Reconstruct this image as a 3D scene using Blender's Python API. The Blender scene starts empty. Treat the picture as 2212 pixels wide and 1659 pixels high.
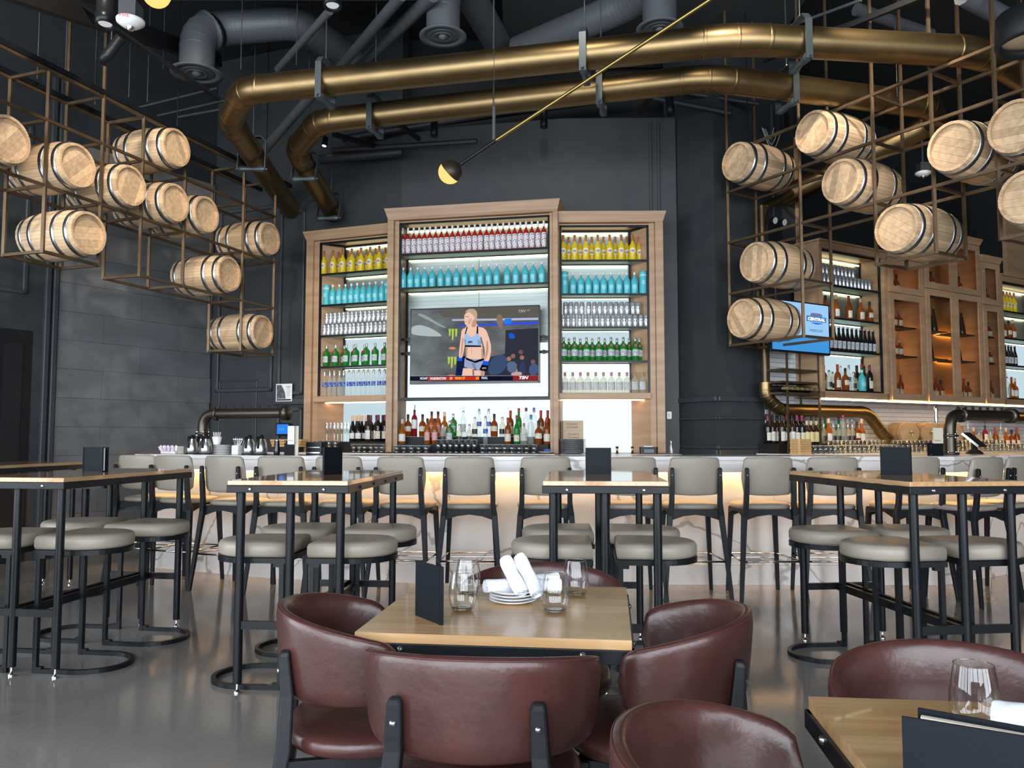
import bpy, math, random
from mathutils import Vector, Matrix
random.seed(7)
PI = math.pi
sc = bpy.context.scene
C = sc.collection
def R(a): return math.radians(a)

# ------------------------------------------------------------------ camera
FPX, CAMH, PITCH = 1726.0, 1.29, R(3.78)
cd = bpy.data.cameras.new('camera'); cam = bpy.data.objects.new('camera', cd); C.objects.link(cam)
cam.location = (0, 0, CAMH); cam.rotation_euler = (R(90) + PITCH, 0, 0)
cd.sensor_fit = 'HORIZONTAL'; cd.sensor_width = 36.0; cd.lens = 36.0 * FPX / 2212.0; cd.clip_start = 0.05
sc.camera = cam
# ------------------------------------------------------------------ world, daylight, exposure
w = bpy.data.worlds.new('world'); sc.world = w; w.use_nodes = True
bg = w.node_tree.nodes['Background']; bg.inputs[0].default_value = (0.62, 0.78, 1.0, 1); bg.inputs[1].default_value = 0.4
def area(name, loc, rot, sx, sy, power, col):
    l = bpy.data.lights.new(name, 'AREA'); l.shape = 'RECTANGLE'; l.size = sx; l.size_y = sy
    l.energy = power; l.color = col
    o = bpy.data.objects.new(name, l); C.objects.link(o); o.location = loc; o.rotation_euler = rot
    return o
# daylight entering by the glazed front behind the photographer (one light per glazed bay)
for i, x in enumerate((-6.0, -3.6, -1.2, 1.2, 3.6, 6.0)):
    area('window_daylight', (x, -3.42, 2.3), (R(90), 0, 0), 2.1, 3.9, 118, (0.87, 0.94, 1.0))
for i, y in enumerate((-1.8, 0.6, 3.0)):
    area('window_daylight', (-7.42, y, 2.3), (R(90), 0, R(-90)), 2.1, 3.9, 90, (0.87, 0.94, 1.0))
sc.view_settings.view_transform = 'Standard'; sc.view_settings.look = 'None'
sc.view_settings.gamma = 1.0; sc.view_settings.use_curve_mapping = False
sc.view_settings.exposure = 1.0
sc.cycles.max_bounces = 5; sc.cycles.diffuse_bounces = 3; sc.cycles.glossy_bounces = 2; sc.cycles.transmission_bounces = 5; sc.cycles.transparent_max_bounces = 12; sc.cycles.caustics_reflective = False; sc.cycles.use_light_tree = False; sc.cycles.adaptive_threshold = 0.03

# ------------------------------------------------------------------ sight lines (pixel of the 2212x1659 frame -> point at a real place)
_c, _s = math.cos(PITCH), math.sin(PITCH)
def ray(px, py):
    x = (px - 1106) / FPX; y = -(py - 829.5) / FPX
    return (x, _c - y * _s, _s + y * _c)
def atz(px, py, z):
    r = ray(px, py); t = (z - CAMH) / r[2]; return Vector((r[0] * t, r[1] * t, z))
def aty(px, py, Y):
    r = ray(px, py); t = Y / r[1]; return Vector((r[0] * t, Y, CAMH + r[2] * t))
class Fr:
    """a straight stretch of wall or bar: u along it, v behind it, z up"""
    def __init__(s, p, q):
        s.o = Vector((p[0], p[1])); d = Vector((q[0] - p[0], q[1] - p[1])); s.L = d.length; s.d = d / s.L
        s.n = Vector((-s.d.y, s.d.x)); s.a = math.atan2(s.d.y, s.d.x)
    def P(s, u, v, z=0.0):
        q = s.o + s.d * u + s.n * v; return Vector((q.x, q.y, z))
    def hit(s, px, py, v=0.0):
        r = ray(px, py); o = s.o + s.n * v
        t = (s.n.x * o.x + s.n.y * o.y) / (s.n.x * r[0] + s.n.y * r[1])
        u = (Vector((r[0] * t, r[1] * t)) - o).dot(s.d); return u, CAMH + r[2] * t
    def u(s, px, py, v=0.0): return s.hit(px, py, v)[0]
    def z(s, px, py, v=0.0): return s.hit(px, py, v)[1]
    def M(s, u, v, z): return Matrix.Translation(s.P(u, v, z)) @ Matrix.Rotation(s.a, 4, 'Z')

# ------------------------------------------------------------------ materials
MATS = {}
def mat(name, col, rough=0.5, metal=0.0, emit=None, es=0.0, trans=0.0, ior=1.45, spec=0.5, coat=0.0, noise=None, bump=None, alpha=1.0, sheen=0):
    if name in MATS: return MATS[name]
    m = bpy.data.materials.new(name); m.use_nodes = True; nt = m.node_tree; b = nt.nodes['Principled BSDF']
    b.inputs['Base Color'].default_value = (*col, 1); b.inputs['Roughness'].default_value = rough
    b.inputs['Metallic'].default_value = metal; b.inputs['IOR'].default_value = ior
    b.inputs['Specular IOR Level'].default_value = spec
    b.inputs['Transmission Weight'].default_value = trans; b.inputs['Coat Weight'].default_value = coat
    b.inputs['Alpha'].default_value = alpha
    if emit: b.inputs['Emission Color'].default_value = (*emit, 1); b.inputs['Emission Strength'].default_value = es
    if noise or bump:
        tc = nt.nodes.new('ShaderNodeTexCoord')
    if noise:     # (scale xyz, second colour, low, high, detail)
        sx, col2, lo, hi = noise[:4]
        mp = nt.nodes.new('ShaderNodeMapping'); mp.inputs['Scale'].default_value = sx
        nz = nt.nodes.new('ShaderNodeTexNoise'); nz.inputs['Scale'].default_value = 1.0; nz.inputs['Detail'].default_value = 6
        rp = nt.nodes.new('ShaderNodeValToRGB'); rp.color_ramp.elements[0].position = lo; rp.color_ramp.elements[1].position = hi
        rp.color_ramp.elements[0].color = (*col, 1); rp.color_ramp.elements[1].color = (*col2, 1)
        nt.links.new(tc.outputs['Object'], mp.inputs[0]); nt.links.new(mp.outputs[0], nz.inputs[0])
        nt.links.new(nz.outputs[0], rp.inputs[0]); nt.links.new(rp.outputs[0], b.inputs['Base Color'])
    if bump:      # (scale, strength)
        nb = nt.nodes.new('ShaderNodeTexNoise'); nb.inputs['Scale'].default_value = bump[0]; nb.inputs['Detail'].default_value = 4
        bp = nt.nodes.new('ShaderNodeBump'); bp.inputs['Strength'].default_value = bump[1]; bp.inputs['Distance'].default_value = 0.01
        nt.links.new(tc.outputs['Object'], nb.inputs[0]); nt.links.new(nb.outputs[0], bp.inputs['Height']); nt.links.new(bp.outputs[0], b.inputs['Normal'])
    MATS[name] = m; return m
def emis(name, col, s):
    if name in MATS: return MATS[name]
    m = bpy.data.materials.new(name); m.use_nodes = True; nt = m.node_tree
    nt.nodes.remove(nt.nodes['Principled BSDF']); e = nt.nodes.new('ShaderNodeEmission')
    e.inputs[0].default_value = (*col, 1); e.inputs[1].default_value = s
    nt.links.new(e.outputs[0], nt.nodes['Material Output'].inputs[0]); MATS[name] = m; return m
def thin_glass(name, col, gloss=0.10, edge=0.7):
    if name in MATS: return MATS[name]
    m = bpy.data.materials.new(name); m.use_nodes = True; nt = m.node_tree
    nt.nodes.remove(nt.nodes['Principled BSDF'])
    t = nt.nodes.new('ShaderNodeBsdfTransparent'); t.inputs[0].default_value = (*col, 1)
    g = nt.nodes.new('ShaderNodeBsdfGlossy'); g.inputs['Roughness'].default_value = 0.03
    lw = nt.nodes.new('ShaderNodeLayerWeight'); lw.inputs[0].default_value = 0.5
    pw = nt.nodes.new('ShaderNodeMath'); pw.operation = 'POWER'; pw.inputs[1].default_value = 2.6; nt.links.new(lw.outputs['Facing'], pw.inputs[0])
    mx = nt.nodes.new('ShaderNodeMixShader')
    ma = nt.nodes.new('ShaderNodeMath'); ma.operation = 'MULTIPLY_ADD'; ma.inputs[1].default_value = edge; ma.inputs[2].default_value = gloss
    nt.links.new(pw.outputs[0], ma.inputs[0]); nt.links.new(ma.outputs[0], mx.inputs[0])
    nt.links.new(t.outputs[0], mx.inputs[1]); nt.links.new(g.outputs[0], mx.inputs[2])
    nt.links.new(mx.outputs[0], nt.nodes['Material Output'].inputs[0]); MATS[name] = m; return m
def bottle_glass(name, col, tl=0.55, see=0.5):
    """coloured bottle: light from behind comes through it, gloss on top"""
    if name in MATS: return MATS[name]
    m = bpy.data.materials.new(name); m.use_nodes = True; nt = m.node_tree; b = nt.nodes['Principled BSDF']
    b.inputs['Base Color'].default_value = (*col, 1); b.inputs['Roughness'].default_value = 0.08
    t = nt.nodes.new('ShaderNodeBsdfTranslucent'); t.inputs[0].default_value = (*col, 1)
    g = nt.nodes.new('ShaderNodeBsdfTransparent'); g.inputs[0].default_value = (*[min(1, c ** 0.6) for c in col], 1)
    a = nt.nodes.new('ShaderNodeMixShader'); a.inputs[0].default_value = see
    nt.links.new(t.outputs[0], a.inputs[1]); nt.links.new(g.outputs[0], a.inputs[2])
    x = nt.nodes.new('ShaderNodeMixShader'); x.inputs[0].default_value = tl
    nt.links.new(b.outputs[0], x.inputs[1]); nt.links.new(a.outputs[0], x.inputs[2])
    nt.links.new(x.outputs[0], nt.nodes['Material Output'].inputs[0]); MATS[name] = m; return m
def marble_mat():
    m = bpy.data.materials.new('marble'); m.use_nodes = True; nt = m.node_tree; b = nt.nodes['Principled BSDF']
    b.inputs['Roughness'].default_value = 0.18
    tc = nt.nodes.new('ShaderNodeTexCoord'); n1 = nt.nodes.new('ShaderNodeTexNoise'); n1.inputs['Scale'].default_value = 1.3; n1.inputs['Detail'].default_value = 5
    mm = nt.nodes.new('ShaderNodeMixRGB'); mm.inputs[0].default_value = 0.55
    nt.links.new(tc.outputs['Object'], n1.inputs[0]); nt.links.new(tc.outputs['Object'], mm.inputs[1]); nt.links.new(n1.outputs['Color'], mm.inputs[2])
    v = nt.nodes.new('ShaderNodeTexVoronoi'); v.feature = 'DISTANCE_TO_EDGE'; v.inputs['Scale'].default_value = 1.9
    nt.links.new(mm.outputs[0], v.inputs['Vector'])
    n2 = nt.nodes.new('ShaderNodeTexNoise'); n2.inputs['Scale'].default_value = 3.0
    nt.links.new(tc.outputs['Object'], n2.inputs[0])
    wd = nt.nodes.new('ShaderNodeMath'); wd.operation = 'MULTIPLY'; wd.inputs[1].default_value = 0.040
    nt.links.new(n2.outputs[0], wd.inputs[0])
    dv = nt.nodes.new('ShaderNodeMath'); dv.operation = 'DIVIDE'; nt.links.new(v.outputs[0], dv.inputs[0]); nt.links.new(wd.outputs[0], dv.inputs[1])
    rp = nt.nodes.new('ShaderNodeValToRGB'); rp.color_ramp.elements[0].position = 0.25; rp.color_ramp.elements[1].position = 0.95
    rp.color_ramp.elements[0].color = (0.42, 0.41, 0.41, 1); rp.color_ramp.elements[1].color = (0.78, 0.78, 0.79, 1)
    nt.links.new(dv.outputs[0], rp.inputs[0]); nt.links.new(rp.outputs[0], b.inputs['Base Color']); MATS['marble'] = m; return m
def wood(name, c1, c2, rough=0.4, sc_=(3, 40, 40), coat=0.0):
    return mat(name, c1, rough, noise=(sc_, c2, 0.35, 0.68), coat=coat)
oak = wood('oak_cabinet', (0.350, 0.212, 0.122), (0.445, 0.290, 0.178), 0.42, (2, 2, 14))
oakh = wood('oak_horizontal', (0.325, 0.192, 0.106), (0.44, 0.283, 0.170), 0.42, (1.2, 20, 26))
table_oak = wood('oak_tabletop', (0.47, 0.27, 0.125), (0.60, 0.38, 0.19), 0.22, (3, 34, 34), 0.35)
wall_m = mat('dark_paint', (0.030, 0.033, 0.037), 0.5, noise=((6, 6, 6), (0.038, 0.042, 0.046), 0.3, 0.7))
wall_n = mat('dark_paint_moulding', (0.040, 0.046, 0.053), 0.42)
ceil_m = mat('black_ceiling', (0.016, 0.017, 0.018), 0.8)
black = mat('black_steel', (0.008, 0.009, 0.011), 0.32, spec=0.28)
blackm = mat('black_matte', (0.008, 0.008, 0.009), 0.6)
blackwood = mat('black_stained_wood', (0.010, 0.011, 0.013), 0.40, spec=0.25, noise=((4, 4, 60), (0.016, 0.017, 0.019), 0.3, 0.7))
chrome = mat('chrome', (0.75, 0.75, 0.76), 0.12, 1.0)
steel = mat('brushed_steel', (0.55, 0.56, 0.57), 0.28, 1.0)
zinc = mat('galvanised_hoop', (0.42, 0.45, 0.48), 0.3, 1.0)
brass = mat('brass_pipe', (0.225, 0.155, 0.073), 0.38, 1.0, noise=((5, 5, 5), (0.275, 0.195, 0.098), 0.3, 0.7))
bronze = mat('bronze_cage', (0.120, 0.080, 0.047), 0.45, 0.75, noise=((9, 9, 9), (0.165, 0.112, 0.068), 0.3, 0.7))
iron = mat('iron_pipe', (0.10, 0.085, 0.07), 0.38, 0.9)
duct_m = mat('grey_duct', (0.095, 0.102, 0.112), 0.5, 0.2)
hanger_m = mat('hanger_steel', (0.075, 0.092, 0.100), 0.4, 0.5)
taupe = mat('taupe_vinyl', (0.290, 0.253, 0.208), 0.42, noise=((3, 3, 3), (0.325, 0.287, 0.238), 0.3, 0.7), bump=(60, 0.05))
burg = mat('burgundy_leather', (0.047, 0.0160, 0.0145), 0.30, spec=0.6, noise=((7, 7, 7), (0.072, 0.026, 0.0235), 0.35, 0.7), bump=(45, 0.12))
marble = marble_mat()
white = mat('white_ceramic', (0.80, 0.80, 0.80), 0.2)
paper = mat('white_paper', (0.82, 0.82, 0.80), 0.6)
cream_paper = mat('cream_paper', (0.62, 0.56, 0.46), 0.6)
tablet_w = mat('menu_black', (0.006, 0.008, 0.012), 0.5, spec=0.16, bump=(400, 0.05))
linen = mat('white_linen', (0.80, 0.82, 0.88), 0.85, bump=(40, 0.15))

# ------------------------------------------------------------------ mesh building
class MB:
    def __init__(s): s.v = []; s.f = []; s.sm = []
    def add(s, vs, fs, smooth=False, M=None):
        o = len(s.v)
        s.v += [tuple(M @ Vector(p)) if M else tuple(p) for p in vs]
        s.f += [tuple(i + o for i in f) for f in fs]; s.sm += [smooth] * len(fs); return s
    def box(s, c, d, M=None, rz=0):
        x, y, z = d[0] / 2, d[1] / 2, d[2] / 2
        vs = [(a * x, b * y, e * z) for a in (-1, 1) for b in (-1, 1) for e in (-1, 1)]
        T = Matrix.Translation(c) @ Matrix.Rotation(rz, 4, 'Z')
        if M: T = M @ T
        return s.add(vs, [(0, 1, 3, 2), (4, 6, 7, 5), (0, 4, 5, 1), (2, 3, 7, 6), (0, 2, 6, 4), (1, 5, 7, 3)], False, T)
    def b2(s, a, b, M=None):   # box by two corners
        return s.box([(a[i] + b[i]) / 2 for i in range(3)], [abs(b[i] - a[i]) for i in range(3)], M)
    def rbox(s, c, d, r, M=None, seg=3, ax='z'):  # box with rounded vertical edges
        hx, hy, hz = d[0] / 2, d[1] / 2, d[2] / 2; pts = []
        for cx, cy, a0 in ((hx - r, hy - r, 0), (-hx + r, hy - r, 90), (-hx + r, -hy + r, 180), (hx - r, -hy + r, 270)):
            for k in range(seg + 1):
                a = R(a0 + 90 * k / seg); pts.append((cx + r * math.cos(a), cy + r * math.sin(a)))
        T = Matrix.Translation(c)
        if M: T = M @ T
        return s.prism(pts, -hz, hz, T)
    def prism(s, pts, z0, z1, M=None, smooth=False):
        n = len(pts); vs = [(x, y, z0) for x, y in pts] + [(x, y, z1) for x, y in pts]
        fs = [(i, (i + 1) % n, n + (i + 1) % n, n + i) for i in range(n)]
        s.add(vs, fs, smooth, M); s.add(vs[:n], [tuple(range(n))[::-1]], False, M); s.add(vs[n:], [tuple(range(n))], False, M); return s
    def lathe(s, prof, n=20, M=None, smooth=True, capb=True, capt=True):
        vs = []; fs = []; m = len(prof)
        for r, z in prof:
            for k in range(n):
                a = 2 * PI * k / n; vs.append((r * math.cos(a), r * math.sin(a), z))
        for i in range(m - 1):
            for k in range(n):
                fs.append((i * n + k, i * n + (k + 1) % n, (i + 1) * n + (k + 1) % n, (i + 1) * n + k))
        s.add(vs, fs, smooth, M)
        if capb and prof[0][0] > 1e-5: s.add(vs[:n], [tuple(range(n))[::-1]], False, M)
        if capt and prof[-1][0] > 1e-5: s.add(vs[-n:], [tuple(range(n))], False, M)
        return s
    def cyl(s, p0, p1, r, n=12, r1=None, smooth=True):
        p0 = Vector(p0); p1 = Vector(p1); d = p1 - p0; L = d.length
        M = Matrix.Translation(p0) @ d.to_track_quat('Z', 'Y').to_matrix().to_4x4()
        return s.lathe([(r, 0), (r if r1 is None else r1, L)], n, M, smooth)
    def bar(s, p0, p1, w, h=None, up=(0, 0, 1)):   # square bar between two points
        h = w if h is None else h
        p0 = Vector(p0); p1 = Vector(p1); d = (p1 - p0); L = d.length; d.normalize(); u = Vector(up)
        if abs(d.dot(u)) > 0.98: u = Vector((1, 0, 0)) if abs(d.x) < 0.9 else Vector((0, 1, 0))
        x = d.cross(u).normalized(); y = x.cross(d).normalized()
        M = Matrix(((x.x, d.x, y.x, p0.x), (x.y, d.y, y.y, p0.y), (x.z, d.z, y.z, p0.z), (0, 0, 0, 1)))
        return s.b2((-w / 2, 0, -h / 2), (w / 2, L, h / 2), M)
    def tube(s, path, r, n=10, closed=False, smooth=True, caps=True):
        P = [Vector(p) for p in path]; m = len(P); rings = []; vs = []; fs = []
        rr = r if isinstance(r, (list, tuple)) else [r] * m
        ref = None
        for i in range(m):
            a = P[(i - 1) % m] if (closed or i > 0) else P[i]; b = P[(i + 1) % m] if (closed or i < m - 1) else P[i]
            t = (b - a).normalized()
            if ref is None: ref = Vector((0, 0, 1)) if abs(t.z) < 0.9 else Vector((1, 0, 0))
            x = (ref - t * ref.dot(t)).normalized(); y = t.cross(x); ref = x
            k_ = 1.0
            if 0 < i < m - 1 or closed:
                c = (P[i] - a).normalized().dot((b - P[i]).normalized()); c = max(-0.5, min(1, c)); k_ = 1 / math.sqrt((1 + c) / 2)
            for k in range(n):
                q = 2 * PI * k / n; vs.append(P[i] + (x * math.cos(q) + y * math.sin(q)) * rr[i] * min(k_, 1.15))
        for i in range(m if closed else m - 1):
            j = (i + 1) % m
            for k in range(n): fs.append((i * n + k, i * n + (k + 1) % n, j * n + (k + 1) % n, j * n + k))
        s.add(vs, fs, smooth)
        if caps and not closed:
            s.add(vs[:n], [tuple(range(n))[::-1]]); s.add(vs[-n:], [tuple(range(n))])
        return s
    def strip(s, path, w, z0, z1, closed=False):   # flat bar bent along a level path
        P = [Vector((p[0], p[1])) for p in path]; m = len(P); vs = []
        for i in range(m):
            a = P[(i - 1) % m] if (closed or i) else P[i]; b = P[(i + 1) % m] if (closed or i < m - 1) else P[i]
            d1 = (P[i] - a); d2 = (b - P[i]); d1 = d1.normalized() if d1.length else d2.normalized(); d2 = d2.normalized() if d2.length else d1
            n1 = Vector((-d1.y, d1.x)); n2 = Vector((-d2.y, d2.x)); n = (n1 + n2).normalized(); k = w / 2 / max(0.5, n.dot(n1))
            for sg in (-1, 1):
                q = P[i] + n * k * sg; vs += [(q.x, q.y, z0), (q.x, q.y, z1)]
        fs = []
        for i in range(m if closed else m - 1):
            a, b = i * 4, ((i + 1) % m) * 4
            fs += [(a, b, b + 1, a + 1), (a + 2, a + 3, b + 3, b + 2), (a + 1, b + 1, b + 3, a + 3), (a, a + 2, b + 2, b)]
        if not closed: fs += [(0, 1, 3, 2), (m * 4 - 4, m * 4 - 2, m * 4 - 1, m * 4 - 3)]
        return s.add(vs, fs)
    def grid(s, fn, nu, nv, smooth=True, M=None, closed_u=False):
        vs = [fn(i / (nu if closed_u else nu - 1), j / (nv - 1)) for i in range(nu) for j in range(nv)]
        fs = [(i * nv + j, ((i + 1) % nu) * nv + j, ((i + 1) % nu) * nv + j + 1, i * nv + j + 1) for i in range(nu if closed_u else nu - 1) for j in range(nv - 1)]
        return s.add(vs, fs, smooth, M)
    def mesh(s, name):
        me = bpy.data.meshes.new(name); me.from_pydata(s.v, [], s.f); me.polygons.foreach_set('use_smooth', s.sm); me.update(); return me
def text_mb(txt, size, shear=0.0, bold=0.0, align='CENTER'):
    cu = bpy.data.curves.new('t', 'FONT'); cu.body = txt; cu.size = size; cu.align_x = align; cu.align_y = 'CENTER'; cu.shear = shear; cu.offset = bold; cu.resolution_u = 2
    o = bpy.data.objects.new('t', cu); C.objects.link(o)
    dg = bpy.context.evaluated_depsgraph_get(); me = bpy.data.meshes.new_from_object(o.evaluated_get(dg))
    vs = [tuple(v.co) for v in me.vertices]; fs = [tuple(p.vertices) for p in me.polygons]
    bpy.data.objects.remove(o); bpy.data.curves.remove(cu); bpy.data.meshes.remove(me)
    return vs, fs
UP = Matrix(((1, 0, 0, 0), (0, 0, -1, 0), (0, 1, 0, 0), (0, 0, 0, 1)))   # flat print (x, y) -> upright (x, -, z), facing -y
def mesh_of(mb, name): return mb if isinstance(mb, bpy.types.Mesh) else mb.mesh(name)
def obj(name, mb, m, parent=None, label=None, kind=None, bev=0.0):
    me = mesh_of(mb, name)
    if m and not me.materials: me.materials.append(m)
    o = bpy.data.objects.new(name, me); C.objects.link(o)
    if parent: o.parent = parent
    if label: o['label'] = label
    if kind: o['kind'] = kind
    if bev:
        b = o.modifiers.new('bevel', 'BEVEL'); b.width = bev; b.segments = 2; b.limit_method = 'ANGLE'; b.angle_limit = R(50)
    return o
def tag(o, label, cat, group=None):
    o['label'] = label; o['category'] = cat
    if group: o['group'] = group
    return o
def thing(name, label, cat, loc=(0, 0, 0), rz=0.0, group=None):
    o = bpy.data.objects.new(name, None); C.objects.link(o); o.empty_display_size = 0.05
    o.location = loc; o.rotation_euler = (0, 0, rz); return tag(o, label, cat, group)
def struct(name, mb, m, label=None, bev=0.0):
    o = obj(name, mb, m, None, label, 'structure', bev); return o
def dup(root, loc, rz, label, group=None, rot=None):
    r = root.copy(); C.objects.link(r); r.location = loc; r.rotation_euler = rot or (0, 0, rz); r['label'] = label
    if group: r['group'] = group
    for ch in root.children:
        c = ch.copy(); C.objects.link(c); c.parent = r
        for g in ch.children:
            d = g.copy(); C.objects.link(d); d.parent = c
    return r
class Kind:
    """first use moves the prototype itself, later uses copy it"""
    def __init__(s, maker): s.mk = maker; s.p = None
    def put(s, loc, rz, label, group=None, rot=None):
        if s.p is None:
            s.p = s.mk(); o = s.p; o.location = loc; o.rotation_euler = rot or (0, 0, rz); o['label'] = label
            if group: o['group'] = group
            return o
        return dup(s.p, loc, rz, label, group, rot)
def ordn(i, n, left='from the left'):
    W = ['leftmost', 'second', 'third', 'fourth', 'fifth', 'sixth', 'seventh', 'eighth', 'ninth', 'tenth', 'eleventh', 'twelfth', 'thirteenth', 'fourteenth', 'fifteenth', 'sixteenth', 'seventeenth', 'eighteenth']
    if i == 0: return 'leftmost'
    if i == n - 1: return 'rightmost'
    if i < n / 2: return W[i] + ' from the left'
    return W[n - 1 - i] + ' from the right'
# ================================================================== THE ROOM
CEIL = 6.2
def floor_mat():
    m = bpy.data.materials.new('polished_concrete'); m.use_nodes = True; nt = m.node_tree; b = nt.nodes['Principled BSDF']
    tc = nt.nodes.new('ShaderNodeTexCoord'); n1 = nt.nodes.new('ShaderNodeTexNoise'); n1.inputs['Scale'].default_value = 0.9; n1.inputs['Detail'].default_value = 10
    n2 = nt.nodes.new('ShaderNodeTexNoise'); n2.inputs['Scale'].default_value = 60; n2.inputs['Detail'].default_value = 3
    r1 = nt.nodes.new('ShaderNodeValToRGB'); r1.color_ramp.elements[0].position = 0.3; r1.color_ramp.elements[1].position = 0.72
    r1.color_ramp.elements[0].color = (0.205, 0.188, 0.174, 1); r1.color_ramp.elements[1].color = (0.310, 0.286, 0.265, 1)
    mx = nt.nodes.new('ShaderNodeMixRGB'); mx.blend_type = 'MULTIPLY'; mx.inputs[0].default_value = 0.35
    r2 = nt.nodes.new('ShaderNodeValToRGB'); r2.color_ramp.elements[0].position = 0.35; r2.color_ramp.elements[1].position = 0.6; r2.color_ramp.elements[0].color = (0.7, 0.7, 0.7, 1)
    for a in (n1, n2): nt.links.new(tc.outputs['Object'], a.inputs[0])
    nt.links.new(n1.outputs[0], r1.inputs[0]); nt.links.new(n2.outputs[0], r2.inputs[0])
    nt.links.new(r1.outputs[0], mx.inputs[1]); nt.links.new(r2.outputs[0], mx.inputs[2]); nt.links.new(mx.outputs[0], b.inputs['Base Color'])
    rr = nt.nodes.new('ShaderNodeMapRange'); rr.inputs[3].default_value = 0.05; rr.inputs[4].default_value = 0.18
    nt.links.new(n1.outputs[0], rr.inputs[0]); nt.links.new(rr.outputs[0], b.inputs['Roughness']); return m
struct('floor', MB().b2((-9, -3.6, -0.2), (10, 14, 0)), floor_mat(), 'polished grey brown concrete floor')
struct('ceiling', MB().b2((-9, -3.6, CEIL), (10, 14, CEIL + 0.2)), ceil_m)
def wall_seg(name, p, q, z0=0, z1=CEIL, m=wall_m, t=0.15):
    f = Fr(p, q); o = struct(name, MB().b2((0, 0, z0), (f.L, t, z1)), m); o.location = (p[0], p[1], 0); o.rotation_euler = (0, 0, f.a); return o, f
# wall line: left (panelled + tiles), back (behind the cabinets), column, right
WL0, WL1, WL2 = (-7.5, 4.6), (-4.97, 8.55), (-3.85, 10.2)
wl, FLW = wall_seg('wall_left', (-7.5, 4.72), (-3.85, 10.2), z1=CEIL)
wb1, FB1 = wall_seg('wall_back_1', (-3.85, 10.2), (-1.3, 9.24))
wb2, FB2 = wall_seg('wall_back_2', (-1.3, 9.24), (0.57, 8.86), z1=4.9)
wb3, FB3 = wall_seg('wall_back_3', (0.57, 8.86), (1.85, 8.84), z1=4.9)
struct('wall_back_4', MB().b2((-1.6, 9.6, 4.9), (2.4, 9.7, CEIL)), ceil_m)
# column
COL = [(1.76, 9.05), (2.15, 8.36), (2.72, 8.62), (2.5, 9.4)]
struct('column', MB().prism(COL, 0, CEIL), wall_m, 'dark painted corner column with panel mouldings')
FCA, FCB = Fr(COL[0], COL[1]), Fr(COL[1], COL[2])
FRW = Fr((2.72, 8.62), (2.72 + 0.857 * 7, 8.62 + 0.515 * 7))
wall_seg('wall_right_1', (2.72, 8.62), (2.72 + 0.857 * 7, 8.62 + 0.515 * 7), z1=2.72, m=wall_m)
q = FRW.P(0.58, 0); wall_seg('wall_right_2', (2.72, 8.62), (q.x, q.y), z0=2.72, m=wall_m)
q0 = FRW.P(0.2, 1.6); q1 = FRW.P(7, 1.6); wall_seg('wall_right_3', (q0.x, q0.y), (q1.x, q1.y), m=ceil_m)
struct('wall_right_4', MB().b2((9.6, -3.6, 0), (9.75, 14, CEIL)), wall_m)
struct('wall_far', MB().b2((-9, 13.8, 0), (10, 14, CEIL)), ceil_m)
# street front behind the photographer: piers, head and sill around glazed bays
front = MB()
for x in (-7.4, -4.8, -2.4, 0, 2.4, 4.8, 7.4): front.b2((x - 0.13, -3.6, 0), (x + 0.13, -3.4, CEIL))
front.b2((-9, -3.6, 4.3), (10, -3.4, CEIL)); front.b2((-9, -3.6, 0), (10, -3.4, 0.3)); front.b2((7.4, -3.6, 0.3), (10, -3.4, 4.3)); front.b2((-9, -3.6, 0.3), (-7.4, -3.4, 4.3))
struct('wall_front', front, wall_m)
side = MB()
for y in (-3.2, -0.6, 1.8, 4.4): side.b2((-7.6, y - 0.13, 0), (-7.4, y + 0.13, CEIL))
side.b2((-7.6, -3.6, 4.3), (-7.4, 4.8, CEIL)); side.b2((-7.6, -3.6, 0), (-7.4, 4.8, 0.3))
struct('wall_side', side, wall_m)

def moulding(name, f, u0, u1, z0, z1, w=0.05, d=0.03, sides='lrtb', v=0.0):
    mb = MB()
    if 'l' in sides: mb.b2((u0, v - d, z0), (u0 + w, v + 0.005, z1))
    if 'r' in sides: mb.b2((u1 - w, v - d, z0), (u1, v + 0.005, z1))
    if 't' in sides: mb.b2((u0, v - d, z1 - w), (u1, v + 0.005, z1))
    if 'b' in sides: mb.b2((u0, v - d, z0), (u1, v + 0.005, z0 + w))
    o = struct(name, mb, wall_n, bev=0.012); o.location = f.P(0, 0); o.rotation_euler = (0, 0, f.a); return o
tn = [0]
def trim(f, *a, **k):
    tn[0] += 1; return moulding('trim_%d' % tn[0], f, *a, **k)
def ledge(f, u0, u1, z0, z1, d):
    tn[0] += 1; o = struct('trim_%d' % tn[0], MB().b2((u0, -d, z0), (u1, 0.005, z1)), wall_n, bev=0.012); o.location = f.P(0, 0); o.rotation_euler = (0, 0, f.a); return o
# column mouldings
for f, a, b in ((FCA, 0.10, FCA.L), (FCB, 0.0, FCB.L)):
    ledge(f, a, b + 0.01, 1.66, 1.72, 0.035); ledge(f, a, b + 0.01, 1.47, 1.50, 0.03); ledge(f, a, b + 0.01, 0, 1.16, 0.03); ledge(f, a, b + 0.01, 1.16, 1.20, 0.015)
trim(FCA, 0.12, FCA.L + 0.6, 1.74, 3.75, w=0.04, sides='l'); trim(FCA, 0.12, FCA.L, 1.22, 1.46, w=0.04, sides='l')
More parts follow.
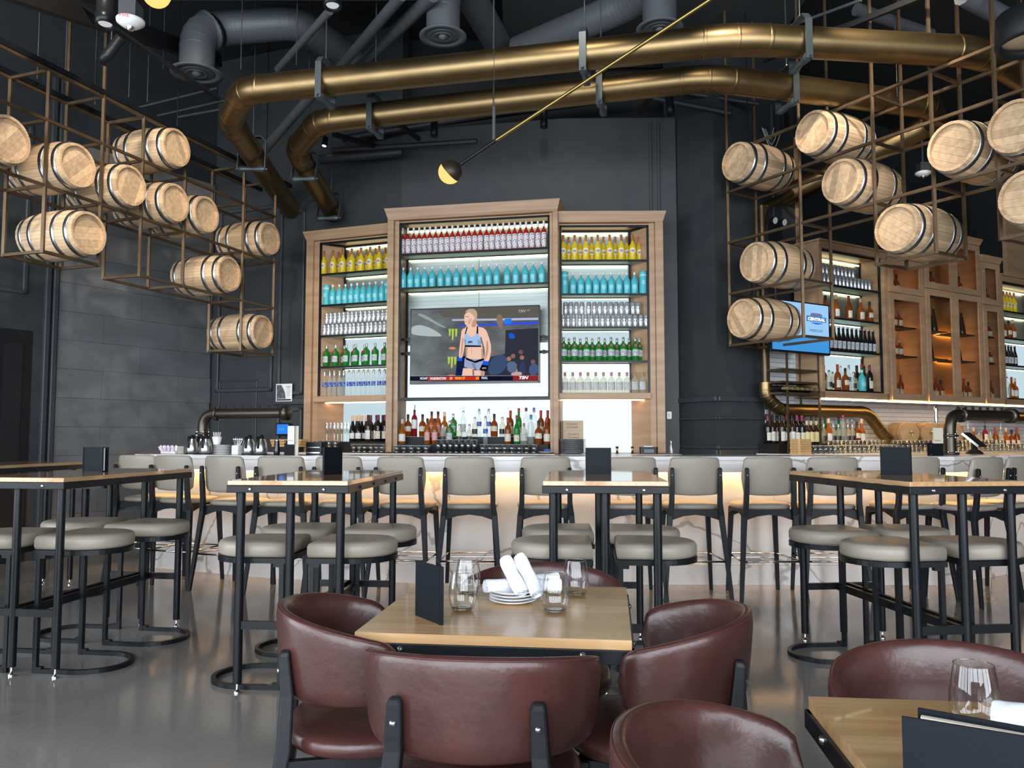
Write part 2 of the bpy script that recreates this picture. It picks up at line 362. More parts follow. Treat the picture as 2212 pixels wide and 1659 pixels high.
# back wall panel mouldings
uu = FB3.L
trim(FB3, 0.98, 1.10, 3.7, 4.85, w=0.03, d=0.025, sides='lr')
trim(FB1, 0.08, 0.95, 1.85, 4.2, w=0.05); trim(FB1, 0.13, 0.72, 0.3, 2.0, w=0.02, d=0.012)
trim(FB1, 1.02, 1.40, 1.80, 4.1, w=0.05); trim(FB1, 1.02, 1.40, 0.4, 1.65, w=0.05); ledge(FB1, 0.98, 1.45, 1.68, 1.76, 0.04)
trim(FRW, 0.02, 0.22, 2.8, 5.0, w=0.03, sides='r')
# left wall: pilaster strips, door recess, panel
ul = FLW.u(100, 800); 
for a in (FLW.u(84, 900) , FLW.u(101, 900)): ledge(FLW, a, a + 0.06, 0, 5.2, 0.05)
ud = FLW.u(68, 800)
trim(FLW, ud - 1.6, ud - 0.08, 2.78, 4.6, w=0.05)
dz = FLW.z(40, 712)
dm = MB().b2((ud - 1.15, -0.004, 0.0), (ud, 0.02, dz))
d1 = struct('door_1', dm, mat('door_black', (0.006, 0.006, 0.007), 0.5), 'black door in the dark panelled wall'); d1.location = FLW.P(0, 0); d1.rotation_euler = (0, 0, FLW.a)
for k in range(4): obj('door_panel', MB().b2((ud - 0.28 - 0.24 * k, -0.016, 0.15), (ud - 0.10 - 0.24 * k, 0, dz - 0.15)), blackm, d1)
obj('door_handle', MB().cyl((ud - 0.13, -0.012, 1.02), (ud - 0.13, -0.06, 1.02), 0.012).cyl((ud - 0.13, -0.06, 1.02), (ud - 0.25, -0.06, 1.02), 0.010), chrome, d1)
# large dark metallic tiles of the left wall, each its own slab
ut0 = FLW.u(121, 800); ut1 = FLW.L - 0.02
TM = [mat('slab_tile_%d' % k, c, r, 0.35, noise=((2.2, 2.2, 3.5), c2, 0.25, 0.8)) for k, (c, c2, r) in enumerate((((0.165, 0.170, 0.178), (0.285, 0.286, 0.290), 0.38), ((0.190, 0.190, 0.192), (0.325, 0.318, 0.312), 0.32), ((0.150, 0.157, 0.168), (0.250, 0.258, 0.270), 0.42)))]  # varied tones and mottling also stand in for soft light patches
th = 0.315; k = 0
for row in range(14):
    z0 = 0.14 + row * th; off = -0.45 * (row % 2); u = ut0 + off
    while u < ut1:
        a, b = max(u, ut0), min(u + 0.95, ut1)
        if b - a > 0.03:
            o = obj('slab_tile', MB().b2((a + 0.0015, -0.012 - 0.003 * random.random(), z0 + 0.0015), (b - 0.0015, 0.0, z0 + th - 0.0015)), random.choice(TM), wl); k += 1
        u += 0.95
bb = struct('baseboard_left', MB().b2((ut0, -0.02, 0), (ut1, 0.0, 0.13)), wall_n); bb.location = FLW.P(0, 0); bb.rotation_euler = (0, 0, FLW.a)

# ================================================================== BACK-BAR CABINETS
led = emis('led_strip_white', (1.0, 0.96, 0.58), 3.0)
ledw = emis('led_strip_warm', (1.0, 0.55, 0.19), 32.0)
lp_bright = emis('light_panel_bright', (0.86, 0.97, 1.0), 0.56)
lp_mid = emis('light_panel_mid', (0.70, 0.88, 0.95), 0.40)
back_steel = mat('brushed_back_panel', (0.25, 0.29, 0.28), 0.42, 0.8, noise=((1, 1, 60), (0.36, 0.40, 0.39), 0.3, 0.7))
fgl = mat('frosted_shelf_glass', (0.52, 0.72, 0.63), 0.4, trans=0.25, ior=1.3)
FL = Fr((-2.42, 9.32), (-1.385, 8.93)); FC = Fr((-1.385, 8.82), (0.495, 8.44)); FR = Fr((0.50, 8.50), (1.625, 8.48))
CT = 1.115     # top of the back counter
def cabinet(f, label, top, open_top, shelves, wood_z, outer, depth, splay_l, splay_r, bays, stl, str_, proud, panels=1):
    t = thing('display_cabinet', label, 'cabinet', f.P(0, 0, CT), f.a, 'oak display cabinets behind the bar')
    Z = -CT; W = f.L
    def z(a): return a + Z
    # stiles: an outer proud strip and an inner strip set back
    for s, (a, b) in enumerate((stl, str_)):
        if b > a:
            if s == 0: o1, o2 = (a, a + (b - a) * 0.58), (a + (b - a) * 0.58, b)
            else: o1, o2 = (b - (b - a) * 0.58, b), (a, b - (b - a) * 0.58)
            obj('stile', MB().b2((o1[0], -proud, 0), (o1[1], depth, z(top - 0.1))), oak, t, bev=0.004)
            obj('stile', MB().b2((o2[0], -proud + 0.035, 0), (o2[1], depth, z(open_top + 0.02))), oak, t, bev=0.004)
    cr = MB().b2((-0.0, -proud - 0.005, z(open_top + 0.02)), (W, depth, z(top - 0.03)))
    obj('header', cr, oakh, t, bev=0.004)
    cw = MB(); o = 0.03   # crown that flares outwards at the top
    x0, x1, y0, y1 = 0.0, W, -proud - 0.006, depth
    vs = [(x0, y0, z(top - 0.10)), (x1, y0, z(top - 0.10)), (x1, y1, z(top - 0.10)), (x0, y1, z(top - 0.10)), (x0 - o, y0 - o, z(top)), (x1 + o, y0 - o, z(top)), (x1 + o, y1, z(top)), (x0 - o, y1, z(top))]
    cw.add(vs, [(0, 3, 2, 1), (4, 5, 6, 7), (0, 1, 5, 4), (1, 2, 6, 5), (2, 3, 7, 6), (3, 0, 4, 7)]); obj('crown', cw, oakh, t)
    a, b = stl[1], str_[0]        # opening
    ba, bb = a + splay_l, b - splay_r
    # side panels (splayed)
    for x, xb in ((a, ba), (b, bb)):
        s = 1 if x == a else -1
        obj('side_panel', MB().prism([(x, 0.02), (x - s * 0.02, 0.02), (xb - s * 0.02, depth), (xb, depth)][:: (-1 if s == 1 else 1)], 0, z(open_top)), oak, t)
    obj('ceiling_panel', MB().prism([(a, 0.02), (b, 0.02), (bb, depth), (ba, depth)], z(open_top), z(open_top + 0.015)), oakh, t)
    # black metal inner frame
    w = 0.022
    for x, y in ((a + w / 2, 0.03), (b - w / 2, 0.03), (ba + w / 2, depth - 0.03), (bb - w / 2, depth - 0.03)):
        obj('frame_post', MB().b2((x - w / 2, y - w / 2, z(wood_z)), (x + w / 2, y + w / 2, z(open_top))), black, t)
    for y, p, q_ in ((0.03, a, b), (depth - 0.03, ba, bb)):
        obj('frame_rail', MB().b2((p, y - w / 2, z(open_top - w)), (q_, y + w / 2, z(open_top))), black, t)
    for p, q_ in (((a + 0.011, 0.03), (ba + 0.011, depth - 0.03)), ((b - 0.011, 0.03), (bb - 0.011, depth - 0.03))):
        obj('frame_rail', MB().bar((p[0], p[1], z(open_top - w / 2)), (q_[0], q_[1], z(open_top - w / 2)), w), black, t)
    for zz in shelves:
        sh = obj('shelf', MB().prism([(a + 0.01, 0.03), (b - 0.01, 0.03), (bb - 0.01, depth - 0.02), (ba + 0.01, depth - 0.02)], z(zz - 0.012), z(zz)), fgl, t, 'frosted glass shelf')
        obj('shelf_edge', MB().b2((a, 0.018, z(zz - 0.018)), (b, 0.040, z(zz + 0.002))), black, sh); obj('rear_rail', MB().b2((ba + 0.01, depth - 0.062, z(zz - 0.022)), (bb - 0.01, depth - 0.052, z(zz - 0.012))), black, sh)
        obj('led_strip', MB().b2((ba + 0.03, depth - 0.042, z(zz - 0.030)), (bb - 0.03, depth - 0.030, z(zz - 0.014))), led, sh)
    obj('led_strip', MB().b2((ba + 0.03, depth - 0.05, z(open_top - 0.05)), (bb - 0.03, depth - 0.04, z(open_top - 0.035))), led, t)
    for (z0, z1, m) in bays:
        for k in range(panels):
            p = ba + (bb - ba) * k / panels; q_ = ba + (bb - ba) * (k + 1) / panels
            obj('back_panel', MB().b2((p + 0.002, depth - 0.012, z(z0)), (q_ - 0.002, depth + 0.01, z(z1 - 0.003))), m, t)
    return t, (a, b, ba, bb)
Sz = (3.195, 2.828, 2.468, 2.104)
cabL, opL = cabinet(FL, 'oak display cabinet beside the poster wall', 3.70, 3.57, Sz, 1.757, 0, 0.29, 0.19, 0.0,
    [(3.195, 3.57, back_steel), (2.828, 3.195, back_steel), (2.468, 2.828, back_steel), (2.104, 2.468, lp_mid), (1.757, 2.104, lp_mid), (1.115, 1.757, lp_mid)], (0.0, 0.16), (FL.L - 0.005, FL.L), 0.02)
cabR, opR = cabinet(FR, 'oak display cabinet beside the dark column', 3.71, 3.575, Sz, 1.757, 0, 0.27, 0.0, 0.17,
    [(3.195, 3.575, back_steel), (2.828, 3.195, back_steel), (2.468, 2.828, lp_mid), (2.104, 2.468, lp_mid), (1.757, 2.104, lp_bright), (1.115, 1.757, lp_bright)], (0.0, 0.012), (FR.L - 0.15, FR.L), 0.02)
cabC, opC = cabinet(FC, 'tall middle oak display cabinet that holds the television', 3.83, 3.68, (3.325, 2.945), 1.70, 0, 0.30, 0.0, 0.0,
    [(3.325, 3.68, back_steel), (2.945, 3.325, back_steel), (2.33, 2.945, back_steel), (1.715, 2.33, lp_bright), (1.115, 1.70, lp_bright)], (0.0, 0.125), (FC.L - 0.095, FC.L), 0.03, 2)
# thick oak shelves with warm lights below (outer cabinets), black rail (middle)
for t, (a, b, ba, bb), f, d in ((cabL, opL, FL, 0.29), (cabR, opR, FR, 0.27)):
    s = obj('oak_shelf', MB().b2((a - 0.03, -0.025, 1.69 - CT), (b, d, 1.757 - CT)), oakh, t, bev=0.004)
    obj('led_strip', MB().b2((a + 0.02, 0.10, 1.679 - CT), (b - 0.02, 0.115, 1.689 - CT)), emis('led_strip_peach', (1.0, 0.62, 0.32), 7.0), s)
a, b, ba, bb = opC
obj('lower_rail', MB().b2((a, 0.01, 1.695 - CT), (b, 0.05, 1.72 - CT)).b2((a, 0.25, 1.695 - CT), (b, 0.28, 1.72 - CT)), black, cabC)
for x in (a + 0.012, b - 0.012): obj('frame_post', MB().b2((x - 0.012, 0.018, 1.70 - CT), (x + 0.012, 0.045, 1.75 - CT)), black, cabC)

# back counter: dark body, white slab with a black mat
def counter(name, label, f, u0, u1, v0, v1, top, mslab, mbody):
    t = thing(name, label, 'counter', f.P(0, 0), f.a, None)
    obj('body', MB().b2((u0, v0 + 0.04, 0.0), (u1, v1, top - 0.036)), mbody, t); obj('slab', MB().b2((u0, v0, top - 0.036), (u1, v1, top)), mslab, t, bev=0.003); return t
slabw = mat('white_quartz', (0.62, 0.62, 0.63), 0.25)
counter('back_counter', 'white topped back counter under the poster-side cabinet', FL, -0.35, FL.L + 0.02, -0.30, 0.36, CT, slabw, blackm)
counter('back_counter', 'white topped back counter under the television cabinet', FC, 0.0, FC.L, -0.33, 0.36, CT, slabw, blackm)
counter('back_counter', 'white topped back counter beside the dark column', FR, 0.0, FR.L + 0.12, -0.27, 0.33, CT - 0.005, slabw, blackm)
tag(obj('bar_mat', MB().box((FC.L / 2, -0.10, 0.004), (FC.L - 0.1, 0.4, 0.008)), blackm), 'black rubber bar mat under the middle bottles', 'mat').matrix_world = FC.M(0, 0, CT)
tag(obj('bar_mat', MB().box((0.62, -0.10, 0.004), (0.78, 0.3, 0.008)), blackm), 'black rubber bar mat under the dark wine bottles', 'mat').matrix_world = FL.M(0, 0, CT)
# ================================================================== THE BAR: faceted marble front, counter, warm light below
BP = [(-3.62, 8.05), (-2.15, 7.39), (-0.55, 7.12), (3.74, 7.08), (7.2, 9.16)]
bar = thing('bar', 'long faceted bar with white veined marble front and lit overhang', 'bar', (0, 0, 0))
def off(pl, d):
    fs = [Fr(pl[i], pl[i + 1]) for i in range(len(pl) - 1)]; out = []
    for i in range(len(pl)):
        if i == 0: q = fs[0].P(0, d)
        elif i == len(pl) - 1: q = fs[-1].P(fs[-1].L, d)
        else:
            n = (fs[i - 1].n + fs[i].n).normalized(); k = d / n.dot(fs[i].n); q = Vector((pl[i][0] + n.x * k, pl[i][1] + n.y * k, 0))
        out.append((q.x, q.y))
    return out
def ribbon(pl, d0, d1, z0, z1):
    A, B = off(pl, d0), off(pl, d1); res = []
    for i in range(len(pl) - 1): res.append(MB().prism([A[i], A[i + 1], B[i + 1], B[i]], z0, z1))
    return res
for i in range(len(BP) - 1):   # marble slabs, each its own
    f = Fr(BP[i], BP[i + 1]); n = max(1, round(f.L / 1.35))
    for k in range(n):
        obj('marble_slab', MB().b2((f.L * k / n + 0.001, 0, 0.17), (f.L * (k + 1) / n - 0.001, 0.03, 0.985)), marble, bar).matrix_world = f.M(0, 0, 0)
        obj('marble_plinth', MB().b2((f.L * k / n + 0.001, -0.015, 0.0), (f.L * (k + 1) / n - 0.001, 0.03, 0.168)), marble, bar).matrix_world = f.M(0, 0, 0)
for r in ribbon(BP, 0.04, 0.42, 0.02, 0.97): obj('bar_body', r, blackm, bar)
for r in ribbon(BP, -0.20, 0.50, 1.085, 1.12): obj('counter_slab', r, marble, bar)
for r in ribbon(BP, -0.185, -0.155, 0.985, 1.083): obj('counter_fascia', r, marble, bar)
for r in ribbon(BP, -0.155, 0.04, 1.05, 1.083): obj('overhang_soffit', r, white, bar)
for r in ribbon(BP, -0.055, -0.04, 1.035, 1.05): obj('led_strip', r, ledw, bar)
pe = Fr((BP[0][0] + 0.42 * 0.41, BP[0][1] + 0.42 * 0.912), BP[0])
obj('marble_end', MB().b2((0, -0.001, 0.0), (pe.L, 0.03, 1.085)), marble, bar).matrix_world = pe.M(0, 0, 0)

# ================================================================== TELEVISION in the middle cabinet
def tv_set(name, label, f, v, pxs, tag_=None):
    (x0, y0), (x1, y1), (x2, y2), (x3, y3) = pxs      # tl, tr, bl, br pixels
    u0 = (f.u(x0, y0, v) + f.u(x2, y2, v)) / 2; u1 = (f.u(x1, y1, v) + f.u(x3, y3, v)) / 2
    zt = (f.z(x0, y0, v) + f.z(x1, y1, v)) / 2; zb = (f.z(x2, y2, v) + f.z(x3, y3, v)) / 2
    W, H = u1 - u0, zt - zb
    t = thing(name, label, 'television', f.P((u0 + u1) / 2, v, zb), f.a)
    obj('case', MB().b2((-W / 2, 0.004, 0), (W / 2, 0.055, H)), black, t, bev=0.004)
    bz = MB(); e = 0.013
    bz.b2((-W / 2, -0.003, H - e), (W / 2, 0.004, H)).b2((-W / 2, -0.003, 0), (W / 2, 0.004, e * 1.8)).b2((-W / 2, -0.003, 0), (-W / 2 + e, 0.004, H)).b2((W / 2 - e, -0.003, 0), (W / 2, 0.004, H))
    obj('bezel', bz, mat('tv_bezel', (0.01, 0.01, 0.012), 0.2), t)
    return t, W, H
tv, TW, TH = tv_set('television', 'large flat television showing a fighter on a sports channel', FC, 0.05, ((884, 669), (1163, 657), (888, 832), (1168, 825)))
def tvp(x, y):   # zoomed picture coordinates -> position on the screen
    s = (x - 100 - (y - 195) * 0.03) / 1922.0; top = 195 - 65 * s; bot = 1302 - 40 * s
    return ((s - 0.5) * TW, (1 - (y - top) / (bot - top)) * TH)
lay = [0]
def pic(name, pts, col, parent, k=0.55, smooth=0, st=1.0, fn=tvp):
    lay[0] += 1; y = -0.0005 - 0.00012 * lay[0]
    P = [fn(*p) for p in pts]
    if smooth:     # round the outline
        for _ in range(smooth):
            Q = []
            for i in range(len(P)):
                a, b = P[i], P[(i + 1) % len(P)]
                Q += [(a[0] * .75 + b[0] * .25, a[1] * .75 + b[1] * .25), (a[0] * .25 + b[0] * .75, a[1] * .25 + b[1] * .75)]
            P = Q
    me = MB().add([(p[0], y, p[1]) for p in P], [tuple(range(len(P)))])
    return obj(name, me, emis('screen_%d_%d_%d' % tuple(int(c * 255) for c in col), tuple(c ** 2.2 for c in col), k), parent)
def pic_text(name, txt, x, y, h, col, parent, shear=0.0, bold=0.0, fn=tvp, wmax=None):
    lay[0] += 1; yy = -0.0005 - 0.00012 * lay[0]
    px = fn(x, y); size = abs(fn(x, y + h)[1] - px[1]) * 1.4
    vs, fs = text_mb(txt, size, shear, bold)
    if wmax:
        ww = max(v[0] for v in vs) - min(v[0] for v in vs); kx = abs(fn(x + wmax, y)[0] - px[0]) / ww
    else: kx = 1
    me = MB().add([(px[0] + v[0] * kx, yy, px[1] + v[1]) for v in vs], fs)
    return obj(name, me, emis('screen_%d_%d_%d' % tuple(int(c * 255) for c in col), tuple(c ** 2.2 for c in col), 0.6), parent)
scr_m = bpy.data.materials.new('screen_arena'); scr_m.use_nodes = True
nt = scr_m.node_tree; nt.nodes.remove(nt.nodes['Principled BSDF']); e = nt.nodes.new('ShaderNodeEmission'); e.inputs[1].default_value = 0.55
tc = nt.nodes.new('ShaderNodeTexCoord'); mp = nt.nodes.new('ShaderNodeMapping'); mp.inputs['Scale'].default_value = (2.2, 1, 4); nz = nt.nodes.new('ShaderNodeTexNoise'); nz.inputs['Scale'].default_value = 1.6; nz.inputs['Detail'].default_value = 3
rp = nt.nodes.new('ShaderNodeValToRGB'); rp.color_ramp.elements[0].position = 0.35; rp.color_ramp.elements[1].position = 0.7; rp.color_ramp.elements[0].color = (0.045, 0.05, 0.055, 1); rp.color_ramp.elements[1].color = (0.20, 0.22, 0.23, 1)
nt.links.new(tc.outputs['Object'], mp.inputs[0]); nt.links.new(mp.outputs[0], nz.inputs[0]); sx_ = nt.nodes.new('ShaderNodeSeparateXYZ'); nt.links.new(tc.outputs['Object'], sx_.inputs[0])
rx = nt.nodes.new('ShaderNodeValToRGB'); mr_ = nt.nodes.new('ShaderNodeMapRange'); mr_.inputs[1].default_value = -0.7; mr_.inputs[2].default_value = 0.7; nt.links.new(sx_.outputs[0], mr_.inputs[0]); nt.links.new(mr_.outputs[0], rx.inputs[0])
for i_, (p_, c_) in enumerate(((0.0, (0.20, 0.22, 0.23)), (0.3, (0.10, 0.11, 0.12)), (0.52, (0.10, 0.09, 0.09)), (0.72, (0.13, 0.13, 0.13)), (1.0, (0.05, 0.055, 0.075)))):
    el = rx.color_ramp.elements[0] if i_ == 0 else rx.color_ramp.elements[-1] if i_ == 4 else rx.color_ramp.elements.new(p_)
    el.position = p_; el.color = (*c_, 1)
mz = nt.nodes.new('ShaderNodeMixRGB'); mz.inputs[0].default_value = 0.5
nt.links.new(nz.outputs[0], rp.inputs[0]); nt.links.new(rx.outputs[0], mz.inputs[1]); nt.links.new(rp.outputs[0], mz.inputs[2]); nt.links.new(mz.outputs[0], e.inputs[0]); nt.links.new(e.outputs[0], nt.nodes['Material Output'].inputs[0])
scr = obj('screen', MB().b2((-TW / 2 + 0.012, -0.0004, 0.02), (TW / 2 - 0.012, 0.003, TH - 0.012)), scr_m, tv, 'lit television picture')
S = scr
pic('light_streak', [(110, 470), (230, 420), (420, 470), (620, 590), (520, 600), (260, 590), (112, 560)], (.66, .70, .71), S, smooth=2)
pic('light_streak', [(180, 270), (300, 260), (560, 420), (670, 470), (600, 470), (380, 360)], (.56, .60, .61), S, smooth=2)
pic('ceiling_glow', [(500, 190), (1000, 175), (1900, 140), (2020, 140), (2020, 330), (1400, 330), (600, 320)], (.36, .35, .33), S)
pic('blue_ring', [(820, 430), (1500, 395), (2010, 375), (2010, 412), (1500, 430), (840, 450)], (.22, .30, .85), S)
pic('white_ring', [(740, 345), (1500, 330), (2010, 318), (2010, 352), (1500, 362), (740, 368)], (.66, .70, .80), S)
pic('blue_sign', [(1520, 335), (1620, 330), (1620, 410), (1520, 415)], (.15, .48, .88), S)
pic('orange_glow', [(1405, 270), (1490, 275), (1500, 480), (1460, 490), (1400, 380)], (.52, .43, .36), S, smooth=2)
pic('dark_stand', [(1540, 500), (2020, 470), (2030, 1165), (1250, 1165), (1300, 900), (1540, 850)], (.20, .21, .25), S)
pic('crowd_jacket', [(1330, 900), (1540, 840), (1600, 1000), (1480, 1150), (1290, 1160)], (.24, .30, .42), S, smooth=2)
for x, y, c in ((1600, 920, (.62, .45, .42)), (1660, 880, (.55, .38, .36)), (1790, 900, (.60, .42, .38)), (1770, 820, (.45, .32, .32)), (1700, 1090, (.70, .52, .48)), (1950, 960, (.45, .35, .36)), (1360, 830, (.5, .4, .4))):
    pic('crowd_face', [(x + 34 * math.cos(q), y + 34 * math.sin(q)) for q in [k * PI / 4 for k in range(8)]], c, S)
for pts, c in (([(1570, 960), (1720, 960), (1720, 1120), (1590, 1120)], (.34, .40, .52)), ([(1760, 960), (1850, 960), (1840, 1160), (1750, 1160)], (.22, .24, .36)), ([(1900, 1000), (2025, 980), (2028, 1150), (1900, 1160)], (.28, .34, .48)), ([(1640, 1120), (1790, 1100), (1800, 1165), (1640, 1165)], (.72, .62, .60))):
    pic('crowd_clothing', pts, c, S, smooth=1)
pic('blue_spot', [(1580, 550), (1650, 540), (1690, 620), (1600, 630)], (.12, .35, .80), S, smooth=2)
pic('navy_pad', [(840, 900), (960, 880), (940, 1180), (820, 1180)], (.10, .14, .30), S)
def claw(x0, y0):
    for i, (dx, h) in enumerate(((0, 110), (46, 175), (96, 120))):
        pic('green_claw_mark', [(x0 + dx, y0), (x0 + dx + 40, y0), (x0 + dx + 36, y0 + h * .82), (x0 + dx + 24, y0 + h), (x0 + dx + 12, y0 + h * .9), (x0 + dx + 8, y0 + h * .3)], (.66, .78, .30), S)
claw(690, 485); claw(690, 895)
pic('orange_mark', [(690, 770), (760, 745), (830, 770), (760, 792)], (.85, .52, .36), S, smooth=1); pic('orange_mark', [(690, 1170), (760, 1150), (830, 1170), (760, 1185)], (.80, .50, .34), S)
sk, sk2 = (.90, .74, .66), (.80, .62, .54)
pic('leg', [(930, 1060), (1090, 1060), (1090, 1180), (915, 1180)], sk, S); pic('leg', [(1095, 1090), (1250, 1090), (1245, 1180), (1100, 1180)], sk, S)
pic('torso', [(955, 700), (1200, 700), (1215, 800), (1240, 930), (1240, 980), (960, 960), (965, 900)], sk, S)
pic('arm', [(890, 490), (960, 470), (960, 620), (935, 800), (910, 920), (860, 920), (865, 760), (880, 620)], sk, S, smooth=1)
pic('arm', [(1140, 450), (1240, 480), (1290, 580), (1345, 760), (1310, 980), (1235, 980), (1250, 800), (1200, 650)], sk, S, smooth=1)
pic('neck', [(985, 420), (1090, 340), (1120, 440), (1200, 480), (1180, 640), (1000, 620), (930, 480)], sk, S, smooth=1)
pic('fight_top', [(925, 600), (960, 530), (1000, 600), (1080, 600), (1120, 520), (1190, 650), (1185, 740), (945, 740)], (.60, .72, .87), S, smooth=1)
pic('top_strap', [(962, 455), (980, 460), (955, 560), (938, 560)], (.15, .13, .18), S); pic('top_strap', [(1115, 440), (1135, 445), (1140, 560), (1112, 550)], (.15, .13, .18), S)
pic('top_band', [(945, 722), (1190, 728), (1190, 750), (950, 752)], (.16, .14, .20), S)
pic_text('top_lettering', 'UFC', 1020, 680, 26, (.10, .10, .14), S, 0.25, 0.002)
pic('head', [(930, 260), (1000, 235), (1090, 260), (1095, 350), (1050, 420), (970, 440), (935, 420), (920, 330)], sk, S, smooth=1)
pic('hair', [(930, 250), (960, 205), (1040, 185), (1100, 215), (1120, 290), (1100, 380), (1070, 300), (1000, 235)], (.72, .62, .52), S, smooth=1)
pic('eyebrow', [(935, 300), (990, 305), (990, 314), (935, 308)], (.45, .35, .30), S); pic('mouth', [(935, 375), (965, 378), (965, 386), (935, 383)], (.62, .38, .36), S)
pic('shorts', [(950, 920), (1235, 930), (1250, 1010), (1190, 1110), (1100, 1060), (1050, 1070), (945, 1035)], (.58, .62, .75), S)
pic('waistband', [(965, 900), (1100, 955), (1240, 905), (1242, 940), (1110, 985), (970, 935)], (.10, .09, .10), S)
pic('glove', [(845, 915), (910, 915), (930, 1050), (880, 1060), (830, 1000)], (.13, .15, .22), S); pic('wrist_wrap', [(845, 910), (912, 910), (912, 955), (845, 955)], (.10, .36, .86), S)
pic('glove', [(1210, 1000), (1305, 1000), (1290, 1090), (1240, 1115), (1175, 1080)], (.06, .07, .10), S); pic('wrist_wrap', [(1225, 950), (1310, 960), (1300, 1020), (1215, 1005)], (.10, .36, .86), S)
sh = (.74, .56, .49)
pic('skin_shade', [(960, 760), (990, 760), (985, 900), (965, 900)], sh, S); pic('skin_shade', [(1190, 760), (1215, 800), (1235, 920), (1200, 920)], sh, S); pic('skin_shade', [(1040, 760), (1055, 760), (1058, 860), (1046, 860)], (.82, .65, .57), S)
pic('skin_shade', [(1060, 350), (1095, 340), (1112, 440), (1060, 470), (1030, 440)], sh, S, smooth=1); pic('skin_shade', [(1265, 640), (1290, 680), (1300, 820), (1262, 940), (1250, 930), (1265, 800)], sh, S, smooth=1); pic('skin_shade', [(905, 620), (925, 620), (915, 800), (895, 900), (885, 900)], sh, S)
pic('skin_shade', [(1070, 1075), (1095, 1070), (1092, 1180), (1075, 1180)], (.62, .44, .38), S); pic('skin_shade', [(1190, 1115), (1245, 1090), (1240, 1180), (1200, 1180)], sh, S); pic('top_shade', [(930, 640), (960, 640), (965, 722), (945, 722)], (.48, .60, .76), S); pic('top_shade', [(1130, 640), (1185, 650), (1185, 724), (1140, 724)], (.50, .62, .78), S); pic('shorts_shade', [(1050, 990), (1100, 985), (1130, 1070), (1090, 1065)], (.46, .50, .63), S)
pic('cheek_shade', [(985, 340), (1040, 330), (1030, 410), (975, 430)], (.82, .64, .56), S, smooth=1)
pic_text('glove_lettering', 'UFC', 1245, 1060, 26, (.85, .85, .88), S)
pic('ticker', [(135, 1180), (2030, 1160), (2030, 1235), (135, 1250)], (.10, .11, .17), S)
pic('ticker_line', [(135, 1178), (2030, 1158), (2030, 1163), (135, 1183)], (.60, .62, .66), S)
pic('ticker_red', [(405, 1190), (690, 1188), (690, 1238), (405, 1242)], (.66, .26, .24), S); pic('ticker_red', [(690, 1188), (1180, 1180), (1180, 1232), (690, 1238)], (.76, .20, .12), S)
pic('ticker_red', [(1670, 1165), (2030, 1160), (2030, 1230), (1670, 1232)], (.55, .16, .18), S)
for tx, x, y, h, c, wm in (('NCAAF', 345, 1214, 34, (.92, .94, .95), 110), ('WASHINGTON', 562, 1214, 36, (.95, .92, .92), 240), ('28', 756, 1210, 36, (.95, .75, .70), 42), ('PENN ST', 892, 1208, 36, (.98, .70, .30), 150), ('35', 1148, 1206, 36, (.98, .70, .30), 46), ('FINAL', 1255, 1202, 34, (.80, .84, .90), 90)):
    pic_text('ticker_lettering', tx, x, y, h, c, S, 0, 0.001, tvp, wm)
pic_text('channel_lettering', 'TSN', 1815, 1194, 40, (.96, .95, .95), S, 0.3, 0.002, tvp, 135); pic_text('channel_lettering', 'TSN', 1765, 226, 36, (.62, .63, .64), S, 0.3, 0.001, tvp, 110); pic_text('channel_lettering', '03', 1862, 214, 22, (.66, .67, .68), S, 0.2, 0.0, tvp, 40)
for sx, pxl in ((-1, ((868, 733), (868, 764))), (1, ((1190, 727), (1190, 759)))):
    for (px_, py_) in pxl:
        zz = FC.z(px_, py_, 0.1) - tv.location.z
        obj('wall_arm', MB().b2((sx * (TW / 2 - 0.1), 0.07, zz - 0.014), (sx * (TW / 2 + 0.16), 0.10, zz + 0.014)).b2((sx * (TW / 2 + 0.02), 0.06, zz - 0.02), (sx * (TW / 2 + 0.05), 0.11, zz + 0.02)), black, tv)
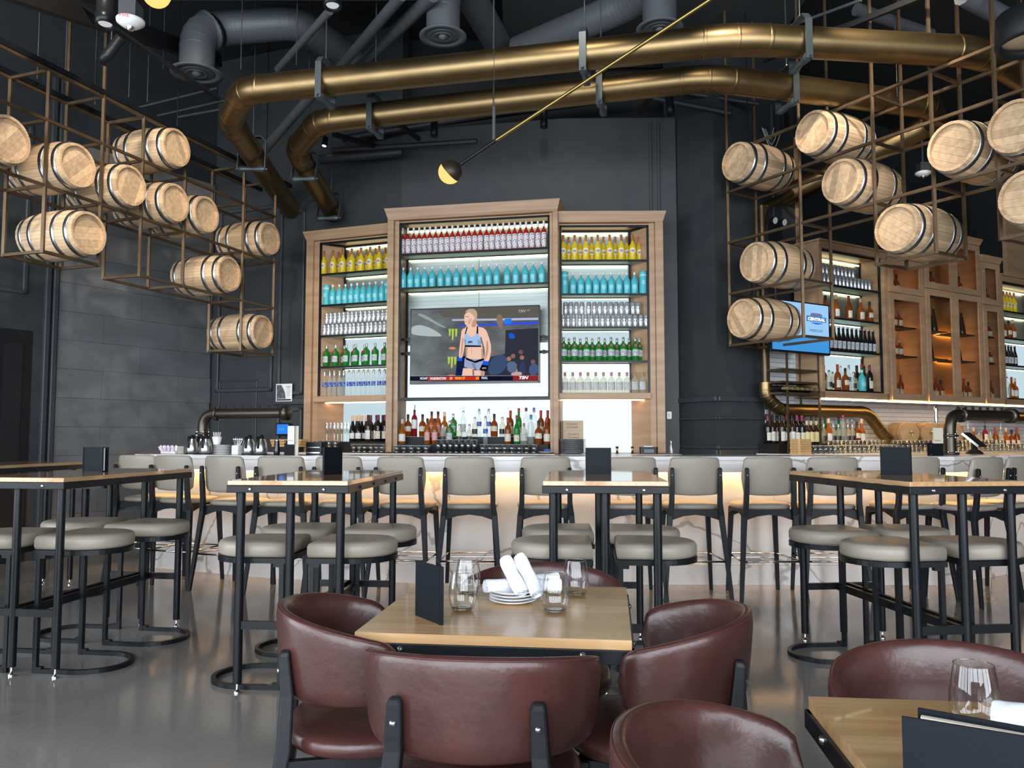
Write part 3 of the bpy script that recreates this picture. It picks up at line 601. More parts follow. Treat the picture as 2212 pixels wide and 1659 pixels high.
# ================================================================== FURNITURE
HT_W, HT_L, HT_Z = 0.62, 1.28, 1.07
def make_high_table():
    t = thing('high_table', '-', 'table'); w, l = HT_W / 2, HT_L / 2
    obj('tabletop', MB().b2((-w, -l, HT_Z - 0.024), (w, l, HT_Z)), wood('oak_high_top', (0.42, 0.245, 0.115), (0.52, 0.325, 0.165), 0.13, (34, 3, 34), 0.6), t, bev=0.002)
    for a, b in (((-w, -l), (w, -l)), ((-w, l), (w, l))):
        s = 1 if a[1] > 0 else -1
        r = obj('edge_rail', MB().b2((-w - 0.004, a[1] - 0.004 * (s < 0), HT_Z - 0.062), (w + 0.004, a[1] + 0.004 * (s > 0) - 0.03 * s, HT_Z - 0.0245)), black, t, bev=0.003)
        for x in (-0.19, 0.19): obj('bolt', MB().lathe([(0.010, 0), (0.009, 0.004), (0.005, 0.007)], 8, Matrix.Translation((x, s * (l + 0.004), HT_Z - 0.043)) @ Matrix.Rotation(R(90) * (1 if s < 0 else -1), 4, 'X')), steel, r)
    for s in (-1, 1):
        r = obj('edge_rail', MB().b2((s * w, -l, HT_Z - 0.062), (s * (w + 0.005), l, HT_Z - 0.0245)).b2((s * w, -l, HT_Z - 0.062), (s * (w - 0.03), l, HT_Z - 0.056)), black, t)
        for y in (-0.42, -0.14, 0.14, 0.42): obj('bolt', MB().lathe([(0.010, 0), (0.009, 0.004), (0.005, 0.007)], 8, Matrix.Translation((s * (w + 0.005), y, HT_Z - 0.043)) @ Matrix.Rotation(R(90) * s, 4, 'Y')), black, r)
    for y in (-l + 0.055, l - 0.055):
        for x in (-w + 0.05, 0.0, w - 0.05):
            top = HT_Z - 0.024
            g = obj('leg', MB().cyl((x, y, 0.05), (x, y, top), 0.022, 14), black, t)
            obj('leveller', MB().lathe([(0.017, 0), (0.018, 0.008), (0.010, 0.016), (0.006, 0.02), (0.006, 0.05)], 12, Matrix.Translation((x, y, 0))), chrome, g)
        obj('crossbar', MB().b2((-w + 0.05, y - 0.012, 0.32), (w - 0.05, y + 0.012, 0.36)), black, t)
    for x in (-0.035, 0.035): obj('long_rail', MB().b2((x - 0.012, -l + 0.055, 0.318), (x + 0.012, l - 0.055, 0.362)), black, t)
    return t
K_table = Kind(make_high_table)
def high_table(corner, rz, label):   # corner: near-left corner on the floor plan
    c = Vector((HT_W / 2, HT_L / 2, 0)); c.rotate(Matrix.Rotation(rz, 3, 'Z'))
    loc = Vector((corner[0], corner[1], 0)) + c
    return K_table.put(loc, rz, label, 'oak topped high tables'), Matrix.Translation(loc) @ Matrix.Rotation(rz, 4, 'Z')
T1, M1 = high_table((-3.02, 4.40), R(-8), 'oak topped high table beside the tiled dark wall')
T2, M2 = high_table((-1.44, 4.07), R(-4.5), 'oak topped high table behind the burgundy chair with its back to the tiled wall')
T3, M3 = high_table((0.155, 4.02), R(-4.5), 'oak topped high table straight behind the set dining table')
T4, M4 = high_table((1.945, 3.93), R(6.5), 'oak topped high table by the angled end of the bar')
def dshape(r, s, n=22):   # flat side on x=0, half round towards +x
    pts = [(0, -r), (s, -r)]
    for k in range(1, n): a = -PI / 2 + PI * k / n; pts.append((s + r * math.cos(a), r * math.sin(a)))
    return pts + [(s, r), (0, r)]
def make_stool():
    t = thing('bar_stool', '-', 'stool'); r, s = 0.205, 0.215
    cu = MB(); ring = dshape(r, s)
    prof = [(-0.012, 0.668), (-0.002, 0.672), (0.004, 0.685), (0.004, 0.722), (-0.004, 0.738), (-0.02, 0.745), (-0.06, 0.749)]
    cx, cy = s * 0.75, 0.0; n = len(ring); vs = []
    for o, z in prof:
        for (x, y) in ring:
            d = math.hypot(x - cx, y - cy); k = (d + o) / d; vs.append((cx + (x - cx) * k, cy + (y - cy) * k, z))
    fs = [(i * n + k, i * n + (k + 1) % n, (i + 1) * n + (k + 1) % n, (i + 1) * n + k) for i in range(len(prof) - 1) for k in range(n)]
    cu.add(vs, fs, True); cu.add(vs[-n:], [tuple(range(n))], True); cu.add(vs[:n], [tuple(range(n))[::-1]])
    obj('cushion', cu, taupe, t, 'taupe vinyl half-round cushion')
    path = [(x * 0.97 + 0.006, y * 0.95, 0.652) for x, y in ring]
    obj('seat_frame', MB().strip(path, 0.024, 0.639, 0.666, True), black, t)
    for y in (-0.188, 0.188):
        g = obj('leg', MB().b2((0.006, y - 0.012, 0.0), (0.030, y + 0.012, 0.66)), black, t)
        obj('gusset', MB().b2((0.03, y - 0.012, 0.02), (0.06, y + 0.012, 0.034)).b2((0.03, y - 0.012, 0.62), (0.06, y + 0.012, 0.64)), black, g)
    base = [(x + 0.018, y * 0.93, 0.012) for x, y in ring]
    obj('base_ring', MB().strip(base, 0.024, 0.0, 0.024), black, t)
    return t
K_stool = Kind(make_stool)
TBL = [(M1, 'tile-wall'), (M2, 'menu-side'), (M3, 'middle'), (M4, 'bar-end')]
for ti, (M, tn_) in enumerate(TBL):
    for s, sn in ((-1, 'tile-wall'), (1, 'column')):
        for k, (y, yn) in enumerate(((-0.33, 'room end'), (0.26, 'bar end'))):
            j = random.uniform(-0.015, 0.015)
            if ti == 0 and s < 0 and k == 1: y = 0.3
            p = M @ Vector((s * 0.055 + j, y + j, 0)); rz = M.to_euler().z + (0 if s > 0 else PI) + R(random.uniform(-2, 2))
            K_stool.put(p, rz, 'taupe half-round stool at the %s high table, %s side, %s' % (tn_, sn, yn), 'taupe half-round stools')
# ------------------------------------------------------------------ bar chairs
def leg_mb(pts, w0=0.040, d0=0.034):   # tapering square leg through points (x,y,z[,scale])
    mb = MB(); vs = []; n = len(pts)
    for p in pts:
        k = p[3] if len(p) > 3 else 1.0
        for a, b in ((-1, -1), (1, -1), (1, 1), (-1, 1)): vs.append((p[0] + a * w0 / 2 * k, p[1] + b * d0 / 2 * k, p[2]))
    fs = [(i * 4 + k, i * 4 + (k + 1) % 4, i * 4 + 4 + (k + 1) % 4, i * 4 + 4 + k) for i in range(n - 1) for k in range(4)]
    return mb.add(vs, fs + [(3, 2, 1, 0), tuple(range(n * 4 - 4, n * 4))])
def pad(w, d, h, e=0.35, n=28, m=6, ex=3.0):   # rounded cushion, superellipse plan, bottom at z=0
    mb = MB()
    def fn(u, v):
        a = 2 * PI * u; q = (v - 0.5) * PI; cr = abs(math.cos(q)) ** e
        c, s_ = math.cos(a), math.sin(a)
        return (w / 2 * math.copysign(abs(c) ** (2 / ex), c) * cr, d / 2 * math.copysign(abs(s_) ** (2 / ex), s_) * cr, h / 2 + h / 2 * math.copysign(abs(math.sin(q)) ** 0.6, math.sin(q)))
    return mb.grid(fn, n, m * 2 + 1, True, None, True)
def make_bar_chair():
    t = thing('bar_chair', '-', 'chair')
    o = obj('seat', pad(0.45, 0.43, 0.058), taupe, t); o.location = (0, 0.01, 0.70)
    bm = MB()      # curved back
    def fn(u, v):
        # closed section around the back thickness
        x = (u - 0.5) * 2; a = 2 * PI * v
        sx = math.copysign(abs(math.sin(a)) ** 0.5, math.sin(a)); cy = math.copysign(abs(math.cos(a)) ** 0.8, math.cos(a))
        edge = max(0.0, abs(x) - 0.80) / 0.20; kz = math.sqrt(max(0.0, 1 - edge ** 2.6)) * 0.97 + 0.03
        zm = 0.978; hz = 0.158 - 0.012 * x * x
        zz = zm + hz * (0.62 + 0.38 * kz) * sx * (kz ** 0.35) - 0.006 * (1 - x * x) * (sx > 0)
        yy = -0.212 + 0.045 * x * x - 0.10 * (zz - 0.83) + 0.018 * cy * (kz ** 0.5)
        return (x * 0.212, yy, zz)
    bm.grid(fn, 25, 21)
    obj('backrest', bm, taupe, t)
    for s in (-1, 1):
        g = obj('rear_leg', leg_mb([(s * 0.262, -0.285, 0, 0.72), (s * 0.205, -0.215, 0.66, 1.1), (s * 0.192, -0.228, 0.76, 1.0), (s * 0.190, -0.245, 0.92, 0.95), (s * 0.190, -0.254, 1.035, 0.75), (s * 0.190, -0.250, 1.045, 0.5)]), blackwood, t, bev=0.004)
        obj('screw', MB().lathe([(0.008, 0), (0.007, 0.004), (0.0, 0.005)], 8, Matrix.Translation((s * 0.190, -0.268, 0.985)) @ Matrix.Rotation(R(90), 4, 'X')), steel, g)
        obj('front_leg', leg_mb([(s * 0.215, 0.215, 0, 0.72), (s * 0.185, 0.175, 0.70, 1.05)]), blackwood, t, bev=0.004)
        ap = MB(); ap.add([(s * 0.185, -0.21, 0.71), (s * 0.185, 0.18, 0.71), (s * 0.185, 0.18, 0.65), (s * 0.185, 0.05, 0.685), (s * 0.185, -0.05, 0.685), (s * 0.185, -0.21, 0.63)], [tuple(range(6))])
        ap.add([(s * 0.205, v[1], v[2]) for v in ap.v[:6]], [tuple(range(6))[::-1]]); ap.f += [(i, (i + 1) % 6, 6 + (i + 1) % 6, 6 + i) for i in range(6)]; ap.sm += [False] * 6
        obj('apron', ap, blackwood, t)
    for y in (-0.195, 0.185):
        ap = MB(); P = [(-0.19, 0.71), (0.19, 0.71), (0.19, 0.625), (0.10, 0.655), (0, 0.668), (-0.10, 0.655), (-0.19, 0.625)]
        ap.prism(P, -0.01, 0.01, Matrix.Translation((0, y, 0)) @ UP); obj('apron', ap, blackwood, t)
    z = 0.305
    obj('footrest', MB().tube([(-0.236, -0.250, z), (-0.203, 0.200, z + 0.004), (0.203, 0.200, z + 0.004), (0.236, -0.250, z)], 0.007, 8, closed=True), chrome, t)
    obj('footrest_rail', MB().cyl((-0.203, 0.200, z - 0.03), (0.203, 0.200, z - 0.03), 0.006, 8), chrome, t)
    return t
K_bch = Kind(make_bar_chair)
BF = [Fr(BP[i], BP[i + 1]) for i in range(4)]
spots = [(283, 0, 8), (362, 0, 5), (474, 0, 3), (597, 1, 5), (727, 1, 0), (863, 1, -2), (1013, 2, 0), (1178, 2, 1), (1365, 2, 0), (1503, 2, 0), (1660, 2, 3), (1805, 2, -2), (1978, 2, 10), (2135, 3, -4), (2204, 3, 0)]
cw = ['first', 'second', 'third', 'fourth', 'fifth', 'sixth', 'seventh', 'eighth']
for i, (px, k, tw) in enumerate(spots):
    f = BF[k]; u = f.u(px, 1035, -0.70 if k < 3 else -0.66); v = -0.46
    which = ('%s bar chair from the coffee-pot end' % cw[i]) if i < 8 else ('%s bar chair from the angled end' % cw[len(spots) - 1 - i])
    K_bch.put(f.P(u, v), f.a + R(tw), 'taupe padded %s, black legs, chrome footrest' % which, 'taupe bar chairs along the marble bar')
# ------------------------------------------------------------------ dining tables
DT = 0.76
def make_dining_table():
    t = thing('dining_table', '-', 'table'); h = DT / 2
    tones = [((0.45, 0.26, 0.12), (0.56, 0.35, 0.175)), ((0.39, 0.22, 0.098), (0.50, 0.30, 0.145)), ((0.48, 0.285, 0.135), (0.60, 0.385, 0.20)), ((0.42, 0.24, 0.11), (0.53, 0.33, 0.16))]
    n = 7
    for k in range(n):
        c1, c2 = tones[(k * 3 + k // 2) % 4]
        obj('board', MB().b2((-h, -h + DT * k / n, 0.75 - 0.026), (h, -h + DT * (k + 1) / n, 0.75)), wood('oak_board_%d' % ((k * 3 + k // 2) % 4), c1, c2, 0.27, (3, 42, 42), 0.15), t)
    for s in (-1, 1):
        r = obj('edge_rail', MB().b2((-h - 0.008, s * (h + 0.005), 0.685), (h + 0.008, s * (h - 0.03), 0.7235)), black, t, bev=0.002)
        for x in (-0.25, 0.25): obj('bolt', MB().lathe([(0.009, 0), (0.008, 0.004), (0.004, 0.007)], 8, Matrix.Translation((x, s * (h + 0.005), 0.709)) @ Matrix.Rotation(R(90) * (1 if s < 0 else -1), 4, 'X')), steel, r)
        r = obj('edge_rail', MB().b2((s * (h + 0.008), -h, 0.685), (s * (h - 0.03), h, 0.7235)), black, t, bev=0.002)
        for y in (-0.25, 0.25): obj('bolt', MB().lathe([(0.009, 0), (0.008, 0.004), (0.004, 0.007)], 8, Matrix.Translation((s * (h + 0.008), y, 0.709)) @ Matrix.Rotation(R(90) * s, 4, 'Y')), steel, r)
    obj('top_plate', MB().box((0, 0, 0.68), (0.36, 0.36, 0.01)), black, t)
    obj('pedestal', MB().cyl((0, 0, 0.03), (0, 0, 0.68), 0.045, 16), black, t)
    obj('foot', MB().bar((-0.28, 0, 0.02), (0.28, 0, 0.02), 0.07, 0.04), black, t); obj('foot', MB().bar((0, -0.28, 0.02), (0, 0.28, 0.02), 0.07, 0.039), black, t)
    return t
K_dt = Kind(make_dining_table)
def corner_loc(nl, rz):
    c = Vector((DT / 2, DT / 2, 0)); c.rotate(Matrix.Rotation(rz, 3, 'Z')); return Vector((nl[0], nl[1], 0)) + c
DA = (corner_loc((-0.436, 2.255), R(-7)), R(-7))
K_dt.put(DA[0], DA[1], 'square oak dining table with plates, napkins and four glasses', 'square oak dining tables')
c = Vector((DT / 2, -DT / 2, 0)); c.rotate(Matrix.Rotation(R(-6), 3, 'Z')); DB = (Vector((0.618, 1.705, 0)) + c, R(-6))
K_dt.put(DB[0], DB[1], 'square oak dining table with one glass and an open menu', 'square oak dining tables')
# ------------------------------------------------------------------ burgundy tub chairs
def make_tub_chair():
    t = thing('tub_chair', '-', 'chair')
    A, B = 0.268, 0.235
    def plan(s):
        L = s * 1.36
        if abs(L) <= PI / 2: return A * math.sin(L), -B * math.cos(L)
        return A * math.copysign(1, s), 0.0
    def mid(s):
        q = abs(s); th = q * (PI / 2 + 0.30)
        if th <= PI / 2: x, y = A * math.sin(th), -B * math.cos(th); nx, ny = math.sin(th) / A, -math.cos(th) / B
        else: x, y = A - 0.02 * ((th - PI / 2) / 0.30) ** 2, (th - PI / 2) * 0.26; nx, ny = 1.0, 0.10
        l = math.hypot(nx, ny); sg = 1 if s >= 0 else -1
        return x * sg, y, nx / l * sg, ny / l
    def sect(s, a):
        x, y, nx, ny = mid(s)
        e = max(0.0, abs(s) - 0.86) / 0.14; k = math.sqrt(max(0.0, 1 - e ** 2.5))
        top = 0.80 - 0.080 * abs(s) ** 2.0; bot = 0.555 + 0.012 * abs(s) ** 2; zm = (top + bot) / 2; hh = (top - bot) / 2 * (0.70 + 0.30 * k) * (k ** 0.25 if k > 0 else 0)
        sn, cs = math.sin(a), math.cos(a)
        zz = zm + hh * math.copysign(abs(sn) ** 0.45, sn)
        o = 0.021 * math.copysign(abs(cs) ** 0.75, cs) * (0.25 + 0.75 * k) + 0.10 * (zz - 0.60)
        return (x + nx * o, y + ny * o, zz)
    obj('backrest', MB().grid(lambda u, v: sect((u * 2 - 1), 2 * PI * v), 61, 27), burg, t, 'curved burgundy leather backrest')
    seam = [sect(-0.88 + 1.76 * k / 48, R(62)) for k in range(49)]
    obj('piping', MB().tube([(p[0], p[1], p[2] + 0.0005) for p in seam], 0.0022, 6), mat('burgundy_piping', (0.080, 0.024, 0.024), 0.45), t)
    o = obj('seat', pad(0.50, 0.49, 0.070, 0.32, 36, 6, 2.5), burg, t); o.location = (0, 0.015, 0.405)
    for s in (-1, 1):
        g = obj('rear_leg', leg_mb([(s * 0.235, -0.30, 0, 0.75), (s * 0.20, -0.255, 0.30, 1.05), (s * 0.182, -0.232, 0.44, 1.15), (s * 0.168, -0.226, 0.58, 1.0), (s * 0.164, -0.236, 0.685, 0.85), (s * 0.164, -0.232, 0.70, 0.6)], 0.042, 0.036), blackwood, t, bev=0.006)
        obj('screw', MB().lathe([(0.008, 0), (0.007, 0.003), (0.0, 0.005)], 10, Matrix.Translation((s * 0.165, -0.2495, 0.645)) @ Matrix.Rotation(R(90), 4, 'X')), steel, g)
        obj('front_leg', leg_mb([(s * 0.225, 0.225, 0, 0.75), (s * 0.195, 0.185, 0.41, 1.1)], 0.042, 0.038), blackwood, t, bev=0.004)
        P = [(-0.22, 0.41), (0.19, 0.41), (0.19, 0.335), (0.06, 0.375), (-0.05, 0.375), (-0.22, 0.32)]
        obj('apron', MB().prism(P, -0.011, 0.011, Matrix.Translation((s * 0.190, 0, 0)) @ Matrix.Rotation(R(90), 4, 'Z') @ UP), blackwood, t)
    for y in (-0.215, 0.19):
        P = [(-0.19, 0.41), (0.19, 0.41), (0.19, 0.335), (0.08, 0.375), (-0.08, 0.375), (-0.19, 0.335)]
        obj('apron', MB().prism(P, -0.011, 0.011, Matrix.Translation((0, y, 0)) @ UP), blackwood, t)
    return t
K_tub = Kind(make_tub_chair)
for (x, y, a, lab) in ((-0.435, 2.47, 12, 'burgundy leather tub chair turned to the menu side of the set table'), (0.425, 2.385, 164, 'burgundy leather tub chair with its open side towards the four glasses'),
    (-0.075, 2.075, 83, 'burgundy leather tub chair seen from behind, pushed under the set table'), (0.105, 2.925, -94, 'burgundy leather tub chair behind the napkins on the bar side of the set table'),
    (0.43, 1.335, -12, 'burgundy leather tub chair cut off by the photo edge beside the bare table corner'), (0.985, 1.725, -92, 'burgundy leather tub chair with pale sheen behind the lone glass'),
    (-2.70, 3.69, 45, 'tub chair of which one dark leg shows at the photo edge')):
    K_tub.put((x, y, 0), R(a - 90), lab, 'burgundy tub chairs')
# ================================================================== BARREL RACKS
def stave_wood():
    m = wood('barrel_oak', (0.52, 0.345, 0.200), (0.66, 0.475, 0.300), 0.55, (3, 30, 30)); nt = m.node_tree
    oi = nt.nodes.new('ShaderNodeObjectInfo'); hv = nt.nodes.new('ShaderNodeHueSaturation'); mr = nt.nodes.new('ShaderNodeMapRange'); mr.inputs[3].default_value = 0.72; mr.inputs[4].default_value = 1.12
    b = nt.nodes['Principled BSDF']; src = b.inputs['Base Color'].links[0].from_socket
    nt.links.new(oi.outputs['Random'], mr.inputs[0]); nt.links.new(mr.outputs[0], hv.inputs['Value']); nt.links.new(src, hv.inputs['Color']); nt.links.new(hv.outputs[0], b.inputs['Base Color']); return m
bw = stave_wood()
BL, BR0, BR1 = 0.30, 0.172, 0.205
def brad(x): return BR0 + (BR1 - BR0) * (1 - (x / BL) ** 2)
NST = 22
def stave_mesh():
    mb = MB(); n = 9; w = PI / NST * 0.975; vs = []
    for i in range(n):
        x = -BL + 2 * BL * i / (n - 1); r = brad(x)
        for rr, a in ((r - 0.02, -w), (r, -w), (r + 0.0016, 0), (r, w), (r - 0.02, w)): vs.append((x, rr * math.sin(a), rr * math.cos(a)))
    fs = [(i * 5 + k, i * 5 + (k + 1) % 5, i * 5 + 5 + (k + 1) % 5, i * 5 + 5 + k) for i in range(n - 1) for k in range(5)]
    mb.add(vs, fs); mb.add(vs[:5], [(0, 1, 2, 3, 4)]); mb.add(vs[-5:], [(4, 3, 2, 1, 0)]); return mb.mesh('stave')
def head_board(y0, y1, r):
    pts = []; n = 5
    for k in range(n + 1): y = y0 + (y1 - y0) * k / n; pts.append((y, math.sqrt(max(0, r * r - y * y))))
    for k in range(n, -1, -1): y = y0 + (y1 - y0) * k / n; pts.append((y, -math.sqrt(max(0, r * r - y * y))))
    P = []
    for p in pts:
        if not P or (abs(P[-1][0] - p[0]) + abs(P[-1][1] - p[1])) > 1e-5: P.append(p)
    M = Matrix(((0, 0, 1, 0), (1, 0, 0, 0), (0, 1, 0, 0), (0, 0, 0, 1)))   # (a,b,c)->(c,a,b)
    return MB().prism(P, -0.004, 0.008, M)
def make_barrel():
    t = thing('oak_barrel', '-', 'barrel'); me = stave_mesh(); me.materials.append(bw)
    for k in range(NST):
        o = obj('stave', me, bw, t); o.rotation_euler = (2 * PI * k / NST, 0, 0)
    r = BR0 - 0.012; n = 6
    for sx in (BL - 0.035, -BL + 0.03):
        for k in range(n):
            a, b = -r + 2 * r * k / n, -r + 2 * r * (k + 1) / n
            o = obj('head_board', head_board(a + 0.0006, b - 0.0006, r), bw, t); o.location = (sx, 0, 0)
    for x in (-0.245, -0.125, 0.125, 0.245):
        h = 0.017; M = Matrix.Rotation(R(90), 4, 'Y')
        obj('hoop', MB().lathe([(brad(x - h) + 0.001, x - h), (brad(x - h) + 0.0045, x - h), (brad(x) + 0.0045, x), (brad(x + h) + 0.0045, x + h), (brad(x + h) + 0.001, x + h)], 44, M, True, False, False), zinc, t)
    return t
K_bar = Kind(make_barrel)
LV = [4.22, 3.81, 3.28, 2.75, 2.22]   # rail heights, top to bottom
def rack(label, f, posts, low, depth, side, barrels, rz, tops):
    """f: front line; posts: u of each upright; low: lowest rail index of each cell; barrels: (head px, py, cell, rail, label)"""
    t = thing('barrel_rack', label, 'rack', (0, 0, 0)); w = 0.024; S = side * depth
    def bar_(p, q, nm='bar'): obj(nm, MB().bar(p, q, w), bronze, t)
    for i, u in enumerate(posts):
        lo = max([low[j] for j in (i - 1, i) if 0 <= j < len(low)])
        for v in (0, S):
            bar_(f.P(u, v, LV[lo] - w / 2), f.P(u, v, tops[i]), 'upright')
        for k in range(0, lo + 1): bar_(f.P(u, 0, LV[k]), f.P(u, S, LV[k]), 'cross_tie')
    for i, lo in enumerate(low):
        for k in range(0, lo + 1):
            for v in (0, S): bar_(f.P(posts[i], v, LV[k]), f.P(posts[i + 1], v, LV[k]), 'rail')
    for v in ((0.0, S) if f is FLR else ()): obj('top_channel', MB().bar(f.P(posts[0] - 0.6, v, LV[0] + 0.04), f.P(posts[-1] + 0.3, v, LV[0] + 0.04), 0.03, 0.045), black, t)
    for i, u in enumerate(posts):
        if i % 2 == 0: obj('hanging_rod', MB().cyl(f.P(u + 0.1, S * 0.5, LV[0]), f.P(u + 0.1, S * 0.5, CEIL), 0.005, 6), black, t)
    for (px, py, k, lab) in barrels:
        BSC = 1.02 if f is FLR else 1.10; z = LV[k] + w / 2 + BR1 * BSC + 0.001
        u = f.u(px, py, -side * 0.06); L = BL - 0.035 - 0.06
        p = f.P(u, side * L, z)
        o_ = K_bar.put(p, 0, lab, 'oak barrels in the ceiling racks', rot=(random.uniform(0, 6.28), 0, rz)); o_.scale = (BSC,) * 3
    return t
FLR = Fr((-3.68, 6.3), (-2.70, 9.1)); d = FLR.d
ul_ = [FLR.u(px, py) for px, py in ((97, 402), (217, 442), (304.5, 471), (397, 503), (524, 541), (592.5, 566))]
rack('bronze steel barrel rack hung in front of the tiled dark wall', FLR, [ul_[0] - 0.62] + ul_, [2, 3, 2, 3, 3, 4], 0.42, 1,
    [(12, 297, 2, 'oak barrel at the photo edge, highest by the tiled wall'), (160, 370, 2, 'oak barrel with a branded stain on its head'), (375, 335, 1, 'topmost oak barrel of the rack by the tiled wall'), (275, 415, 2, 'oak barrel between the stained one and the clustered pair'),
     (373, 432, 2, 'oak barrel directly under the topmost one'), (440, 470, 2, 'oak barrel with a dark knot, half hidden in its row'), (578, 512, 2, 'oak barrel closest to the brass pipe end by the cabinet'), (490, 588, 3, 'large oak barrel hanging over the tiled wall middle'),
     (184, 520, 3, 'oak barrel alone in the hanging box over the black door'), (562, 725, 4, 'lowest oak barrel, above the bar tap pipe')], FLR.a - PI / 2, [CEIL if i in (0, 2) else LV[0] for i in range(7)])
FRR = Fr((2.20, 8.17), (3.575, 5.9)); 
ur_ = [FRR.u(px, py) for px, py in ((1571, 409), (1727, 358), (1886, 301), (2012, 253), (2149, 204))]
rack('bronze steel barrel rack hung over the angled bar end', FRR, ur_ + [ur_[-1] + 0.62], [4, 2, 3, 2, 3], 0.42, 1,
    [(1600, 365, 1, 'oak barrel by the dark column under the hanging wires'), (1765, 290, 1, 'highest oak barrel wholly in view, under the brass pipe'), (1825, 388, 2, 'oak barrel with a grey head below the highest one'), (1945, 490, 3, 'big oak barrel in the hanging box over the glass cabinets'),
     (2065, 335, 2, 'oak barrel with a warm orange lit head'), (2200, 255, 2, 'oak barrel cut by the photo edge below the brass pipe'), (2226, 432, 3, 'oak barrel of which only a sliver shows at the photo edge'), (1640, 565, 3, 'oak barrel just above the small television'), (1612, 700, 4, 'oak barrel overlapping the small television')],
    FRR.a - PI / 2 + (0 if FRR.n.y > 0 else 0), [CEIL] * 6)
# ================================================================== BRASS PIPES
def arc(p, a, b, r, n=8):     # round the corner p between directions to a and b
    p, a, b = Vector(p), Vector(a), Vector(b); da, db = (a - p).normalized(), (b - p).normalized()
    q0, q1 = p + da * r, p + db * r
    return [q0.lerp(p, t).lerp(p.lerp(q1, t), t) for t in [k / n for k in range(n + 1)]]
def pipe(label, pts, rad, bend, m=brass, name='brass_pipe', cat='pipe', collars=True):
    t = thing(name, label, cat, tuple(pts[0])); o = Vector(pts[0]); P = [Vector(p) - o for p in pts]
    prev = P[0]
    for i in range(1, len(P)):
        if i < len(P) - 1:
            A = arc(P[i], P[i - 1], P[i + 1], bend[i - 1] if isinstance(bend, (list, tuple)) else bend)
            obj('straight_pipe', MB().tube([prev, A[0]], rad, 28), m, t)
            obj('elbow', MB().tube(A, rad * 1.012, 28), m, t)
            if collars:
                for q, dr in ((A[0], A[1] - A[0]), (A[-1], A[-1] - A[-2]), (A[len(A) // 2], A[len(A) // 2 + 1] - A[len(A) // 2 - 1])):
                    dr = dr.normalized(); w = rad * 0.13
                    MQ = Matrix.Translation(q) @ dr.to_track_quat('Z', 'Y').to_matrix().to_4x4()
                    obj('collar', MB().lathe([(rad * 1.0, -w), (rad * 1.05, -w * 0.5), (rad * 1.02, 0), (rad * 1.05, w * 0.5), (rad * 1.0, w)], 28, MQ, True, False, False), m, t)
            prev = A[-1]
        else: obj('straight_pipe', MB().tube([prev, P[i]], rad, 28), m, t)
    return t
def a_(px, py, z): return tuple(atz(px, py, z))
ZP = 4.35
P1 = [tuple(aty(628, 452, 9.75)), a_(497, 262, 4.32), a_(528, 196, ZP), a_(1592, 84, ZP), a_(2125, 113, ZP), a_(2330, 240, 4.30)]
pipe('upper fat brass pipe that crosses the whole room', P1, 0.120, [0.16, 0.16, 0.24, 0.24])
P2 = [tuple(aty(722, 462, 9.42)), a_(638, 322, 4.32), a_(690, 262, ZP), a_(1530, 168, ZP), a_(2005, 228, ZP), tuple(aty(2022, 262, 8.0)), tuple(aty(1665, 440, 8.95))]
pipe('lower fat brass pipe ending behind the barrel rack', P2, 0.115, [0.16, 0.16, 0.22, 0.10, 0.12])
def hanger(px, py, pipe_pts, i, label, rad):
    a, b = Vector(pipe_pts[i]), Vector(pipe_pts[i + 1])
    best = min((k / 200 for k in range(201)), key=lambda k: abs(proj_x(a.lerp(b, k)) - px)); p = a.lerp(b, best)
    dr = (b - a).normalized(); sd = dr.cross(Vector((0, 0, 1))).normalized(); up = sd.cross(dr).normalized()
    t = thing('pipe_hanger', label, 'hanger', tuple(p), 0, 'pipe roller hangers'); r = rad + 0.022
    T = Matrix(((dr.x, sd.x, up.x, 0), (dr.y, sd.y, up.y, 0), (dr.z, sd.z, up.z, 0), (0, 0, 0, 1)))
    st = MB(); w = 0.03; path = [(-1, -1.35), (-1, 0.85), (-0.62, 1.28), (0.62, 1.28), (1, 0.85), (1, -1.35)]
    for k in range(len(path) - 1):
        (y0, z0), (y1, z1) = path[k], path[k + 1]; q0 = T @ Vector((0, y0 * r, z0 * r)); q1 = T @ Vector((0, y1 * r, z1 * r)); st.bar(q0, q1, 0.010, 0.055, up=tuple(dr))
    obj('yoke', st, hanger_m, t)
    q0 = T @ Vector((0, -r * 1.18, -r * 1.22)); dd = T @ Vector((0, 1, 0))
    MQ = Matrix.Translation(q0) @ dd.to_track_quat('Z', 'Y').to_matrix().to_4x4(); L = r * 2.36
    obj('roller', MB().lathe([(0.008, 0), (0.014, 0.02), (0.034, 0.05), (0.034, 0.07), (0.020, L / 2), (0.034, L - 0.07), (0.034, L - 0.05), (0.014, L - 0.02), (0.008, L)], 16, MQ), hanger_m, t)
    obj('nut', MB().cyl(T @ Vector((0, 0, r * 1.28)), T @ Vector((0, 0, r * 1.28 + 0.03)), 0.016, 6), zinc, t)
    obj('threaded_rod', MB().cyl(T @ Vector((0, 0, r * 1.3)), (T @ Vector((0, 0, r * 1.3))) + Vector((0, 0, CEIL - p.z - r * 1.3)), 0.006, 6), hanger_m, t)
def proj_x(p):
    z = p.z - CAMH; return 1106 + FPX * p.x / (p.y * _c + z * _s)
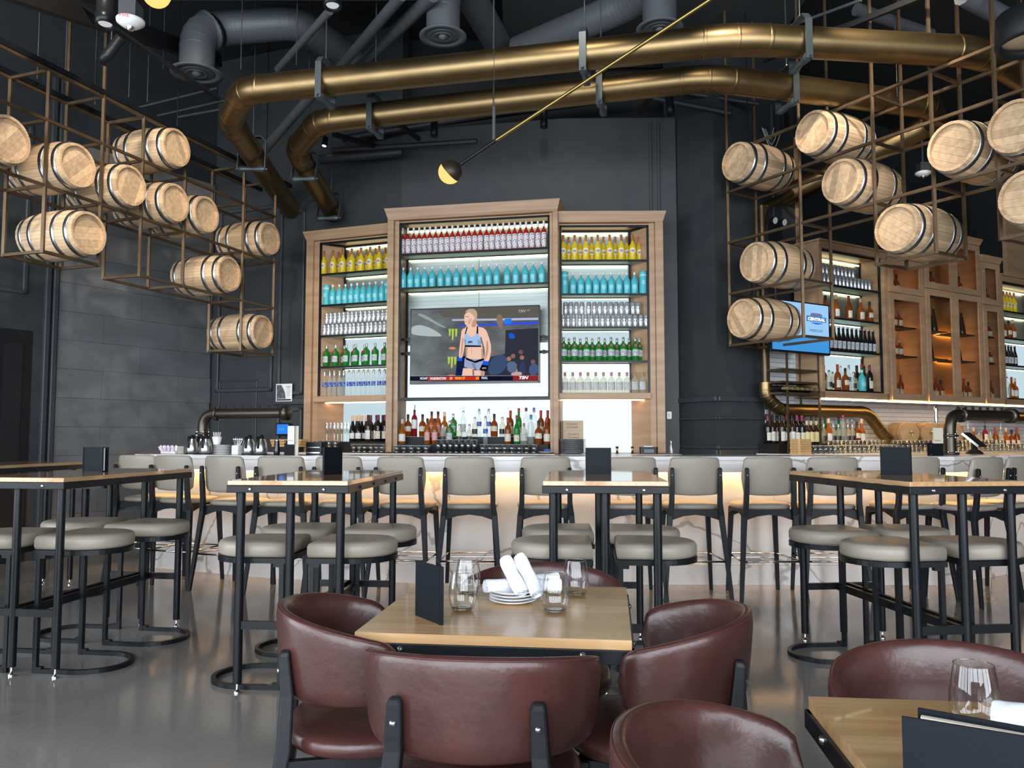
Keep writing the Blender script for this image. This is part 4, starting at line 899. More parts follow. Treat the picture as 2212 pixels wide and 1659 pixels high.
for px, pp, i, lab, r in ((703, P1, 2, 'steel roller hanger on the upper pipe above the cabinet end', .12), (1262, P1, 2, 'steel roller hanger on the upper pipe above the lamp rod', .12), (1730, P1, 3, 'steel roller hanger on the upper pipe past its bend', .12),
    (812, P2, 2, 'steel roller hanger on the lower pipe above the cabinet end', .115), (1298, P2, 2, 'steel roller hanger on the lower pipe above the lamp rod', .115), (1700, P2, 3, 'steel roller hanger on the lower pipe past its bend', .115),
    (545, P1, 0, 'steel roller hanger on the upper pipe near the tiled wall', .12), (660, P2, 0, 'steel roller hanger on the lower pipe near its elbow', .115), (712, P2, 0, 'steel roller hanger where the lower pipe meets the wall', .115)):
    hanger(px, 0, pp, i, lab, r)
# ================================================================== CEILING SERVICES
def duct(label, pts, rad, bend, diff=None):
    t = thing('air_duct', label, 'duct', tuple(pts[0])); o = Vector(pts[0]); P = [Vector(p) - o for p in pts]; path = [P[0]]
    for i in range(1, len(P) - 1): path += arc(P[i], P[i - 1], P[i + 1], bend, 5)
    path.append(P[-1]); obj('duct_tube', MB().tube(path, rad, 24, smooth=True), duct_m, t)
    for i in range(1, len(path) - 1):
        d = (path[i + 1] - path[i - 1]).normalized(); MQ = Matrix.Translation(path[i]) @ d.to_track_quat('Z', 'Y').to_matrix().to_4x4()
        obj('seam', MB().lathe([(rad * 0.99, -0.012), (rad * 1.025, 0), (rad * 0.99, 0.012)], 24, MQ, True, False, False), duct_m, t)
    if diff:   # round ceiling diffuser at the first point, facing down
        R0 = diff; obj('diffuser_ring', MB().lathe([(rad, 0.03), (R0, 0.0), (R0, -0.012), (R0 * 0.72, -0.006), (R0 * 0.70, 0.02)], 36, None, True, False, False), duct_m, t)
        for k, (rr, zz) in enumerate(((0.60, -0.004), (0.42, -0.014))): obj('diffuser_cone', MB().lathe([(R0 * (rr - 0.12), zz + 0.03), (R0 * rr, zz), (R0 * rr, zz - 0.005), (R0 * (rr - 0.10), zz + 0.012)], 32, None, True, False, False), duct_m, t)
        obj('diffuser_core', MB().lathe([(R0 * 0.2, 0.02), (R0 * 0.18, -0.02), (0.0, -0.035)], 20, None, True, True, False), duct_m, t)
    return t
A = aty(425, 158, 7.6)
duct('grey round air duct arching over the tiled wall end', [A, A + Vector((0, 0, 0.42)), aty(475, 62, 7.8), aty(640, 48, 7.9), aty(735, 110, 8.7), aty(800, 170, 9.1)], 0.165, 0.16, 0.245)
A = aty(957, 78, 6.9)
duct('grey round air duct with a diffuser above the television cabinet', [A, A + Vector((0, 0, 0.4)), A + Vector((0.1, 0.25, 0.75)), aty(1095, 130, 9.0)], 0.15, 0.16, 0.21)
A = aty(1425, 62, 6.9)
duct('grey round air duct with a diffuser behind the upper pipe bend', [A, A + Vector((0, 0, 0.4)), aty(1360, 10, 7.3), aty(1120, 110, 8.2)], 0.15, 0.16, 0.21)
def rod(name, label, cat, p, q, r, m, grp=None, n=10): return tag(obj(name, MB().cyl(p, q, r, n), m), label, cat, grp)
for p, q, r, lab in (((735, 145, 8.3), (868, -10, 6.6), 0.05, 'dark round brace slanting up beside the second duct'), ((775, 145, 8.5), (935, -10, 6.6), 0.06, 'thick dark brace slanting up by the middle diffuser'), ((600, 150, 7.8), (712, 24, 6.6), 0.035, 'thin dark brace with a pale joint ring'),
    ((565, 330, 8.6), (700, 175, 7.8), 0.05, 'dark brace crossing behind the pipe elbows'), ((1640, 120, 8.0), (1960, 5, 6.5), 0.012, 'thin conduit above the far pipe bend'), ((1600, 95, 8.0), (1860, 0, 6.6), 0.014, 'thin conduit nearer the lamp rod'), ((1850, 20, 7.2), (2010, 75, 7.6), 0.06, 'pale round pipe in the ceiling over the barrel rack'),
    ((2080, -10, 5.9), (2212, 60, 6.2), 0.075, 'grey green pipe at the photo corner')):
    rod('ceiling_pipe', lab, 'pipe', aty(*p), aty(*q), r, duct_m)
k = 0
for p, q, r, lab in (((300, 232, 8.9), (470, 190, 8.9), .022, 'highest sprinkler pipe over the tiled wall'), ((340, 250, 9.1), (560, 200, 9.0), .020, 'second sprinkler pipe over the tiled wall'), ((385, 253, 8.6), (500, 232, 8.5), .018, 'third sprinkler pipe by the upper pipe elbow'), ((720, 325, 9.0), (1030, 305, 8.6), .030, 'sprinkler main along the top of the back wall'),
    ((690, 345, 9.1), (870, 328, 8.9), .055, 'fat capped pipe at the top of the back wall'), ((740, 300, 9.2), (1390, 190, 8.8), .04, 'dark conduit bundle above the back wall'), ((780, 290, 9.3), (1400, 205, 8.9), .03, 'second dark conduit above the back wall'), ((1400, 210, 8.6), (1580, 245, 8.3), .03, 'conduit over the dark column'), ((1410, 190, 8.6), (1640, 225, 8.3), .025, 'upper conduit over the dark column')):
    rod('sprinkler_pipe', lab, 'pipe', aty(*p), aty(*q), r, mat('dark_conduit', (0.022, 0.024, 0.027), 0.5))
# slanted roof beams
for i, (p, q, lab) in enumerate((((-20, -40, 5.0), (470, 130, 9.5), 'black roof beam above the tiled wall'), ((860, 330, 9.3), (720, 290, 8.2), 'short dark strut over the cabinet end'), ((905, 300, 9.0), (850, 260, 8.0), 'short dark strut beside the lower pipe'), ((1650, 130, 7.8), (2020, -20, 6.0), 'black track beam over the barrel rack'), ((1380, 245, 8.4), (1420, 190, 8.0), 'short strut by the dark column top'))):
    tag(obj('ceiling_beam', MB().bar(aty(*p), aty(*q), 0.10 if i == 0 else 0.035, 0.16 if i == 0 else 0.05), blackm), lab, 'beam')
tag(obj('track_rail', MB().bar(aty(150, -5, 6.0), aty(475, 215, 7.4), 0.035, 0.03), black), 'black lighting track by the fire alarm', 'track')
tag(obj('ceiling_panel', MB().b2((-3.3, 5.2, 5.35), (-0.4, 7.2, 5.5)), mat('grey_panel', (0.045, 0.046, 0.047), 0.7)), 'dark grey dropped ceiling panel over the duct', 'panel')
tag(obj('ceiling_panel', MB().b2((-0.1, 7.2, 5.75), (3.0, 9.4, 5.9)), MATS['grey_panel']), 'dark grey dropped ceiling panel over the pipes', 'panel')
for px, py, Y in ((80, 80, 6.5), (140, 90, 6.7), (205, 100, 7.0), (278, 120, 7.3), (318, 130, 7.6), (352, 60, 7.8), (520, 60, 7.2), (640, 50, 7.3), (1065, 200, 7.0)):
    p = aty(px, py + 90, Y); k += 1
    rod('hanging_wire', 'thin hanging wire under the dark ceiling, %s from the tiled wall' % cw[min(7, k - 1)] if k < 9 else 'thin wire that holds the slanting brass lamp', 'wire', p, (p.x, p.y, CEIL), 0.004, mat('wire_grey', (0.05, 0.055, 0.06), 0.5), None, 5)
# spot lamps
def spot(px, py, Y, dirv, label, lit=0.0, r=0.05, L=0.2, colr=(1.0, 0.9, 0.75)):
    p = aty(px, py, Y); d = Vector(dirv).normalized(); t = thing('spot_lamp', label, 'lamp', tuple(p), 0, 'black ceiling spots')
    MQ = d.to_track_quat('Z', 'Y').to_matrix().to_4x4()
    obj('barrel', MB().lathe([(r * 0.92, -L / 2), (r * 0.92, L * 0.1), (r, L * 0.12), (r, L / 2), (r * 0.85, L / 2), (r * 0.7, L * 0.42)], 20, MQ, True, True, False), black, t)
    obj('lens', MB().lathe([(0.001, L * 0.415), (r * 0.82, L * 0.415)], 20, MQ, False, False, False), emis('spot_lens_on', colr, 3.0) if lit else (emis('downlight_lens', (0.95, 0.97, 1.0), 0.30) if r > 0.055 else steel), t)
    obj('stem', MB().cyl((0, 0, 0), (0, 0, 0.25), 0.008, 8), black, t)
    if lit:
        l = bpy.data.lights.new('spot_light', 'SPOT'); l.energy = lit; l.color = colr; l.spot_size = R(70); l.spot_blend = 0.6; l.shadow_soft_size = 0.04
        o = bpy.data.objects.new('spot_light', l); C.objects.link(o); o.parent = t; o.location = d * (L * 0.55); o.rotation_euler = (-d).to_track_quat('Z', 'Y').to_euler()
spot(228, 26, 5.2, (0.05, -0.1, -1), 'round black downlight beside the fire alarm', 0, 0.062, 0.2)
spot(718, -12, 5.6, (0.05, -0.1, -1), 'round black downlight over the upper pipe', 0, 0.065, 0.2)
spot(240, 108, 6.2, (-0.75, 0.2, -0.8), 'tilted black track spot under the fire alarm', 0, 0.045, 0.26)
spot(938, 275, 8.3, (0, 0.1, -1), 'small black spot under the lower pipe above the lamp globe', 0, 0.04, 0.2)
spot(1175, 258, 8.3, (0, 0.15, -1), 'small lit spot on the wall top past the lamp rod', 12, 0.04, 0.18)
spot(1447, 225, 8.0, (0.1, 0.1, -1), 'black spot in front of the dark column', 0, 0.045, 0.22)
spot(702, 307, 9.0, (-0.1, -0.3, -1), 'tiny lit spot beside the lower pipe elbow', 6, 0.035, 0.12)
def strobe(px, py, Y, label, s=1.0, word=True):
    p = aty(px, py, Y); t = thing('fire_strobe', label, 'alarm', tuple(p))
    obj('mount_box', MB().box((0, 0, 0.07 * s), (0.11 * s, 0.11 * s, 0.10 * s)), mat('alarm_grey', (0.07, 0.07, 0.075), 0.5), t)
    obj('dome', MB().lathe([(0.0, -0.035 * s), (0.05 * s, -0.03 * s), (0.085 * s, -0.005 * s), (0.088 * s, 0.012 * s), (0.07 * s, 0.02 * s)], 24), white, t)
    obj('lens', MB().lathe([(0.0, -0.062 * s), (0.02 * s, -0.055 * s), (0.024 * s, -0.03 * s)], 12), chrome, t)
    obj('stem', MB().cyl((0, 0, 0.1 * s), (0, 0, 0.6), 0.012), duct_m, t)
    if word:
        vs, fs = text_mb('FIRE', 0.034 * s); obj('lettering', MB().add([(v[0], -0.0875 * s, v[1] + 0.002 * s) for v in vs], fs), mat('red_ink', (0.6, 0.05, 0.04), 0.5), t)
strobe(282, 48, 5.0, 'white ceiling fire strobe over the tiled wall'); strobe(1994, 375, 8.6, 'white ceiling fire strobe behind the barrel rack', 0.95, False)
# slanting brass lamp with a half-lit globe
g = aty(972, 372, 6.0); e0 = aty(985, 362, 6.0); e1 = aty(1072, 303, 5.86); e2 = aty(1560, -18, 5.1)
t = thing('rod_pendant', 'slanting brass rod lamp with a half orange globe', 'lamp', tuple(g)); o = Vector(g)
obj('black_sleeve', MB().cyl(Vector(e0) - o, Vector(e1) - o, 0.016, 12), black, t); obj('brass_rod', MB().cyl(Vector(e1) - o, Vector(e2) - o, 0.013, 12), mat('rod_brass', (0.34, 0.25, 0.085), 0.38, 1.0), t)
dd = (Vector(e0) - o + Vector((0.06, -0.05, 0.05))).normalized(); MQ = dd.to_track_quat('Z', 'Y').to_matrix().to_4x4()
obj('shade_cap', MB().lathe([(0.092 * math.sin(a), 0.092 * math.cos(a)) for a in [0.02 + (PI * 0.5 - 0.02) * k / 8 for k in range(9)]], 28, MQ, True, False, False), mat('dark_bronze', (0.05, 0.04, 0.03), 0.45, 0.6), t)
obj('globe', MB().lathe([(0.089 * math.sin(a), 0.089 * math.cos(a)) for a in [PI * 0.45 + (PI * 0.55 - 0.02) * k / 10 for k in range(11)]], 28, MQ, True, True, False), emis('globe_orange', (1.0, 0.45, 0.14), 0.9), t)
p = aty(1067, 303, 5.87) - o; obj('stem', MB().cyl(p, p + Vector((0, 0, 0.26)), 0.013, 10), mat('stem_grey', (0.07, 0.07, 0.07), 0.5), t); obj('wire', MB().cyl(p + Vector((0, 0, 0.26)), p + Vector((0, 0, CEIL - g.z - p.z)), 0.002, 5), MATS['wire_grey'], t)
g = aty(338, -14, 4.2); t = thing('rod_pendant', 'orange globe just showing at the top photo edge', 'lamp', tuple(g)); obj('globe', MB().lathe([(0.075 * math.sin(a), -0.075 * math.cos(a)) for a in [0.02 + (PI - .04) * k / 12 for k in range(13)]], 24), MATS['globe_orange'], t); obj('stem', MB().cyl((0, 0, 0.07), (0, 0, 1.5), 0.01), black, t)
# hanging drum lamp at the right photo corner
p = aty(2235, 62, 4.6); t = thing('drum_lamp', 'big black drum lamp at the upper photo corner', 'lamp', tuple(p)); obj('drum', MB().lathe([(0.02, 0.10), (0.20, 0.09), (0.21, -0.08), (0.19, -0.10), (0.17, -0.06)], 32, None, True, False, False), blackm, t); obj('stem', MB().cyl((0, 0, 0.09), (0, 0, 1.2), 0.012), black, t); obj('lens', MB().lathe([(0.001, -0.06), (0.17, -0.06)], 24, None, False, False, False), steel, t)

# added spots, out of view, that brighten barrel racks, tiles, pipes and angled bar
for (loc, tgt, pw, lab) in (((-1.6, 4.3, 5.3), (-3.0, 8.0, 3.2), 150, 'added unseen spot aimed at the tiled-wall barrels'), ((-2.6, 4.0, 5.3), (-4.3, 9.4, 2.2), 200, 'added unseen spot aimed at the dark tiles'), ((1.4, 4.4, 5.3), (3.0, 7.2, 3.2), 120, 'added unseen spot aimed at the column-side barrels'), ((2.4, 5.0, 5.3), (4.6, 9.3, 2.4), 200, 'added unseen spot aimed at the glass cabinets'), ((0.2, 4.6, 5.3), (0.3, 8.2, 4.0), 35, 'added unseen spot aimed at the brass pipes')):
    d_ = Vector(tgt) - Vector(loc); d_.normalize(); t = thing('spot_lamp', lab, 'lamp', loc, 0, 'black ceiling spots'); MQ = d_.to_track_quat('Z', 'Y').to_matrix().to_4x4()
    obj('barrel', MB().lathe([(0.05, -0.12), (0.05, 0.02), (0.055, 0.03), (0.055, 0.12), (0.045, 0.12), (0.04, 0.09)], 20, MQ, True, True, False), black, t); obj('stem', MB().cyl((0, 0, 0), (0, 0, CEIL - loc[2]), 0.01, 8), black, t)
    l = bpy.data.lights.new('spot_light', 'SPOT'); l.energy = pw; l.color = (1.0, 0.88, 0.72); l.spot_size = R(58); l.spot_blend = 0.8; l.shadow_soft_size = 0.06
    o = bpy.data.objects.new('spot_light', l); C.objects.link(o); o.parent = t; o.location = d_ * 0.14; o.rotation_euler = (-d_).to_track_quat('Z', 'Y').to_euler()
# ================================================================== THE ANGLED BACK BAR (beyond the column)
FRB = Fr((3.29, 8.50), (3.29 + 0.857 * 5, 8.50 + 0.515 * 5))
amber_wood = wood('amber_cabinet_back', (0.42, 0.22, 0.075), (0.50, 0.28, 0.11), 0.45, (2, 2, 10))
led_amber = emis('led_strip_amber', (1.0, 0.50, 0.13), 15.0)
pane_m = thin_glass('cabinet_glass', (0.93, 0.90, 0.84), 0.03)
counter('back_counter', 'white topped back counter under the glass door cabinets', FRB, -0.60, 4.9, -0.22, 0.365, CT, slabw, blackm)
def open_unit(label, u0, u1, z0, z1, shelves, bays, depth=0.32):
    t = thing('display_cabinet', label, 'cabinet', FRB.P(u0, 0, z0), FRB.a, 'oak display cabinets of the angled back bar'); W = u1 - u0; H = z1 - z0
    for x in (0, W - 0.05): obj('stile', MB().b2((x, -0.02, 0), (x + 0.05, depth, H - 0.09)), oak, t, bev=0.003)
    obj('header', MB().b2((0, -0.025, H - 0.09), (W, depth, H - 0.02)), oakh, t, bev=0.003); obj('crown', MB().b2((-0.02, -0.05, H - 0.02), (W + 0.02, depth, H)), oakh, t)
    obj('bottom_board', MB().b2((0, -0.02, 0), (W, depth, 0.075)), oakh, t, bev=0.003)
    for x in (0.06, W - 0.06): obj('frame_post', MB().b2((x - 0.011, 0.02, 0.075), (x + 0.011, 0.042, H - 0.09)), black, t); obj('frame_post', MB().b2((x - 0.011, depth - 0.05, 0.075), (x + 0.011, depth - 0.03, H - 0.09)), black, t)
    obj('frame_rail', MB().b2((0.05, 0.02, H - 0.112), (W - 0.05, 0.042, H - 0.09)), black, t); obj('frame_rail', MB().b2((0.05, 0.02, 0.075), (W - 0.05, 0.042, 0.095)), black, t)
    for zz in shelves:
        zz -= z0; sh = obj('shelf', MB().b2((0.05, 0.03, zz - 0.012), (W - 0.05, depth - 0.02, zz)), fgl, t, 'frosted glass shelf')
        obj('shelf_edge', MB().b2((0.05, 0.018, zz - 0.018), (W - 0.05, 0.04, zz + 0.002)), black, sh); obj('rear_rail', MB().b2((0.06, depth - 0.062, zz - 0.022), (W - 0.06, depth - 0.052, zz - 0.012)), black, sh); obj('led_strip', MB().b2((0.08, depth - 0.042, zz - 0.030), (W - 0.08, depth - 0.030, zz - 0.014)), led, sh)
    obj('led_strip', MB().b2((0.08, depth - 0.05, H - 0.13), (W - 0.08, depth - 0.036, H - 0.115)), led, t)
    for a, b, m in bays: obj('back_panel', MB().b2((0.05, depth - 0.012, a - z0), (W - 0.05, depth, b - z0 - 0.003)), m, t)
    return t
RS = (2.953, 2.592, 2.235)
for u0, u1, lab in ((0.0, 1.17, 'open oak shelf cabinet beside the small television'), (3.60, 4.90, 'open oak shelf cabinet at the photo edge past the glass doors')):
    open_unit(lab, u0, u1, 1.705, 3.42, RS, [(2.953, 3.33, back_steel), (2.592, 2.953, back_steel), (2.235, 2.592, lp_mid), (1.78, 2.235, lp_mid)])
def glass_unit(label, u0, u1, top, split, doors, depth=0.30):
    z0 = 1.705; t = thing('glass_cabinet', label, 'cabinet', FRB.P(u0, 0, z0), FRB.a, 'glass door cabinets of the angled back bar'); W = u1 - u0; H = top - z0; sp = split - z0
    for x in (0, W - 0.02): obj('side_panel', MB().b2((x, -0.02, 0), (x + 0.02, depth, H - 0.08)), oak, t)
    obj('back_panel', MB().b2((0.02, depth - 0.015, 0), (W - 0.02, depth, H - 0.08)), amber_wood, t)
    obj('bottom_board', MB().b2((0, -0.02, 0), (W, depth, 0.03)), oakh, t); obj('top_board', MB().b2((0, -0.02, H - 0.10), (W, depth, H - 0.08)), oakh, t); obj('mid_board', MB().b2((0.02, 0, sp - 0.02), (W - 0.02, depth, sp)), blackm, t)
    o = 0.03; x0, x1, y0, y1, za, zb = 0, W, -0.045, depth, H - 0.08, H
    obj('crown', MB().add([(x0, y0, za), (x1, y0, za), (x1, y1, za), (x0, y1, za), (x0 - o, y0 - o, zb), (x1 + o, y0 - o, zb), (x1 + o, y1, zb), (x0 - o, y1, zb)], [(0, 3, 2, 1), (4, 5, 6, 7), (0, 1, 5, 4), (1, 2, 6, 5), (2, 3, 7, 6), (3, 0, 4, 7)]), oakh, t)
    w = W / doors; fr_ = 0.075
    for k in range(doors):
        for a, b in ((0.005, sp - 0.008), (sp, H - 0.085)):
            d = MB(); L, Rr = w * k + 0.004, w * (k + 1) - 0.004
            d.b2((L, -0.042, a), (L + fr_, -0.022, b)).b2((Rr - fr_, -0.042, a), (Rr, -0.022, b)).b2((L + fr_, -0.042, a), (Rr - fr_, -0.022, a + fr_)).b2((L + fr_, -0.042, b - fr_), (Rr - fr_, -0.022, b))
            dd = obj('door', d, oak, t); obj('glass_pane', MB().b2((L + fr_ - 0.005, -0.034, a + fr_ - 0.005), (Rr - fr_ + 0.005, -0.031, b - fr_ + 0.005)), pane_m, dd)
            obj('led_strip', MB().b2((L + 0.10, depth - 0.04, a + 0.04), (Rr - 0.10, depth - 0.03, a + 0.05)), led_amber, t)
        for zz in (2.24 - z0, 2.58 - z0): s = obj('shelf', MB().b2((w * k + 0.06, 0.03, zz - 0.012), (w * (k + 1) - 0.06, depth - 0.05, zz)), blackm, t); obj('led_strip', MB().b2((w * k + 0.1, depth - 0.045, zz + 0.004), (w * (k + 1) - 0.1, depth - 0.035, zz + 0.014)), led_amber, s)
    return t
glass_unit('single glass door cabinet between open shelves and the tall double one', 1.19, 1.86, 3.44, 2.955, 1)
glass_unit('tallest double glass door cabinet', 1.90, 3.10, 3.80, 3.07, 2)
glass_unit('narrow glass door cabinet near the photo edge', 3.13, 3.56, 3.61, 2.98, 1)
us = thing('under_cabinet_light', 'warm light strip along the underside of the cabinets', 'light', FRB.P(0, 0, 1.69), FRB.a); obj('led_strip', MB().b2((0.0, -0.02, -0.004), (4.9, 0.0, 0.010)), emis('led_strip_gold', (1.0, 0.62, 0.24), 24.0), us); obj('channel', MB().b2((0.0, 0.0, -0.006), (4.9, 0.03, 0.012)), steel, us)
# white wall tiles: the ones in plain view singly, the rest joined
tile_m = mat('white_glazed_tile', (0.66, 0.66, 0.67), 0.12); grout = mat('dark_grout', (0.06, 0.06, 0.065), 0.8)
bk = obj('tile_backing', MB().b2((0.0, -0.012, 1.0), (5.6, -0.001, 2.72)), grout, bpy.data.objects['wall_right_1'])
tw, thh = 0.102, 0.0515; rest = MB(); nt_ = 0; tme = MB().b2((0, -0.02, 0), (tw - 0.004, -0.011, thh - 0.004)).mesh('wall_tile'); tme.materials.append(tile_m)
for r in range(33):
    z = 1.02 + r * thh
    for c in range(55):
        u = c * tw - (tw / 2 if r % 2 else 0)
        if u < 0.0: continue
        if u < 0.70 and 1.09 < z or (u < 1.5 and 1.36 < z < 1.72):
            if nt_ < 300:
                o = obj('wall_tile', tme, tile_m, bpy.data.objects['wall_right_1']); o.location = (u, 0, z); nt_ += 1; continue
        if z < 1.75: rest.b2((u, -0.02, z), (u + tw - 0.004, -0.011, z + thh - 0.004))
o = obj('wall_tiles', rest, tile_m, bpy.data.objects['wall_right_1'], None, 'stuff')
# small television
tv2, TW2, TH2 = tv_set('television', 'small television with a blue sports programme screen behind the barrels', FRB, -0.10, ((1666, 645), (1792, 658), (1664, 759), (1792, 768)))
def tv2p(x, y):
    s = (x - 190) / 1470.0; top = 60 + 175 * s; bot = 1395 + 125 * s; return ((s - 0.5) * TW2, (1 - (y - top) / (bot - top)) * TH2)
s2 = obj('screen', MB().b2((-TW2 / 2 + 0.012, -0.0004, 0.02), (TW2 / 2 - 0.012, 0.003, TH2 - 0.012)), emis('screen_sky_blue', (0.30, 0.55, 0.85), 0.55), tv2, 'blue lit screen')
lay[0] = 0; kw = dict(fn=tv2p)
pic('lower_blue', [(200, 1000), (1640, 1110), (1655, 1500), (200, 1370)], (.26, .56, .82), s2, **kw)
pic('window_outline', [(330, 330), (420, 225), (780, 260), (880, 360), (900, 420), (860, 400), (770, 300), (440, 260), (350, 350)], (.35, .50, .72), s2, **kw)
for x, c, jk in ((625, (.62, .50, .44), (.12, .16, .34)), (810, (.36, .24, .20), (.09, .12, .20))):
    pic('suit', [(x - 110, 980), (x - 100, 640), (x - 20, 570), (x + 60, 570), (x + 100, 640), (x + 95, 980)], jk, s2, smooth=1, **kw); pic('shirt', [(x - 25, 560), (x + 40, 575), (x, 760)], (.80, .85, .82), s2, **kw)
    pic('face', [(x - 45, 380), (x + 45, 385), (x + 45, 500), (x + 15, 575), (x - 20, 570), (x - 45, 490)], c, s2, smooth=1, **kw); pic('hair', [(x - 48, 400), (x - 40, 345), (x + 20, 335), (x + 50, 370), (x + 46, 410)], (.10, .09, .10), s2, smooth=1, **kw)
pic('badge', [(1065, 490), (1170, 500), (1170, 440), (1470, 475), (1470, 545), (1580, 555), (1570, 690), (1060, 635)], (.33, .48, .66), s2, **kw)
pic('badge_red', [(1205, 430), (1430, 455), (1430, 475), (1205, 450)], (.72, .30, .34), s2, **kw); pic('badge_base', [(1150, 665), (1470, 700), (1460, 720), (1310, 728)], (.16, .42, .82), s2, **kw)
pic_text('badge_lettering', 'CENTRAL', 1315, 600, 74, (.90, .93, .96), s2, 0.15, 0.003, tv2p, 450); pic_text('programme_lettering', 'WEEKDAY', 1305, 888, 70, (.12, .18, .26), s2, 0, 0.0, tv2p, 340)
obj('wall_arm', MB().b2((-0.06, 0.05, TH2 * .4), (0.06, 0.42, TH2 * .6)), black, tv2)
# brass wall pipe by the column: comes down, turns and runs under the cabinets
q = lambda u, v, z: FRB.P(u, v, z)
pipe('thin brass pipe running down beside the dark column', [q(-0.60, 0.22, 3.75), q(-0.60, 0.22, 1.86)], 0.03, 0.05, m=bronze, collars=False)
pipe('brass pipe under the cabinets that bends down to the counter', [q(-0.60, 0.22, 1.86), q(-0.60, 0.22, 1.72), q(-0.42, 0.20, 1.575), q(1.05, 0.20, 1.575), q(1.30, 0.20, 1.36), q(1.42, 0.2, 1.26)], 0.066, [0.06, 0.09, 0.12, 0.05])
pipe('brass pipe under the last cabinet at the photo edge', [q(3.35, 0.22, 1.56), q(4.9, 0.22, 1.56)], 0.066, 0.05, collars=False)
pipe('golden pipe stub bent down from the ceiling by the column', [tuple(aty(1712, 416, 8.75)), tuple(aty(1652, 446, 8.55)), tuple(aty(1645, 478, 8.55))], 0.045, [0.08])
# bronze bottle rack in front of the tiles
br = thing('bottle_rack', 'bronze steel shelf rack in front of the white tiles', 'rack', FRB.P(-0.60, 0.02, CT), FRB.a)
for x in (0.10, 0.60):
    for y in (0.0, 0.24): obj('upright', MB().b2((x - 0.009, y - 0.009, 0), (x + 0.009, y + 0.009, 1.12 if y else 1.05)), bronze, br)
for z in (0.86, 0.73, 0.615): obj('shelf', MB().b2((0.0, -0.01, z), (0.61, 0.25, z + 0.022)), bronze, br)
wine_dark = bottle_glass('glass_black', (0.012, 0.010, 0.010), 0.15)
def lying():
    t = thing('wine_bottle', '-', 'bottle'); M = Matrix.Rotation(R(90), 4, 'X')
    obj('glass', MB().lathe([(0.03, -0.15), (0.037, -0.14), (0.037, 0.03), (0.015, 0.085), (0.015, 0.15)], 12, M), wine_dark, t); obj('foil', MB().lathe([(0.017, 0.09), (0.017, 0.155)], 10, M), mat('foil_gold', (0.45, 0.34, 0.16), 0.35, 0.6), t); return t
K_ly = Kind(lying)
for k in range(7): K_ly.put(FRB.P(-0.55 + 0.078 * k, 0.13, CT + 0.637 + 0.0375), FRB.a, 'wine bottle lying on the bronze rack, %s from the column' % cw[k], 'lying wine bottles')
# ================================================================== BOTTLES AND GLASSES
def arcband(mb, r, z0, z1, deg, n=8, a0=-90, r1=None):
    vs = []
    for k in range(n + 1):
        a = R(a0 - deg / 2 + deg * k / n); vs += [(r * math.cos(a), r * math.sin(a), z0), ((r1 or r) * math.cos(a), (r1 or r) * math.sin(a), z1)]
    return mb.add(vs, [(2 * k, 2 * k + 2, 2 * k + 3, 2 * k + 1) for k in range(n)], True)
def print_mat(name, bgc, ink, scale, thr=0.55):
    if name in MATS: return MATS[name]
    m = mat(name, bgc, 0.5); nt = m.node_tree; b = nt.nodes['Principled BSDF']; tc = nt.nodes.new('ShaderNodeTexCoord'); mp = nt.nodes.new('ShaderNodeMapping'); mp.inputs['Scale'].default_value = scale
    nz = nt.nodes.new('ShaderNodeTexNoise'); nz.inputs['Scale'].default_value = 1; nz.inputs['Detail'].default_value = 2; rp = nt.nodes.new('ShaderNodeValToRGB'); rp.color_ramp.interpolation = 'CONSTANT'
    rp.color_ramp.elements[0].color = (*bgc, 1); rp.color_ramp.elements[1].position = thr; rp.color_ramp.elements[1].color = (*ink, 1)
    nt.links.new(tc.outputs['Object'], mp.inputs[0]); nt.links.new(mp.outputs[0], nz.inputs[0]); nt.links.new(nz.outputs[0], rp.inputs[0]); nt.links.new(rp.outputs[0], b.inputs['Base Color']); return m
GL = dict(red=bottle_glass('glass_red', (0.62, 0.035, 0.02)), yellow=bottle_glass('glass_yellow', (1.0, 0.80, 0.05), 0.5, 0.35), green=bottle_glass('glass_green', (0.03, 0.32, 0.05)), clear=bottle_glass('glass_clear', (0.90, 0.93, 0.93), 0.88, 0.88), pale=bottle_glass('glass_pale', (0.88, 0.87, 0.76), 0.85, 0.8),
    amber=bottle_glass('glass_amber', (0.34, 0.085, 0.015), 0.45), ruby=bottle_glass('glass_ruby', (0.30, 0.02, 0.03), 0.4), dark=wine_dark, brown=bottle_glass('glass_brown', (0.05, 0.022, 0.012), 0.25), aqua=mat('aqua_glaze', (0.075, 0.45, 0.52), 0.3), orange=bottle_glass('glass_orange', (0.56, 0.16, 0.025), 0.55))
CP = dict(white=mat('cap_white', (0.75, 0.74, 0.72), 0.4), copper=mat('cap_copper', (0.50, 0.18, 0.05), 0.35, 0.4), silver=mat('cap_silver', (0.55, 0.56, 0.58), 0.3, 0.8), black=mat('cap_black', (0.015, 0.015, 0.017), 0.4), redw=mat('cap_red', (0.36, 0.03, 0.03), 0.4), blue=mat('cap_blue', (0.12, 0.20, 0.45), 0.35, 0.3), rose=mat('cap_rose', (0.40, 0.20, 0.17), 0.4), tan=mat('cap_tan', (0.60, 0.45, 0.33), 0.5), plum=mat('cap_plum', (0.20, 0.03, 0.07), 0.4))
